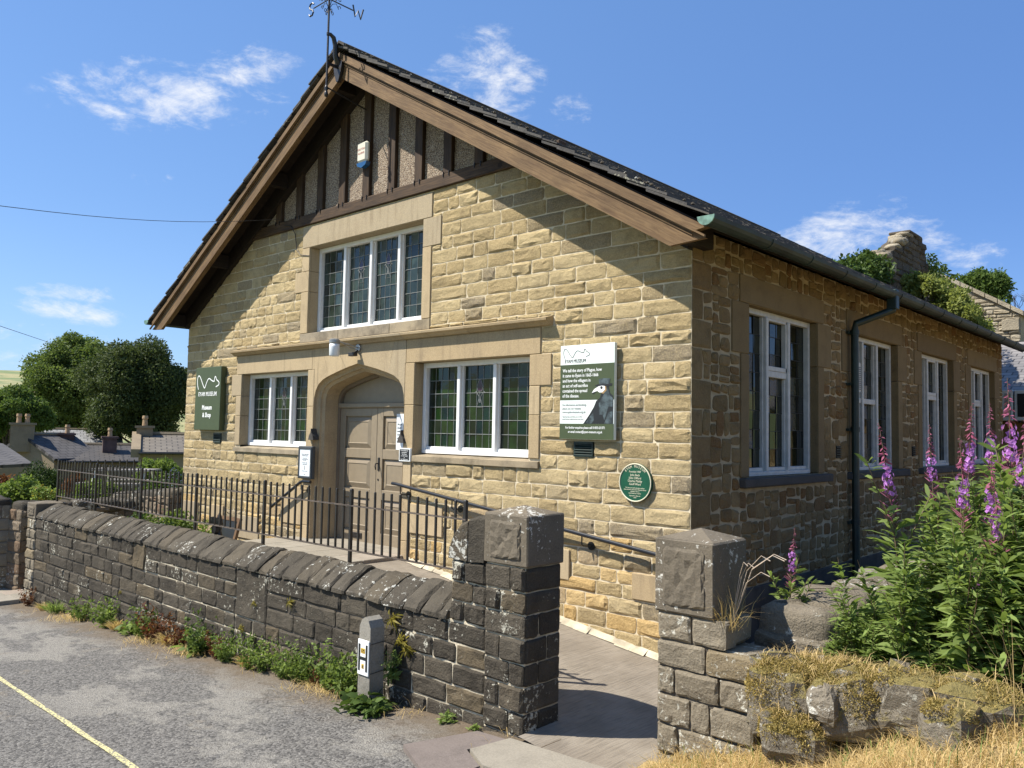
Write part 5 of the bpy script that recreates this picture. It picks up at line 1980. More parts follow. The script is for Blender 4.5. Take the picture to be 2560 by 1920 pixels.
# weathervane on the gable
wv_ = empty('weathervane', 'wrought iron weathervane with scrolls and compass letters on a pole before the gable peak', 'weathervane')
VX, VY = -5.0, -.68
MB().tube([(VX, VY, 6.46), (VX, VY, 8.35)], .014, 8).build('pole', M['iron'], wv_)
MB().lathe([(.0, -.045), (.022, -.03), (.028, 0), (.02, .03), (.014, .05), (.03, .075), (.02, .10), (.015, .12)], (VX, VY, 6.46), 10).build('finial', M['iron'], wv_, smooth=True)
MB().tube([(VX, VY, 7.265), (VX, VY + .03, 7.275), (VX, VY + .085, 7.245), (VX, VY + .115, 7.15), (VX, VY + .125, 7.02), (VX, VY + .17, 6.93), (VX, VY + .25, 6.90)], [.013, .022, .03, .032, .036, .045, .05], 8).build('curved_stay', M['iron'], wv_, smooth=True)
MB().lathe([(.018, 0), (.022, .012), (.022, .04), (.016, .05)], (VX, VY, 7.24), 10).build('collar', M['iron'], wv_)
MB().box(VX - .012, VX + .012, VY, OV + .02, 6.855, 6.89).build('bracket', M['iron'], wv_)
MB().tube([(VX, VY + .02, 6.55), (VX, -.04, 6.45)], .010, 6).build('lower_stay', M['iron'], wv_)
MB().prism([(-.10, .12), (.10, .12), (.07, -.02), (.02, -.14), (-.02, -.14), (-.07, -.02)], lambda a, b, d: (CX + a, d, 6.82 + b), OV - .05, OV - .004).build('apex_plate', M['iron'], wv_)
VZ = 7.735
for dx, dy, L in ((-1, 0, .36), (1, 0, .36), (0, 1, .38), (0, -1, .38)):
    MB().tube([(VX, VY, VZ), (VX + dx * L, VY + dy * L, VZ)], .008, 6).build('compass_arm', M['iron'], wv_)
    for sgn in (1, -1):
        sp_ = []
        for k in range(14):
            a = k / 13 * 4.6
            r_ = .035 * (1 - k / 16)
            sp_.append((.17 + r_ * math.cos(a + 2.2) * 1.0, sgn * (.055 + r_ * math.sin(a + 2.2))))
        pre = [(.0, sgn * .14), (.05, sgn * .05), (.11, sgn * .022)]
        MB().tube([(VX + dx * p, VY + dy * p, VZ + q_) for p, q_ in pre + sp_], .0045, 5).build('scroll', M['iron'], wv_)
    sp_ = []
    for k in range(12):
        a = k / 11 * 5.0
        r_ = .03 * (1 - k / 15)
        sp_.append((.045 + r_ * math.cos(a - 1.2), -.17 + r_ * math.sin(a - 1.2)))
    MB().tube([(VX + dx * p, VY + dy * p, VZ + q_) for p, q_ in [(.012, -.08), (.02, -.13)] + sp_], .0045, 5).build('scroll', M['iron'], wv_)


def letter_strokes(pts_list, cx_, cy_, dirx, diry, nm):
    mb = MB()
    for pts in pts_list:
        mb.tube([(cx_ + dirx * p, cy_ + diry * p, VZ + q_) for p, q_ in pts], .011, 6)
    mb.build(nm, M['iron'], wv_)


# letters face the road; W lies along the y arm, S along the x arm
letter_strokes([[(-.085, .075), (-.045, -.075), (0, .03), (.045, -.075), (.085, .075)]], VX, VY + .46, 0, 1, 'letter_west')
letter_strokes([[(.05, .06), (.02, .085), (-.03, .08), (-.05, .045), (-.03, .01), (.025, -.015), (.045, -.05), (.02, -.085), (-.03, -.085), (-.05, -.06)]], VX - .41, VY, 1, 0, 'letter_south')
letter_strokes([[(-.05, -.08), (-.05, .08), (.05, -.08), (.05, .08)]], VX + .41, VY, 1, 0, 'letter_north')
letter_strokes([[(.05, .08), (-.05, .08), (-.05, -.08), (.05, -.08)], [(-.05, 0), (.03, 0)]], VX, VY - .43, 0, 1, 'letter_east')

# fire-hydrant marker post
hy = empty('hydrant_marker', 'short concrete hydrant marker post with a white H plate before the wall', 'hydrant marker')
hx0, hx1, hy0, hy1 = -1.60, -1.435, -2.47, -2.33
pr = [(hx0, -.6), (hx1, -.6), (hx1 - .012, .52), (hx1 - .04, .575), ((hx0 + hx1) / 2, .60), (hx0 + .04, .575), (hx0 + .012, .52)]
MB().prism(pr, lambda a, b, d: (a, d, b), hy0, hy1, rt()).build('post', M['concrete'], hy)
hp = MB().cbox(hx0 + .008, hx1 - .012, hy0 - .012, hy0 - .002, .14, .42, .005).build('plate', M['letter'], hy)
xm = (hx0 + hx1) / 2 - .002
mbh = MB()
for a in (-.058, .036):
    mbh.box(xm + a, xm + a + .022, hy0 - .0145, hy0 - .0125, .175, .385)
mbh.box(xm - .036, xm + .036, hy0 - .0145, hy0 - .0125, .262, .287)
mbh.build('letter_mark', M['coat_dark'], hp)
MB().box(xm - .026, xm + .026, hy0 - .0145, hy0 - .0125, .315, .355).build('number_tag', M['yellow_tag'], hp)
text(hp, '175', xm, .322, .036, M['coat_dark'], hy0 - .016, align='CENTER', sx=.85)
MB().box(xm - .014, xm + .014, hy0 - .0145, hy0 - .0125, .195, .232).build('number_tag', M['yellow_tag'], hp)
text(hp, '8', xm, .2, .034, M['coat_dark'], hy0 - .016, align='CENTER', sx=.9)
for z_ in (.165, .395):
    MB().tube([(hx0 + .02, hy0 - .008, z_), (hx1 + .002, hy0 - .004, z_), (hx1 + .004, hy1, z_ + .01)], .003, 5).build('strap', M['iron'], hy)

# framed board leaning by the steps, old iron ornament
ab = empty('leaning_board', 'brown framed dark board leaning beside the flower bed', 'board')
T_ = Matrix.Translation((-6.35, -1.25, .2)) @ Matrix.Rotation(-.25, 4, 'X')
for (a, b, c, d, m_, nm) in ((-.27, .27, .0, .70, 'coat_dark', 'board'), (-.31, -.26, 0, .74, 'brown_frame', 'frame'), (.26, .31, 0, .74, 'brown_frame', 'frame'), (-.26, .26, .69, .74, 'brown_frame', 'frame'), (-.26, .26, 0, .05, 'brown_frame', 'frame')):
    t_ = MB().cbox(a, b, -.012 if nm == 'board' else -.02, .012 if nm == 'board' else .02, c, d, .003)
    t_.v = [tuple(T_ @ Vector(p)) for p in t_.v]
    t_.build(nm, M[m_], ab)
io = empty('iron_ornament', 'small black cast iron ornament with rosettes on the terrace', 'ornament')
MB().cbox(-5.86, -5.66, -1.62, -1.42, .572, .62, .01).build('base', M['iron'], io)
MB().lathe([(.05, 0), (.03, .08), (.045, .14), (.028, .2), (.05, .28), (.03, .36), (.012, .42)], (-5.76, -1.52, .62), 12).build('stem', M['iron'], io)
for (dx, dz) in ((-.08, .10), (.08, .10), (0, .22), (-.07, .32), (.07, .32)):
    MB().disc((-5.76 + dx, -1.57, .62 + dz), (0, 1, 0), .055, .05, 9).build('rosette', M['iron'], io)

# overhead wires
def wire(label, pts, r=.0032):
    MB().tube(pts, r, 5).build('overhead_wire', M['wire'], None, label=label, category='wire')


a_ = at(700, 548, 1, -.10)
b_ = at(-260, 480, 1, -5.3)
pts = [tuple(np.array(a_) + (np.array(b_) - np.array(a_)) * k / 12 - np.array([0, 0, .12 * math.sin(math.pi * min(k, 24) / 12) if k < 12 else -.004 * (k - 12) ** 1.5])) for k in range(40)]
wire('thin black overhead wire running from the gable beam out over the garden', pts + [])
c_ = at_depth(-60, 795, 30)
d_ = at_depth(140, 862, 46)
c_ = c_ + (c_ - d_) * 1.5
wire('thin dark wire descending towards the big tree', [tuple(np.array(c_) * (1 - k / 6) + np.array(d_) * k / 6) for k in range(7)], .012)
cb = MB().tube([(-6.92, -.055, 5.16), (-6.74, -.06, 5.13), (-6.66, -.03, 5.0), (-6.60, -.03, 4.75), (-6.5, -.03, 4.66), (-6.28, -.025, 4.62)], .006, 5)
cb.build('cable_drop', M['wire'], hall)


# ------------------------------------------------------------------ plants
def leaf_arrays(C, A, N_, L, W, rng, tint=None, fold=.18):
    """diamond leaves: base at C, pointing along A (unit), normal N_, length L, width W"""
    n = len(C)
    S = np.cross(A, N_)
    S /= np.linalg.norm(S, axis=1)[:, None] + 1e-9
    L = np.broadcast_to(L, n)[:, None]
    W = np.broadcast_to(W, n)[:, None]
    mid = C + A * L * .45
    V = np.stack([C, mid + S * W / 2 + N_ * W * fold, C + A * L - N_ * L * .12, mid - S * W / 2 + N_ * W * fold], 1).reshape(-1, 3)
    b = np.arange(n)[:, None] * 4
    F = np.concatenate([b + [0, 1, 2], b + [0, 2, 3]], 1).reshape(-1, 3)
    if tint is None:
        tint = rng.random((n, 3))
    return V, F, np.repeat(tint, 4, 0)


def unit(a):
    return a / (np.linalg.norm(a, axis=1)[:, None] + 1e-9)


def rand_dirs(n, rng, up=0.0):
    a = rng.normal(size=(n, 3))
    a[:, 2] += up
    return unit(a)


def cat(parts):
    Vs, Fs, Ts, o = [], [], [], 0
    for V_, F_, T_ in parts:
        Vs.append(V_)
        Fs.append(F_ + o)
        Ts.append(T_)
        o += len(V_)
    return np.concatenate(Vs), np.concatenate(Fs), np.concatenate(Ts)


def crown(name, parent, blobs, n, size, mat, seed, hollow=.55, flat=.0, droop=.0, **props):
    """foliage spread through clumps: blobs (cx,cy,cz,rx,ry,rz)"""
    rng = np.random.default_rng(seed)
    B = np.array(blobs, float)
    w_ = B[:, 3] * B[:, 4] * B[:, 5]
    w_ = w_ ** .7
    pick = rng.choice(len(B), n, p=w_ / w_.sum())
    d = rand_dirs(n, rng)
    r = (hollow + (1 - hollow) * rng.random(n)) ** .6
    r *= rng.normal(1, .09, n)
    C = B[pick, :3] + d * r[:, None] * B[pick, 3:6]
    A = unit(d * .5 + rand_dirs(n, rng) + np.array([0, 0, -droop]))
    Nn = unit(rand_dirs(n, rng, .5) + d * .5)
    tint = np.c_[np.clip(rng.random(n) * .35 + .65 * ((pick * 7919) % 13) / 13, 0, 1), rng.random(n), rng.random(n)]
    V_, F_, T_ = leaf_arrays(C, A, Nn, size * rng.uniform(.6, 1.3, n), size * .6 * rng.uniform(.7, 1.2, n), rng, tint)
    return np_mesh(name, V_, F_, mat, parent, T_, **props)


def clumps(c, r, n, rng, f=(.28, .45), bottom=-.6):
    """clump centres filling an ellipsoid with uneven outline"""
    out = []
    while len(out) < n:
        d = np.array([rng.gauss(0, 1) for _ in range(3)])
        d /= np.linalg.norm(d)
        if d[2] < bottom:
            continue
        k = rng.uniform(.35, 1.0) ** .5 * .82
        s = rng.uniform(*f)
        out.append((c[0] + d[0] * r[0] * k, c[1] + d[1] * r[1] * k, c[2] + d[2] * r[2] * k, r[0] * s, r[1] * s, r[2] * s * .85))
    return out


def tree(name, label, base, c, r, nblob, n, size, mat, seed, group=None, hollow=.5):
    t_ = empty(name, label, 'tree', group)
    rng = random.Random(seed)
    bl = clumps(c, r, int(nblob * 1.5), rng, (.12, .33), -.95)
    crown('crown', t_, bl, n, size, mat, seed, hollow)
    mb = MB()
    top = np.array(c) + [0, 0, r[2] * .3]
    b0 = np.array(base)
    rad = r[0] * .07
    mb.tube([tuple(b0 + (top - b0) * k) for k in (0, .25, .5, .75, 1)], [rad * 1.3, rad, rad * .8, rad * .5, rad * .2], 8)
    mb.build('trunk', M['bark'], t_)
    lb = MB()
    for q_ in bl[:14]:
        s_ = b0 + (top - b0) * rng.uniform(.35, .7)
        e = np.array(q_[:3])
        lb.tube([tuple(s_), tuple(s_ * .5 + e * .5 + [0, 0, -.2]), tuple(e)], [rad * .4, rad * .25, rad * .1], 6)
    lb.build('limb', M['bark'], t_)
    return t_


# bank and bed on the right
def bank_z(x, y):
    x, y = np.asarray(x, float), np.asarray(y, float)
    rise = .30 * np.clip(x - 1.05, 0, 1.05) + .52 * np.clip(x - 2.1, 0, .7) + .16 * np.clip(x - 2.8, 0, 6)
    front = .12 + rise + .13 * np.clip(y + 2.2, -4, 0)
    bed = .42 + .14 * np.clip(x - 1.8, 0, 6) + .1 * np.clip(y + 1, 0, 6)
    k = sstep(-2.25, -1.95, y)
    z = front * (1 - k) + np.maximum(bed, 0) * k
    f = sstep(-5.6, -3.4, y)
    return z * f + (road_z(x) + .02) * (1 - f) + .018 * np.sin(x * 9 + y * 4) * np.cos(y * 8 - x * 3) * f


sheet('grass_bank', np.linspace(1.02, 14, 150), np.linspace(-5.7, 14, 200), bank_z, M['verge'], .006, kind='structure',
      mask=lambda x, y: ((y < -2.22) & (x > 1.05 + .05 * np.clip(-3 - y, 0, 1))) | ((x > 1.86) & (y > -2.22)) | ((x > 1.5) & (y < -1.9)))


def blades(name, P_, length, width, lean, mat, seed, az=None, **props):
    rng = np.random.default_rng(seed)
    n = len(P_)
    az = rng.uniform(0, 2 * np.pi, n) if az is None else az + rng.normal(0, .6, n)
    le = np.clip(rng.normal(lean, .28, n), .05, 1.5)
    L = length * rng.uniform(.5, 1.4, n)
    d = np.c_[np.cos(az), np.sin(az), np.zeros(n)]
    s = np.c_[-np.sin(az), np.cos(az), np.zeros(n)] * (width * rng.uniform(.6, 1.3, n))[:, None] / 2
    up = np.array([0, 0, 1.])
    m_ = P_ + (d * np.sin(le * .6)[:, None] + up * np.cos(le * .6)[:, None]) * (L * .55)[:, None]
    t_ = m_ + (d * np.sin(le * 1.25)[:, None] + up * np.cos(le * 1.25)[:, None]) * (L * .5)[:, None]
    V_ = np.stack([P_ - s, P_ + s, m_ + s * .8, m_ - s * .8, t_], 1).reshape(-1, 3)
    b = np.arange(n)[:, None] * 5
    F_ = np.concatenate([b + [0, 1, 2], b + [0, 2, 3], b + [3, 2, 4]], 1).reshape(-1, 3)
    return np_mesh(name, V_, F_, mat, props.pop('parent', None), np.repeat(rng.random((n, 3)), 5, 0), **props)


rg = np.random.default_rng(2)
n = 105000
xs_ = rg.uniform(1.08, 4.9, n)
ys_ = rg.uniform(-4.6, -2.05, n)
cl = np.sin(xs_ * 5 + ys_ * 3) * np.cos(ys_ * 6 - xs_ * 2)
keep = (rg.random(n) < .62 + .35 * cl) & (xs_ > 1.12 + .25 * np.clip(-2.6 - ys_, 0, 1.2))
P_ = np.c_[xs_, ys_, bank_z(xs_, ys_) - .01][keep]
blades('dry_grass', P_, .125, .0036, 1.22, M['straw'], 3, kind='stuff', label='matted straw-coloured dry grass covering the roadside bank', category='grass')
n = 2600
xs_, ys_ = rg.uniform(1.1, 4.6, n), rg.uniform(-4.4, -2.1, n)
blades('green_grass', np.c_[xs_, ys_, bank_z(xs_, ys_) - .01], .13, .0045, .7, M['leaf_weed'], 8, kind='stuff', label='sparse green grass blades among the dry grass on the bank', category='grass')

# mossy boulders along the bank
BOULD = [((1975, 1720), -2.20, .20, .20, .21, 'big moss-covered boulder against the toothed end of the gate pier'),
         ((1990, 1815), -2.34, .17, .14, .14, 'moss-hung low boulder in front of the big mossy one'),
         ((2060, 1735), -2.36, .075, .07, .095, 'round grey bare-faced boulder between mossy boulders'),
         ((2135, 1725), -2.16, .22, .19, .17, 'long mossy boulder with straw hanging over it'),
         ((2060, 1690), -2.05, .20, .17, .14, 'mossy hump behind the round grey boulder'),
         ((2275, 1725), -2.24, .155, .13, .15, 'flat-faced pale boulder with a mossy top'),
         ((2380, 1800), -2.45, .12, .13, .13, 'brown cracked boulder half buried in dry grass'),
         ((2440, 1745), -2.25, .2, .17, .12, 'low boulder buried under a mat of straw')]
rng = random.Random(55)
for k, ((px, py), yv, rx, ry, rz_, lab) in enumerate(BOULD):   # each boulder a rock with its own moss
    p = at(px, py + 28, 1, yv)
    bo = empty('boulder', lab, 'boulder', 'boulders on the bank')
    st_ = lump(None, '', p, (1, rng.uniform(-.3, .3)), rx, ry, rz_, rng, None, 13, 9, .16, .62)
    st_.build('rock', M['boulder' if k != 2 else 'boulder_bare'], bo)
    if k != 2:
        rgn = np.random.default_rng(70 + k)
        n = 16000 if k in (0, 1, 3, 4) else 5000
        d = rand_dirs(n, rgn, .6 if k != 1 else .2)
        d = d[d[:, 2] > (-.05 if k in (0, 1, 3, 4) else .45)]
        n_ = np.sin(d[:, 0] * 7 + k) * np.cos(d[:, 2] * 6 + d[:, 1] * 4)
        d = d[n_ + rgn.random(len(d)) * .9 > (.08 - .5 * d[:, 2])]
        sg_ = np.sign(d) * np.abs(d) ** .72
        C = np.array(p) + sg_ * np.array([rx, ry, rz_]) * rgn.uniform(.98, 1.10, len(d))[:, None]
        V_, F_, T_ = leaf_arrays(C, unit(d + rand_dirs(len(d), rgn) * 1.1 + np.array([0, 0, -.35])), rand_dirs(len(d), rgn), rgn.uniform(.006, .017, len(d)), rgn.uniform(.004, .008, len(d)), rgn)
        np_mesh('moss', V_, F_, M['straw_dark'], bo, T_, kind='stuff')
        hb = C[rgn.random(len(C)) < .05]
        blades('straw', hb, .09, .003, 1.3, M['straw'], 90 + k, parent=bo, kind='stuff')


# rosebay willowherb -------------------------------------------------
def lance(C, A, N_, L, W, rng, droop=.35):
    n = len(C)
    S = unit(np.cross(A, N_))
    L = L[:, None]
    W = W[:, None]
    g = np.array([0, 0, -1.])
    p1 = C + A * L * .33 + g * L * droop * .06
    p2 = C + A * L * .70 + g * L * droop * .30
    p3 = C + A * L + g * L * droop * .70
    V_ = np.stack([C, p1 + S * W / 2, p1 - S * W / 2, p2 + S * W * .38, p2 - S * W * .38, p3], 1).reshape(-1, 3)
    b = np.arange(n)[:, None] * 6
    F_ = np.concatenate([b + [0, 1, 2], b + [1, 3, 2], b + [2, 3, 4], b + [3, 5, 4]], 1).reshape(-1, 3)
    return V_, F_, np.repeat(rng.random((n, 3)), 6, 0)


def make_herb(seed, flower):
    """meshes for a willowherb about 1 m tall (scaled when placed)"""
    rng = np.random.default_rng(seed)
    parts = {}
    bx, by = rng.normal(0, .05, 2)
    curve = lambda t: np.array([bx * t * t + .012 * math.sin(5 * t + seed), by * t * t, t])
    mb = MB().tube([tuple(curve(k / 8)) for k in range(9)], [.0055 - .0045 * k / 8 for k in range(9)], 5)
    # side shoots
    sh = []
    for k in range(rng.integers(2, 5)):
        t0 = rng.uniform(.35, .62)
        a = rng.uniform(0, 6.28)
        l = rng.uniform(.18, .32)
        f = lambda t, t0=t0, a=a, l=l: curve(t0) + np.array([math.cos(a) * .45 * t, math.sin(a) * .45 * t, .95 * t]) * l
        sh.append((f, l))
        mb.tube([tuple(f(k2 / 3)) for k2 in range(4)], [.0035, .003, .0025, .0015], 4)
    parts['stem'] = mb
    top = .66 if flower else .97
    n = 150
    tt = np.sort(rng.uniform(.10, top, n))
    C = np.array([curve(t) for t in tt])
    az = np.arange(n) * 2.399 + rng.normal(0, .4, n)
    el = rng.normal(.45, .25, n)
    A = np.c_[np.cos(az) * np.cos(el), np.sin(az) * np.cos(el), np.sin(el)]
    L = .15 * (1.15 - .55 * (tt / top) ** 2) * rng.uniform(.7, 1.2, n) * np.where(tt < .25, .7, 1)
    N_ = unit(np.c_[-np.cos(az) * np.sin(el), -np.sin(az) * np.sin(el), np.cos(el)] + rng.normal(0, .3, (n, 3)))
    P2 = [lance(C, A, N_, L, L * .21, rng)]
    for f, l in sh:
        m_ = 26
        t2 = rng.uniform(.15, 1, m_)
        C2 = np.array([f(t) for t in t2])
        a2 = rng.uniform(0, 6.28, m_)
        e2 = rng.normal(.6, .25, m_)
        A2 = np.c_[np.cos(a2) * np.cos(e2), np.sin(a2) * np.cos(e2), np.sin(e2)]
        L2 = rng.uniform(.04, .085, m_)
        P2.append(lance(C2, A2, unit(rand_dirs(m_, rng, 1.)), L2, L2 * .2, rng))
    parts['foliage'] = cat(P2)
    if flower:
        # seed pods below, open flowers, buds above
        m_ = 34
        t3 = rng.uniform(.64, .76, m_)
        a3 = rng.uniform(0, 6.28, m_)
        C3 = np.array([curve(t) for t in t3])
        A3 = np.c_[np.cos(a3) * .75, np.sin(a3) * .75, np.full(m_, .55)]
        pods = lance(C3, unit(A3), rand_dirs(m_, rng), rng.uniform(.035, .06, m_), np.full(m_, .004), rng, .05)
        m_ = 44
        t5 = .86 + .14 * (np.arange(m_) / m_)
        a5 = rng.uniform(0, 6.28, m_)
        C5 = np.array([curve(t) for t in t5])
        A5 = np.c_[np.cos(a5), np.sin(a5), rng.normal(-.15, .3, m_)]
        sc = (1.1 - (t5 - .86) / .14 * .85)
        buds = lance(C5, unit(A5), rand_dirs(m_, rng), .026 * sc, .0075 * sc, rng, .4)
        parts['bud_spike'] = cat([pods, buds])
        P4 = []
        m_ = 34
        t4 = .75 + .10 * rng.random(m_) ** 1.2
        a4 = rng.uniform(0, 6.28, m_)
        for k in range(m_):
            base = curve(t4[k])
            out = np.array([math.cos(a4[k]), math.sin(a4[k]), rng.normal(.1, .25)])
            out /= np.linalg.norm(out)
            c = base + out * rng.uniform(.011, .022)
            s1 = np.cross(out, [0, 0, 1.])
            s1 /= np.linalg.norm(s1)
            s2 = np.cross(out, s1)
            dirs_ = np.array([s1 * math.cos(q_) + s2 * math.sin(q_) + out * .25 for q_ in (.3, 1.9, 3.4, 5.0)])
            P4.append(leaf_arrays(np.repeat(c[None], 4, 0), unit(dirs_), np.repeat(out[None], 4, 0), np.full(4, .0105), np.full(4, .0095), rng))
        parts['flower_spike'] = cat(P4)
    return parts


def herb_meshes(seed, flower):
    p = make_herb(seed, flower)
    res = []
    for k, v in p.items():
        if k == 'stem':
            o = v.build('stem', M['stem'])
            me = o.data
            bpy.data.objects.remove(o)
        else:
            o = np_mesh(k, v[0], v[1], M[{'foliage': 'leaf_weed', 'bud_spike': 'bud', 'flower_spike': 'petal'}[k]], None, v[2])
            me = o.data
            bpy.data.objects.remove(o)
        res.append((k, me))
    return res


HERB = [herb_meshes(300 + k, True) for k in range(5)]
LEAFY = [herb_meshes(400 + k, False) for k in range(4)]
rng = random.Random(66)


def put_herb(x_, y_, h, kind, tilt=(0, 0), z_=None):
    var = rng.choice(HERB if kind else LEAFY)
    z_ = float(bank_z(x_, y_)) - .02 if z_ is None else z_
    size = 'knee-high' if h < .6 else 'waist-high' if h < .95 else 'tall'
    where = 'close beside the rough dry-stone wall' if x_ < 2.2 else 'just behind the mossy boulders' if y_ < -1.5 else 'in the back of the rough bed' if y_ > .2 else 'in the middle of the rough bed'
    lab = size + (' rosebay willowherb with a magenta flower spike ' if kind else ' leafy willowherb stem without flowers ') + where
    o = empty('willowherb', lab, 'plant', 'willowherb plants in flower' if kind else 'leafy willowherb plants', (x_, y_, z_))
    o.rotation_euler = (tilt[0], tilt[1], rng.uniform(0, 6.28))
    o.scale = (h * .95, h * .95, h)
    for k, me in var:
        c = bpy.data.objects.new(k, me)
        COL.objects.link(c)
        c.parent = o
        if k != 'stem':
            c['kind'] = 'stuff'


# flower spikes where the photograph shows them (centre of the open flowers)
SPK = [((1967, 1405), -1.45), ((2258, 1200), -1.2), ((2410, 1146), -.6), ((2428, 1230), -1.3), ((2484, 1265), -1.5), ((2545, 1108), -.9), ((2512, 1318), -1.6), ((2424, 1445), -1.7),
       ((2465, 1125), .2), ((2554, 1180), -1.2), ((2350, 1170), .3), ((2530, 1205), -.2)]
for (px, py), yv in SPK:
    p = at(px, py, 1, yv)
    z0 = float(bank_z(p[0], p[1])) - .02
    put_herb(p[0], p[1], (p[2] - z0) / .80, True)
hlim = lambda x_: float(np.interp(x_, [1.95, 2.1, 2.35, 2.7], [.68, .93, 1.36, 1.62]))
for k in range(175):
    x_ = 2.0 + 1.75 * rng.random() ** .8
    y_ = rng.uniform(-1.95, 1.2)
    put_herb(x_, y_, rng.uniform(.68, 1.0) * hlim(x_) * (1 if y_ > -1.5 else .85), rng.random() < .02, (rng.gauss(0, .09), rng.gauss(0, .09)))
for k in range(48):
    put_herb(rng.uniform(1.93, 2.28), rng.uniform(-1.95, -.9), rng.uniform(.42, .74), False)
for k in range(30):
    put_herb(rng.uniform(1.98, 3.0), rng.uniform(-1.98, -1.2), rng.uniform(.35, .6), False)
# tall bleached grass stems at the pier and by the bed
rgn = np.random.default_rng(44)
tg = MB()
tgo = empty('grass_tuft', 'bleached tussock of tall dry grass leaning against the gate pier cap', 'grass tuft')
PP = np.c_[1.50 + rgn.normal(0, .025, 90), -2.12 + rgn.normal(0, .04, 90), np.full(90, .97)]
blades('blade', PP, .24, .004, .9, M['straw'], 45, parent=tgo, kind='stuff')
for k in range(6):
    a = rng.uniform(-.5, 1.3)
    L = rng.uniform(.35, .6)
    tg.tube([(1.5, -2.1, .97), (1.5 + .25 * L * math.cos(a), -2.12 + .1 * L, .97 + .75 * L), (1.5 + .6 * L * math.cos(a), -2.15, .97 + .98 * L), (1.5 + .75 * L * math.cos(a), -2.15, .97 + .93 * L)], [.0022, .002, .0018, .003], 4)
tg.build('seed_stem', M['twig'], tgo)
tg2 = empty('grass_tuft', 'tall pale seeding grasses standing on the bank before the willowherb', 'grass tuft')
PP = np.c_[rgn.uniform(2.95, 3.35, 60), rgn.uniform(-2.5, -2.0, 60)]
PP = np.c_[PP, bank_z(PP[:, 0], PP[:, 1])]
blades('blade', PP, .48, .0035, .32, M['straw'], 46, parent=tg2, kind='stuff')

# ------------------------------------------------------------------ weeds along the foot of the wall
def weed_mesh(seed, kind):
    rng = np.random.default_rng(seed)
    if kind == 'tuft':
        n = 160
        az = rng.uniform(0, 6.28, n)
        C = rng.normal(0, .02, (n, 3)) * [1, 1, 0]
        A = unit(np.c_[np.cos(az) * .6, np.sin(az) * .6, rng.uniform(.5, 1.3, n)])
        return lance(C, A, rand_dirs(n, rng), rng.uniform(.09, .2, n), np.full(n, .005), rng, .5)
    if kind == 'broad':
        n = 60
        az = rng.uniform(0, 6.28, n)
        C = np.c_[rng.normal(0, .05, (n, 2)), rng.uniform(0, .10, n)]
        el = rng.uniform(.0, .9, n)
        A = np.c_[np.cos(az) * np.cos(el), np.sin(az) * np.cos(el), np.sin(el)]
        return lance(C, A, unit(rand_dirs(n, rng, 1.6)), rng.uniform(.06, .15, n), rng.uniform(.025, .045, n), rng, .5)
    if kind == 'fern':
        n = 55
        az = rng.uniform(0, 6.28, n)
        C = rng.normal(0, .015, (n, 3))
        A = unit(np.c_[np.cos(az), np.sin(az), rng.uniform(-.6, .9, n)])
        return lance(C, A, rand_dirs(n, rng, 1.), rng.uniform(.04, .11, n), rng.uniform(.008, .016, n), rng, .8)
    # sprawling small-leaved weed with stems
    n = 420
    st_ = rng.integers(0, 9, n)
    az = st_ * .7 + rng.normal(0, .15, n)
    t_ = rng.random(n) ** .8
    h = (.12 + .22 * ((st_ * 37) % 10) / 10) * t_
    C = np.c_[np.cos(az) * t_ * .14, np.sin(az) * t_ * .14, h] + rng.normal(0, .012, (n, 3))
    return leaf_arrays(C, rand_dirs(n, rng, .3), rand_dirs(n, rng, 1.), rng.uniform(.02, .05, n), rng.uniform(.012, .026, n), rng)


WM = {}
for kind, mts in (('tuft', ('leaf_weed', 'straw')), ('broad', ('leaf_weed', 'leaf_mid')), ('fern', ('leaf_fern',)), ('spray', ('leaf_light', 'leaf_weed', 'leaf_red', 'leaf_mid'))):
    for mi_, mt in enumerate(mts):
        for v_ in range(2):
            V_, F_, T_ = weed_mesh(hash((kind, mi_, v_)) % 9999 if False else 500 + 17 * mi_ + v_ + len(kind) * 100, kind)
            o = np_mesh('foliage', V_, F_, M[mt], None, T_)
            WM[kind, mt, v_] = o.data
            bpy.data.objects.remove(o)
LAB = {('tuft', 'leaf_weed'): 'tuft of fresh green grass at the foot of the boundary wall', ('tuft', 'straw'): 'tuft of dead straw at the foot of the boundary wall',
       ('broad', 'leaf_weed'): 'broad-leaved green weed at the foot of the boundary wall', ('broad', 'leaf_mid'): 'dark broad-leaved dandelion rosette by the hydrant post',
       ('fern', 'leaf_fern'): 'yellowing fern growing from a joint of the boundary wall', ('spray', 'leaf_light'): 'pale sprawling weed at the foot of the boundary wall',
       ('spray', 'leaf_weed'): 'green small-leaved sprawling weed at the foot of the wall', ('spray', 'leaf_red'): 'reddish sprawling weed at the foot of the wall', ('spray', 'leaf_mid'): 'dark green bushy weed at the foot of the wall'}


def put_weed(kind, mt, p, s, rot=None):
    o = empty('weed' if kind != 'fern' else 'wall_fern', LAB[kind, mt], 'weed' if kind != 'fern' else 'fern', 'weeds along the wall' if kind != 'fern' else 'ferns on the wall', p)
    obj('foliage', WM[kind, mt, rng.randint(0, 1)], o, kind='stuff')
    o.scale = (s, s, s)
    o.rotation_euler = rot or (0, 0, rng.uniform(0, 6.28))


def wall_foot(px, py, yv=-2.29):
    p = at(px, py, 1, yv)
    return (p[0], yv, float(road_z(p[0])) - .005)


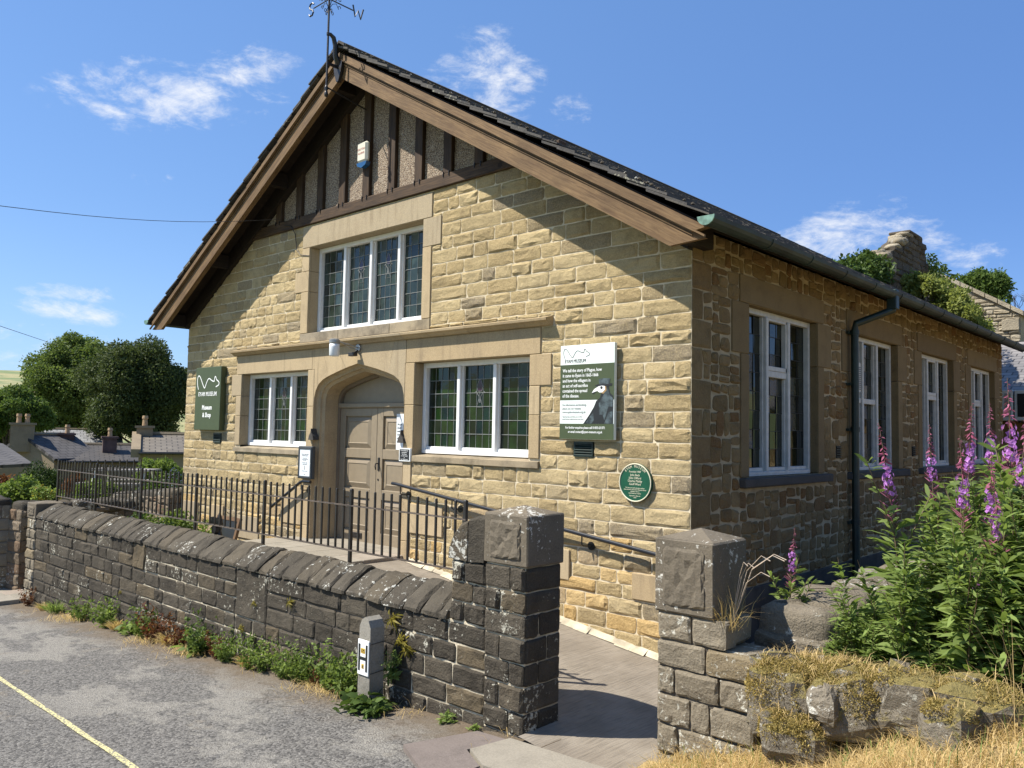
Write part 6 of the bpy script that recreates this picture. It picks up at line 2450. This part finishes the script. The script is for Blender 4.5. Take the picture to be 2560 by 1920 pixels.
for (px, kind, mt, s) in ((60, 'spray', 'leaf_red', .7), (130, 'tuft', 'leaf_weed', 1.5), (100, 'tuft', 'straw', 1), (190, 'spray', 'leaf_light', .8), (255, 'spray', 'leaf_weed', 1.1), (285, 'tuft', 'straw', 1.2), (320, 'broad', 'leaf_weed', 1.0),
                          (355, 'spray', 'leaf_light', 1.0), (385, 'spray', 'leaf_red', 1.15), (415, 'tuft', 'straw', 1.2), (440, 'spray', 'leaf_red', .9), (490, 'broad', 'leaf_weed', 1.15), (500, 'spray', 'leaf_mid', 1.1), (540, 'spray', 'leaf_red', .7),
                          (570, 'spray', 'leaf_weed', .85), (610, 'tuft', 'straw', .9), (655, 'spray', 'leaf_weed', .95), (700, 'spray', 'leaf_light', .55), (745, 'spray', 'leaf_weed', .95), (775, 'spray', 'leaf_light', .8), (800, 'spray', 'leaf_red', .5), (830, 'spray', 'leaf_weed', .95),
                          (865, 'spray', 'leaf_weed', 1.1), (880, 'broad', 'leaf_weed', .7), (980, 'broad', 'leaf_mid', 1.0), (950, 'broad', 'leaf_mid', .8), (1000, 'broad', 'leaf_mid', .7), (1120, 'broad', 'leaf_weed', .45), (1190, 'broad', 'leaf_weed', .3)):
    p = wall_foot(px, 1700)
    if px in (950, 980, 1000):
        p = (p[0] - .02, -2.53, p[2])
    put_weed(kind, mt, p, s * 1.3)
    if kind == 'spray' and mt != 'leaf_red':
        put_weed('spray', 'leaf_light', (p[0] + rng.uniform(-.2, .2), p[1] - rng.uniform(0, .06), p[2]), s * rng.uniform(.7, 1.1))
for (px, py, kind, mt, s) in ((985, 1545, 'fern', 'leaf_fern', 1.2), (1005, 1600, 'fern', 'leaf_fern', 1.3), (1020, 1622, 'fern', 'leaf_fern', .9), (635, 1508, 'fern', 'leaf_fern', .6), (725, 1505, 'fern', 'leaf_fern', .75), (602, 1570, 'fern', 'leaf_fern', .7), (632, 1602, 'broad', 'leaf_weed', .45),
                              (985, 1685, 'broad', 'leaf_weed', .75), (1000, 1655, 'spray', 'leaf_weed', .5), (300, 1480, 'fern', 'leaf_fern', .4)):
    p = at(px, py, 1, -2.225)
    put_weed(kind, mt, tuple(p), s, (1.1, 0, rng.uniform(-.4, .4)))
rgn = np.random.default_rng(5)
xx = rgn.uniform(-10, -.1, 5200)
xx = xx[np.sin(xx * 2.1) + np.sin(xx * 5.3 + 1) + rgn.normal(0, .5, 5200) > .7]
yy = -2.24 - np.abs(rgn.normal(0, .16, len(xx)))
blades('straw_litter', np.c_[xx, yy, road_z(xx) + .004], .12, .004, 1.45, M['straw'], 6, kind='stuff', label='loose dead straw along the edge of the road', category='grass')

# ------------------------------------------------------------------ garden behind the railing
def shrub(name, label, c, r, n, size, mat, seed, cat_='shrub', group=None, nb=22, f=(.3, .5), flowers=None):
    s_ = empty(name, label, cat_, group)
    rg_ = random.Random(seed)
    bl = clumps(c, r, nb, rg_, f, -.8)
    crown('foliage', s_, bl, n, size, M[mat], seed, .35)
    mb = MB()
    for q_ in bl[:8]:
        mb.tube([(c[0] + rg_.uniform(-.1, .1), c[1], c[2] - r[2]), tuple(np.array(q_[:3]))], [.03 * r[0], .01 * r[0]], 5)
    mb.build('stem', M['bark'], s_)
    if flowers:
        crown('flowers', s_, bl, flowers[1], flowers[2], M[flowers[0]], seed + 1, .95)
    return s_


shrub('flower_clump', 'feverfew clump with small white flowers in the bed by the steps', (-7.1, -1.15, .56), (.6, .5, .42), 3200, .07, 'leaf_light', 3, 'plant', None, 18, (.3, .5), ('white_flower', 420, .035))
shrub('flower_clump', 'green leafy bed plants against the hall wall', (-8.5, -.9, .42), (.7, .45, .25), 2200, .07, 'leaf_weed', 4, 'plant')
shrub('flower_clump', 'lavender-like spiky plant at the far end of the bed', (-9.6, -.9, .42), (.4, .4, .28), 1200, .08, 'leaf_mid', 5, 'plant', None, 12, (.3, .5), ('blue_flower', 160, .03))
pB = at_depth(402, 1168, 22)
shrub('round_shrub', 'rounded glossy green shrub beyond the garden wall', tuple(pB - np.array([0, 0, .25])), (.62, .6, .5), 4200, .10, 'leaf_light', 6)
pB = at_depth(440, 1215, 19)
shrub('lilac_plant', 'lilac-flowered plant at the hall corner', tuple(pB), (.25, .3, .4), 900, .07, 'leaf_mid', 16, 'plant', None, 14, (.3, .5), ('blue_flower', 300, .045))
pB = at_depth(100, 1200, 21)
shrub('clipped_hedge', 'dense dark green clipped hedge by the far end of the railing', tuple(pB - np.array([0, 0, .42])), (.66, .5, .85), 8000, .07, 'leaf_hedge', 7, 'hedge', None, 46, (.32, .45))
pB = at_depth(45, 1208, 16.5)
shrub('loose_shrub', 'loose yellow-green shrub leaning over the stone passage wall', tuple(pB - np.array([0, 0, .3])), (.55, .5, .48), 3200, .09, 'leaf_light', 8)
pB = at_depth(5, 1195, 17.5)
shrub('red_shrub', 'dark red-leaved shrub at the edge of the garden', tuple(pB - np.array([0, 0, .3])), (.25, .3, .45), 1300, .08, 'leaf_red', 9)
pB = at_depth(118, 1238, 15.5)
shrub('yellow_herb', 'grey-green herb with flat yellow flower heads at the wall end', tuple(pB), (.3, .25, .2), 700, .06, 'leaf_weed', 10, 'plant', None, 12, (.3, .5), ('leaf_fern', 120, .07))
for k, (px, py, dpt, r_, mt, lab) in enumerate(((225, 1225, 18.5, .32, 'leaf_light', 'bright green low plant behind the railing'), (262, 1222, 18.0, .28, 'leaf_light', 'yellow-green bushy plant before the picnic table'),
                                                (188, 1205, 20, .24, 'leaf_red', 'small maroon bush beside the hedge'), (395, 1214, 19, .28, 'leaf_mid', 'dark low plant along the garden wall'))):
    pB = at_depth(px, py, dpt)
    shrub('bed_plant', lab, tuple(pB - np.array([0, 0, .1])), (r_, r_, .3), 1300, .07, mt, 30 + k, 'plant')
# garden soil so the plants stand on something
sheet('garden_ground', np.linspace(-24, -10.4, 40), np.linspace(-1.9, 9, 30), lambda x, y: np.interp(x, [-24, -18, -12, -10], [-2.2, -1.1, -.35, -.2]) + .03 * np.sin(3 * x), M['ground'], .02, kind='structure',
      mask=lambda x, y: (x < -11.9) | (y > -1.5))
# picnic table
pt = empty('picnic_table', 'weathered grey timber picnic table with splayed legs in the garden', 'picnic table')
c0 = at_depth(312, 1172, 20)
ax = Vector((CR[0], CR[1], 0)).normalized()
bx_ = Vector((-CF[0], -CF[1], 0)).normalized()


def loc(u, v_, z_):
    return tuple(Vector(c0) + ax * u + bx_ * v_ + Vector((0, 0, z_)))


def plank(u0, u1, v0, v1, z0, z1, nm):
    vv = [loc(u, v_, z_) for u in (u0, u1) for v_ in (v0, v1) for z_ in (z0, z1)]
    MB().add(vv, [(0, 1, 3, 2), (4, 6, 7, 5), (0, 4, 5, 1), (2, 3, 7, 6), (0, 2, 6, 4), (1, 5, 7, 3)]).build(nm, M['grey_timber'], pt)


for k in range(5):
    plank(-.75, .75, -.36 + k * .15, -.36 + k * .15 + .135, -.04, 0, 'table_plank')
for s in (-1, 1):
    for k in range(2):
        plank(-.75, .75, s * .72 + k * .13 - .13, s * .72 + k * .13, -.34, -.30, 'seat_plank')
for u in (-.58, .58):
    for s in (-1, 1):
        MB().tube([loc(u, s * .22, -.04), loc(u, s * .62, -.78)], .045, 4).build('leg', M['white'], pt)
    plank(u - .03, u + .03, -.85, .85, -.40, -.34, 'cross_beam')

# ------------------------------------------------------------------ houses down the hill
UPZ = Vector((0, 0, 1))
ROOFS = {}


def quad_prism(mb, q_, n_, th):
    n_ = Vector(n_) * th
    v = [Vector(p) for p in q_] + [Vector(p) - n_ for p in q_]
    mb.add([tuple(p) for p in v], [(0, 1, 2, 3), (7, 6, 5, 4), (0, 4, 5, 1), (1, 5, 6, 2), (2, 6, 7, 3), (3, 7, 4, 0)])


def house(label, A, u, n_, L, run, drop, base, roofc, name='stone_house', rowh=.32, wins=(), overh=.15):
    """A ridge start, u along ridge, n_ towards the viewer (down-slope), run/drop of the roof"""
    h = empty(name, label, 'house', 'houses down the hill')
    A, u, n_ = Vector(A), Vector(u).normalized(), Vector(n_).normalized()
    for s in (1, -1):
        e = A + n_ * (run + overh) * s + UPZ * -(drop * (run + overh) / run)
        mb = MB()
        dv = (n_ * s * run - UPZ * drop)
        nr = u.cross(dv).normalized()
        nr = nr if nr.z > 0 else -nr
        quad_prism(mb, [A - u * .1, A + u * (L + .1), e + u * (L + .1), e - u * .1], nr, .12)
        mb.build('roof', tiled_roof('roof_' + name, *roofc, rowh, .42, dv, u), h)
    # ridge tiles
    MB().tube([tuple(A - u * .1 + UPZ * .02), tuple(A + u * (L + .1) + UPZ * .02)], .10, 6).build('ridge', M['far_stone'], h)
    B = lambda i, s, z_: tuple((A + u * i + n_ * run * s)[:2]) + (z_,)
    ez = A.z - drop
    w_ = MB()
    for i in (0, L):
        w_.add([B(i, 1, base), B(i, -1, base), B(i, -1, ez), tuple(A + u * i - UPZ * .08), B(i, 1, ez)], [(0, 1, 2, 3, 4)])
    for s in (1, -1):
        w_.add([B(0, s, base), B(L, s, base), B(L, s, ez), B(0, s, ez)], [(0, 1, 2, 3)])
    w_.build('wall', M['far_stone'], h)
    for (i, z0, ww, hh) in wins:
        p = A + u * i + n_ * (run + .03)
        wn = MB().add([tuple(Vector((p.x, p.y, ez - z0)) + u * a + UPZ * b) for a, b in ((0, 0), (ww, 0), (ww, -hh), (0, -hh))], [(0, 1, 2, 3)]).build('window', M['pane_far'], h)
        fm = MB()
        for (a0, a1, b0, b1) in ((-.06, 0, .06, -hh - .06), (ww, ww + .06, .06, -hh - .06), (0, ww, .06, 0), (0, ww, -hh, -hh - .06), (ww / 2 - .03, ww / 2 + .03, 0, -hh), (0, ww, -hh / 2 + .02, -hh / 2 - .02)):
            q0 = Vector((p.x, p.y, ez - z0)) + n_ * .03
            quad_prism(fm, [q0 + u * a0 + UPZ * b0, q0 + u * a1 + UPZ * b0, q0 + u * a1 + UPZ * b1, q0 + u * a0 + UPZ * b1], n_, .05)
        fm.build('frame', M['white'], wn)
    # eaves gutter
    g0 = A + n_ * (run + overh + .05) - UPZ * (drop * (run + overh) / run + .05)
    MB().tube([tuple(g0), tuple(g0 + u * L)], .05, 6).build('gutter', M['iron'], h)
    return h


def chimney(h, c, w_, d_, z0, z1, mat, pots, u):
    u = Vector(u).normalized()
    n_ = Vector((-u.y, u.x, 0))
    def bx2(a, b, c0, c1, m_, nm):
        vv = [tuple(Vector((c[0], c[1], 0)) + u * x_ + n_ * y_ + UPZ * z_) for x_ in (-a, a) for y_ in (-b, b) for z_ in (c0, c1)]
        return MB().add(vv, [(0, 1, 3, 2), (4, 6, 7, 5), (0, 4, 5, 1), (2, 3, 7, 6), (0, 2, 6, 4), (1, 5, 7, 3)]).build(nm, m_, h)
    st_ = bx2(w_ / 2, d_ / 2, z0, z1, mat, 'chimney')
    o = bx2(w_ / 2 + .07, d_ / 2 + .07, z1, z1 + .1, mat, 'chimney_cap')
    o.parent = st_
    for k in range(pots):
        x_ = (k - (pots - 1) / 2) * .34
        p = Vector((c[0], c[1], z1 + .1)) + u * x_
        q_ = MB().lathe([(.11, 0), (.09, .25), (.12, .3), (.10, .42)], tuple(p), 10).build('chimney_pot', M['chimney_pot'], st_)


uR = Vector((CR[0], CR[1], 0)).normalized()
nC = Vector((-CF[0], -CF[1], 0)).normalized()


def facing(A):
    n_ = Vector((CAMP[0] - A[0], CAMP[1] - A[1], 0)).normalized()
    return Vector((-n_.y, n_.x, 0)), n_


# right house with pale stone slates
A = at_depth(349, 1085, 34)
uR, nC = facing(A)
e = at_depth(349, 1127, 31.6)
h = house('stone house with pale stone-slate roof and a gable chimney beside the hall', A, uR, nC, 9, 2.6, A[2] - e[2], -5.5, ((.12, .10, .075), (.17, .145, .11)), rowh=.24, wins=((3.2, .9, .8, .9),))
cp = at_depth(355, 1080, 34)
chimney(h, (cp[0] + uR.x * .1, cp[1] + uR.y * .1), .62, .62, A[2] - .4, at_depth(355, 1070, 34)[2], M['far_stone'], 1, uR)
cop = MB()
dv = nC * 2.75 - UPZ * (A[2] - e[2]) * 2.75 / 2.6
quad_prism(cop, [Vector(A) - uR * .28 + UPZ * .10, Vector(A) + uR * .06 + UPZ * .10, Vector(A) + uR * .06 + UPZ * .10 + dv, Vector(A) - uR * .28 + UPZ * .10 + dv], (0, 0, 1), .32)
cop.build('gable_coping', M['far_stone'], h)
# middle terrace, dark slate
A = at_depth(150, 1111, 40)
uR, nC = facing(A)
e = at_depth(150, 1150, 37.4)
h = house('long low terrace with dark slate roof and two chimneys', A, uR, nC, 8.5, 2.7, A[2] - e[2], -6, ((.045, .039, .034), (.062, .054, .047)), rowh=.22, wins=((5.7, .35, .7, .8), (3.6, .45, .7, .8)))
for px, top, mt in ((167, 1088, 'brickish'), (274, 1096, 'brickish')):
    cp = at_depth(px, 1111, 40)
    chimney(h, (cp[0], cp[1]), .62, .6, A[2] - .7, at_depth(px, top, 40)[2], M[mt], 1, uR)
# near gabled house on the left
A = Vector(at_depth(62, 1086, 38))
Bc = Vector(at_depth(136, 1142, 37.3))
n2 = Vector((Bc.x - A.x, Bc.y - A.y, 0))
run = n2.length
n2.normalize()
u2 = Vector((-n2.y, n2.x, 0))
u2 = u2 if u2.dot(nC) < 0 else -u2
h = house('gabled stone house with grey slate roof and a big square gable chimney', A, u2, n2, 2.6, run, A.z - Bc.z, -6, ((.055, .050, .047), (.078, .071, .066)), rowh=.26)
cp = at_depth(56, 1090, 38)
chimney(h, (cp[0], cp[1]), .95, .75, A.z - .8, at_depth(56, 1062, 38)[2], M['far_stone'], 2, uR)
# lean-to roof in front of it
lt = empty('lean_to', 'grey slated lean-to roof at the foot of the gabled house', 'house', 'houses down the hill')
q_ = [Vector(at_depth(-60, 1098, 33)), Vector(at_depth(8, 1109, 33)), Vector(at_depth(82, 1158, 31)), Vector(at_depth(-60, 1166, 29.5))]
mb = MB()
nr = (q_[1] - q_[0]).cross(q_[3] - q_[0]).normalized()
nr = nr if nr.z > 0 else -nr
quad_prism(mb, q_, nr, .12)
mb.build('roof', tiled_roof('roof_lean_to', (.055, .050, .047), (.078, .071, .066), .26, .42, q_[2] - q_[1], q_[0] - q_[1]), lt)
mb = MB()
mb.add([tuple(q_[2] - nr * .13), tuple(q_[3] - nr * .13), (q_[3].x, q_[3].y, -6), (q_[2].x, q_[2].y, -6)], [(0, 1, 2, 3)])
mb.add([tuple(q_[1] - nr * .13), tuple(q_[2] - nr * .13), (q_[2].x, q_[2].y, -6), (q_[1].x, q_[1].y, -6)], [(0, 1, 2, 3)])
mb.build('wall', M['far_stone'], lt)
# far pale house among the trees
A = at_depth(105, 1072, 58)
uR, nC = facing(A)
house('distant pale house with white windows among the trees', A, uR, nC, 5, 2.4, 1.0, -8, ((.2, .2, .2), (.26, .26, .25)), wins=((.9, .1, .8, .9), (2.6, .1, .8, .9)))

# ------------------------------------------------------------------ trees
def tc_(px, py, d_):
    return at_depth(px, py, d_)


c = tc_(205, 965, 66)
tree('ash_tree', 'large light green leafy tree, the paler of two grown together', (c[0], c[1], -6), tuple(c), (4.4, 4.4, 4.6), 85, 80000, .24, M['leaf_ash'], 101, 'trees down the hill')
c = tc_(352, 985, 60)
tree('beech_tree', 'large dark-leaved spreading tree beside the hall', (c[0], c[1], -6), tuple(c), (3.9, 4.2, 4.3), 70, 75000, .21, M['leaf_dark'], 102, 'trees down the hill')
c = tc_(20, 1045, 50)
tree('orchard_tree', 'rounded mid green tree above the slate roofs', (c[0], c[1], -6), tuple(c), (2.6, 2.6, 2.0), 36, 22000, .20, M['leaf_mid'], 103, 'trees down the hill')
rg_ = random.Random(5)
bl = []
for k in range(70):
    px = -120 + k * 4.2
    p = at_depth(px, 966 + rg_.uniform(-4, 4), 640)
    bl.append((p[0], p[1], p[2], 9, 9, rg_.uniform(4, 7)))
crown('far_wood', None, bl, 9000, 3.0, M['leaf_dark'], 7, .4, kind='stuff', label='dark distant woodland along the hilltop', category='woodland')
bl = []
for k in range(40):
    px = -60 + k * 5
    p = at_depth(px, 1030 + rg_.uniform(-8, 8), 180)
    bl.append((p[0], p[1], p[2] - 1, 4, 4, rg_.uniform(1.5, 3)))
crown('hedgerow', None, bl, 9000, .8, M['leaf_mid'], 8, .4, kind='stuff', label='hedgerow of bushes across the far field', category='hedge')

# ------------------------------------------------------------------ ruin and growth behind the hall
ru = empty('ruined_gable', 'ruined stone gable with ragged chimney stack and ivy behind the hall', 'ruin')
XR = -2.0
sil = [(2225, 655), (2217, 642), (2228, 628), (2240, 622), (2252, 606), (2262, 600), (2268, 588), (2292, 585), (2299, 592), (2306, 606), (2311, 622), (2316, 650), (2320, 690), (2322, 760), (2225, 760)]
poly = [tuple(at(px, py, 0, XR)[1:]) for px, py in sil]
MB().prism(poly, lambda a, b, d: (d, a, b), XR - .4, XR, rt()).build('stack', M['ruin_dark'], ru)
rng = random.Random(19)
UF = lambda u, v_, w__: (XR + w__, u, v_)
y0, y1 = min(p[0] for p in poly), max(p[0] for p in poly)
zmin, zmax = min(p[1] for p in poly), max(p[1] for p in poly)


def inside(y, z):
    c_ = False
    for i in range(len(poly)):
        (a, b), (c2, d2) = poly[i - 1], poly[i]
        if (b > z) != (d2 > z) and y < (c2 - a) * (z - b) / (d2 - b) + a:
            c_ = not c_
    return c_


for c0, c1 in courses(zmin, zmax, .16, rng, .3):
    u = y0
    for L in split_len(y1 - y0, .2, .5, rng):
        if inside(u + L / 2, (c0 + c1) / 2):
            s = MB()
            block(s, UF, u, u + L, c0, c1, rng.uniform(.02, .06), .1, rng, 4, 4, .02)
            s.build('stone', M['ruin_dark'], ru)
        u += L
for k in range(16):   # loose stones along the broken slope
    i = rng.choice((0, 1, 2, 3, 4, 5, 6))
    (a, b), (c2, d2) = poly[i], poly[i + 1]
    t_ = rng.random()
    lump(ru, 'loose_stone', (XR - .2 + rng.uniform(-.18, .18), a + (c2 - a) * t_, b + (d2 - b) * t_), (0, 1), rng.uniform(.12, .25), rng.uniform(.1, .2), rng.uniform(.05, .1), rng, M['ruin'], 6, 4)
pc = at(2278, 583, 0, XR)
MB().cbox(XR - .42, XR + .06, pc[1] - .25, pc[1] + .45, pc[2] - .04, pc[2] + .03, .02).build('cap_slab', M['ruin_dark'], ru)
pc = at(2200, 650, 0, XR)
MB().cbox(XR - .42, XR + .05, pc[1] - .1, pc[1] + .9, pc[2] - .14, pc[2] + .06, .02).build('ledge_stone', M['ruin'], ru)
# sunlit gable wall beyond
YG = 18.0
GF = lambda u, v_, w__: (u, YG - w__, v_)
pL, pR, pB = at(2345, 690, 1, YG), at(2551, 785, 1, YG), at(2551, 1010, 1, YG)
sl = (pR[2] - pL[2]) / (pR[0] - pL[0])
lim = lambda x_: pL[2] + sl * (x_ - pL[0])
gv_ = empty('gable_ruin_wall', 'sunlit coursed rubble gable wall with sloping stone coping behind the hall', 'ruin')
MB().prism([(pL[0] - .4, pB[2] - 3), (pR[0], pB[2] - 3), (pR[0], lim(pR[0])), (pL[0] - .4, lim(pL[0] - .4))], lambda a, b, d: (a, d, b), YG + .01, YG + .5).build('wall_core', M['mortar_side'], gv_)
for c0, c1 in courses(pB[2] - 1.2, lim(pL[0]), .11, rng, .3):
    u = pL[0] - .3
    for L in split_len(pR[0] - u, .16, .42, rng):
        if c0 < lim(u + L / 2):
            s = MB()
            if block(s, GF, u, u + L, c0, c1, rng.uniform(.02, .06), .05, rng, 4, 4, .012, lim):
                s.build('stone', M['ruin'], gv_)
        u += L
n = 9
for k in range(n):
    a, b = pL[0] - .6 + (pR[0] - pL[0] + .7) * k / n, pL[0] - .6 + (pR[0] - pL[0] + .7) * (k + 1) / n - .02
    MB().add([(x_, y_, lim(x_) + z_) for x_ in (a, b) for y_, z_ in ((YG - .1, .0), (YG + .6, .0), (YG + .6, .14), (YG - .1, .12))], [(0, 1, 2, 3), (7, 6, 5, 4), (0, 4, 5, 1), (1, 5, 6, 2), (2, 6, 7, 3), (3, 7, 4, 0)], rt(rng)).build('coping_stone', M['ruin'], gv_)
MB().cbox(pR[0] - .42, pR[0] - .02, YG - .075, YG, pR[2] - .42, pR[2] - .12, .01).build('corner_stone', M['ruin'], gv_)
iv = empty('ivy', 'dark glossy ivy smothering the ruin beside the stack', 'ivy')
bl = []
for k in range(46):
    px, py = rg_.uniform(2105, 2200), rg_.uniform(654, 730)
    if py > 648 + abs(px - 2175) * .12:
        p = at(px, py, 0, XR - .2 + rg_.uniform(-.2, .2))
        bl.append((p[0], p[1], p[2], .3, .3, .22))
for px, py in ((2325, 655), (2335, 668), (2345, 680), (2358, 690), (2318, 672)):
    p = at(px, py, 0, XR)
    bl.append((p[0], p[1], p[2], .18, .22, .2))
crown('foliage', iv, bl, 9000, .10, M['leaf_ivy'], 31, .6)
sm = MB()
for q_ in bl[::5]:
    sm.tube([(q_[0], q_[1], q_[2] - 1.2), (q_[0], q_[1], q_[2])], [.03, .012], 5)
sm.build('stem', M['bark'], iv)


def px_bush(name, label, pxs, yv, r_, n, size, mat, seed, stemz=1.5):
    t_ = empty(name, label, 'tree' if 'tree' in name else 'shrub')
    bl = []
    for px, py in pxs:
        p = at(px, py, 1, yv + rg_.uniform(-.4, .4))
        bl.append((p[0], p[1], p[2], r_ * rg_.uniform(.7, 1.2), r_, r_ * rg_.uniform(.6, 1.0)))
    crown('crown', t_, bl, n, size, M[mat], seed, .3)
    mb = MB()
    cx_ = np.mean([b[0] for b in bl])
    for b in bl[::3]:
        mb.tube([(cx_, yv, stemz), ((cx_ + b[0]) / 2, yv, (stemz + b[2]) / 2 - .2), b[:3]], [.05, .03, .012], 5)
    mb.build('trunk', M['bark'], t_)
    return t_


pxs = []
for k in range(70):
    t_ = rg_.random()
    px = 2195 + 265 * t_
    top = np.interp(px, [2190, 2210, 2265, 2300, 2350, 2380, 2420, 2445, 2465], [705, 690, 668, 678, 700, 710, 750, 800, 825])
    bot = np.interp(px, [2190, 2460], [735, 850])
    pxs.append((px, rg_.uniform(top + 8, bot)))
px_bush('elder_shrub', 'bright yellow-green elder shrub rising above the hall eaves', pxs, 12.85, .21, 17000, .095, 'leaf_elder', 61)
px_bush('thorn_tree', 'wind-shaped dark green thorn tree behind the sloping coping', [(2400 + rg_.uniform(0, 105), 0) for _ in range(0)] + [(rg_.uniform(2392, 2508), rg_.uniform(700, 735)) for _ in range(26)] + [(rg_.uniform(2440, 2500), rg_.uniform(690, 705)) for _ in range(9)] + [(2490, 740), (2478, 748), (2510, 750)], 23, .30, 9000, .12, 'leaf_mid', 62, 5)
# bare twiggy tree at the right edge
bt = empty('bare_tree', 'bare twiggy grey tree at the skyline beyond the coping', 'tree')
mb = MB()
root = at(2550, 815, 1, 24)
rt_ = random.Random(3)


def twig(p, d_, l, r_, depth):
    q_ = p + d_ * l
    mb.tube([tuple(p), tuple((p + q_) / 2 + Vector((rt_.uniform(-.04, .04), 0, rt_.uniform(-.03, .05)))), tuple(q_)], [r_, r_ * .8, r_ * .6], 4)
    if depth > 0:
        for _ in range(3 if depth > 1 else 4):
            nd = (d_ + Vector((rt_.uniform(-.8, .8), rt_.uniform(-.5, .5), rt_.uniform(-.2, .6)))).normalized()
            twig(q_, nd, l * rt_.uniform(.55, .8), r_ * .6, depth - 1)


for k in range(5):
    twig(Vector(root) + Vector((k * .25 - .3, 0, -.3)), Vector((rt_.uniform(-.6, .5), 0, 1)).normalized(), .55, .022, 3)
mb.build('branches', M['bark'], bt)
# outbuilding with two air-conditioning units at the far corner
ob = empty('outbuilding', 'low stone outbuilding with slate roof and gutter beyond the hall corner', 'building')
YO = 13.6
p0, p1 = at(2480, 985, 1, YO), at(2720, 1055, 1, YO)
MB().box(p0[0] - .5, 5, YO, YO + 4, -.5, 2.9).build('wall', M['rubble'], ob)
MB().add([(p0[0] - .6, YO - .15, 2.82), (5, YO - .15, 2.82), (5, YO + 4, 4.6), (p0[0] - .6, YO + 4, 4.6), (p0[0] - .6, YO - .15, 2.92), (5, YO - .15, 2.92), (5, YO + 4, 4.7), (p0[0] - .6, YO + 4, 4.7)],
         [(0, 1, 2, 3), (7, 6, 5, 4), (0, 4, 5, 1), (3, 2, 6, 7), (0, 3, 7, 4)]).build('roof', tiled_roof('roof_outbuilding', (.17, .16, .155), (.26, .24, .225), .2, .3, (0, -.91, -.4), (1, 0, 0)), ob)
MB().tube([(p0[0] - .6, YO - .2, 2.80), (5, YO - .2, 2.80)], .06, 8).build('gutter', M['copper'], ob)
for k, (pxa, pxb, lab) in enumerate(((2505, 2534, 'white air-conditioning unit on the outbuilding, next to the hall corner'), (2536, 2568, 'white air-conditioning unit on the outbuilding with a dark open side'))):
    a, b = at(pxa, 975, 1, YO - .45), at(pxb, 1052, 1, YO - .45)
    ac = empty('air_conditioner', lab, 'air conditioner', 'air-conditioning units on the outbuilding')
    MB().cbox(a[0], b[0], YO - .5, YO - .12, b[2], a[2], .015).build('casing', M['ac_white'], ac)
    MB().cbox(a[0] + .06, b[0] - .03, YO - .512, YO - .50, b[2] + .08, a[2] - .08, .003).build('grille', M['galv' if k == 0 else 'dark'], ac)
    for j in range(14):
        z_ = b[2] + .04 + (a[2] - b[2] - .08) * j / 14
        MB().box(a[0] - .008, a[0] + .004, YO - .46, YO - .16, z_, z_ + .012).build('fin', M['board_grey'], ac)
    for dx in (.06, .3):
        MB().box(a[0] + dx, a[0] + dx + .03, YO - .5, YO, b[2] - .04, b[2] - .002).build('bracket', M['iron'], ac)
# thin summer haze over the valley
hz = MB().box(-1200, 400, -500, 700, -12, 70)
m, t = mat_new('valley_haze')
t.n.remove(t.b)
pv_ = t.new('ShaderNodeVolumePrincipled', i_Density=.00028)
pv_.inputs['Color'].default_value = (.86, .92, 1, 1)
t.link(pv_.outputs[0], t.out.inputs['Volume'])
USE_HAZE = False
if USE_HAZE:
    hz.build('haze', m, None, kind='stuff')
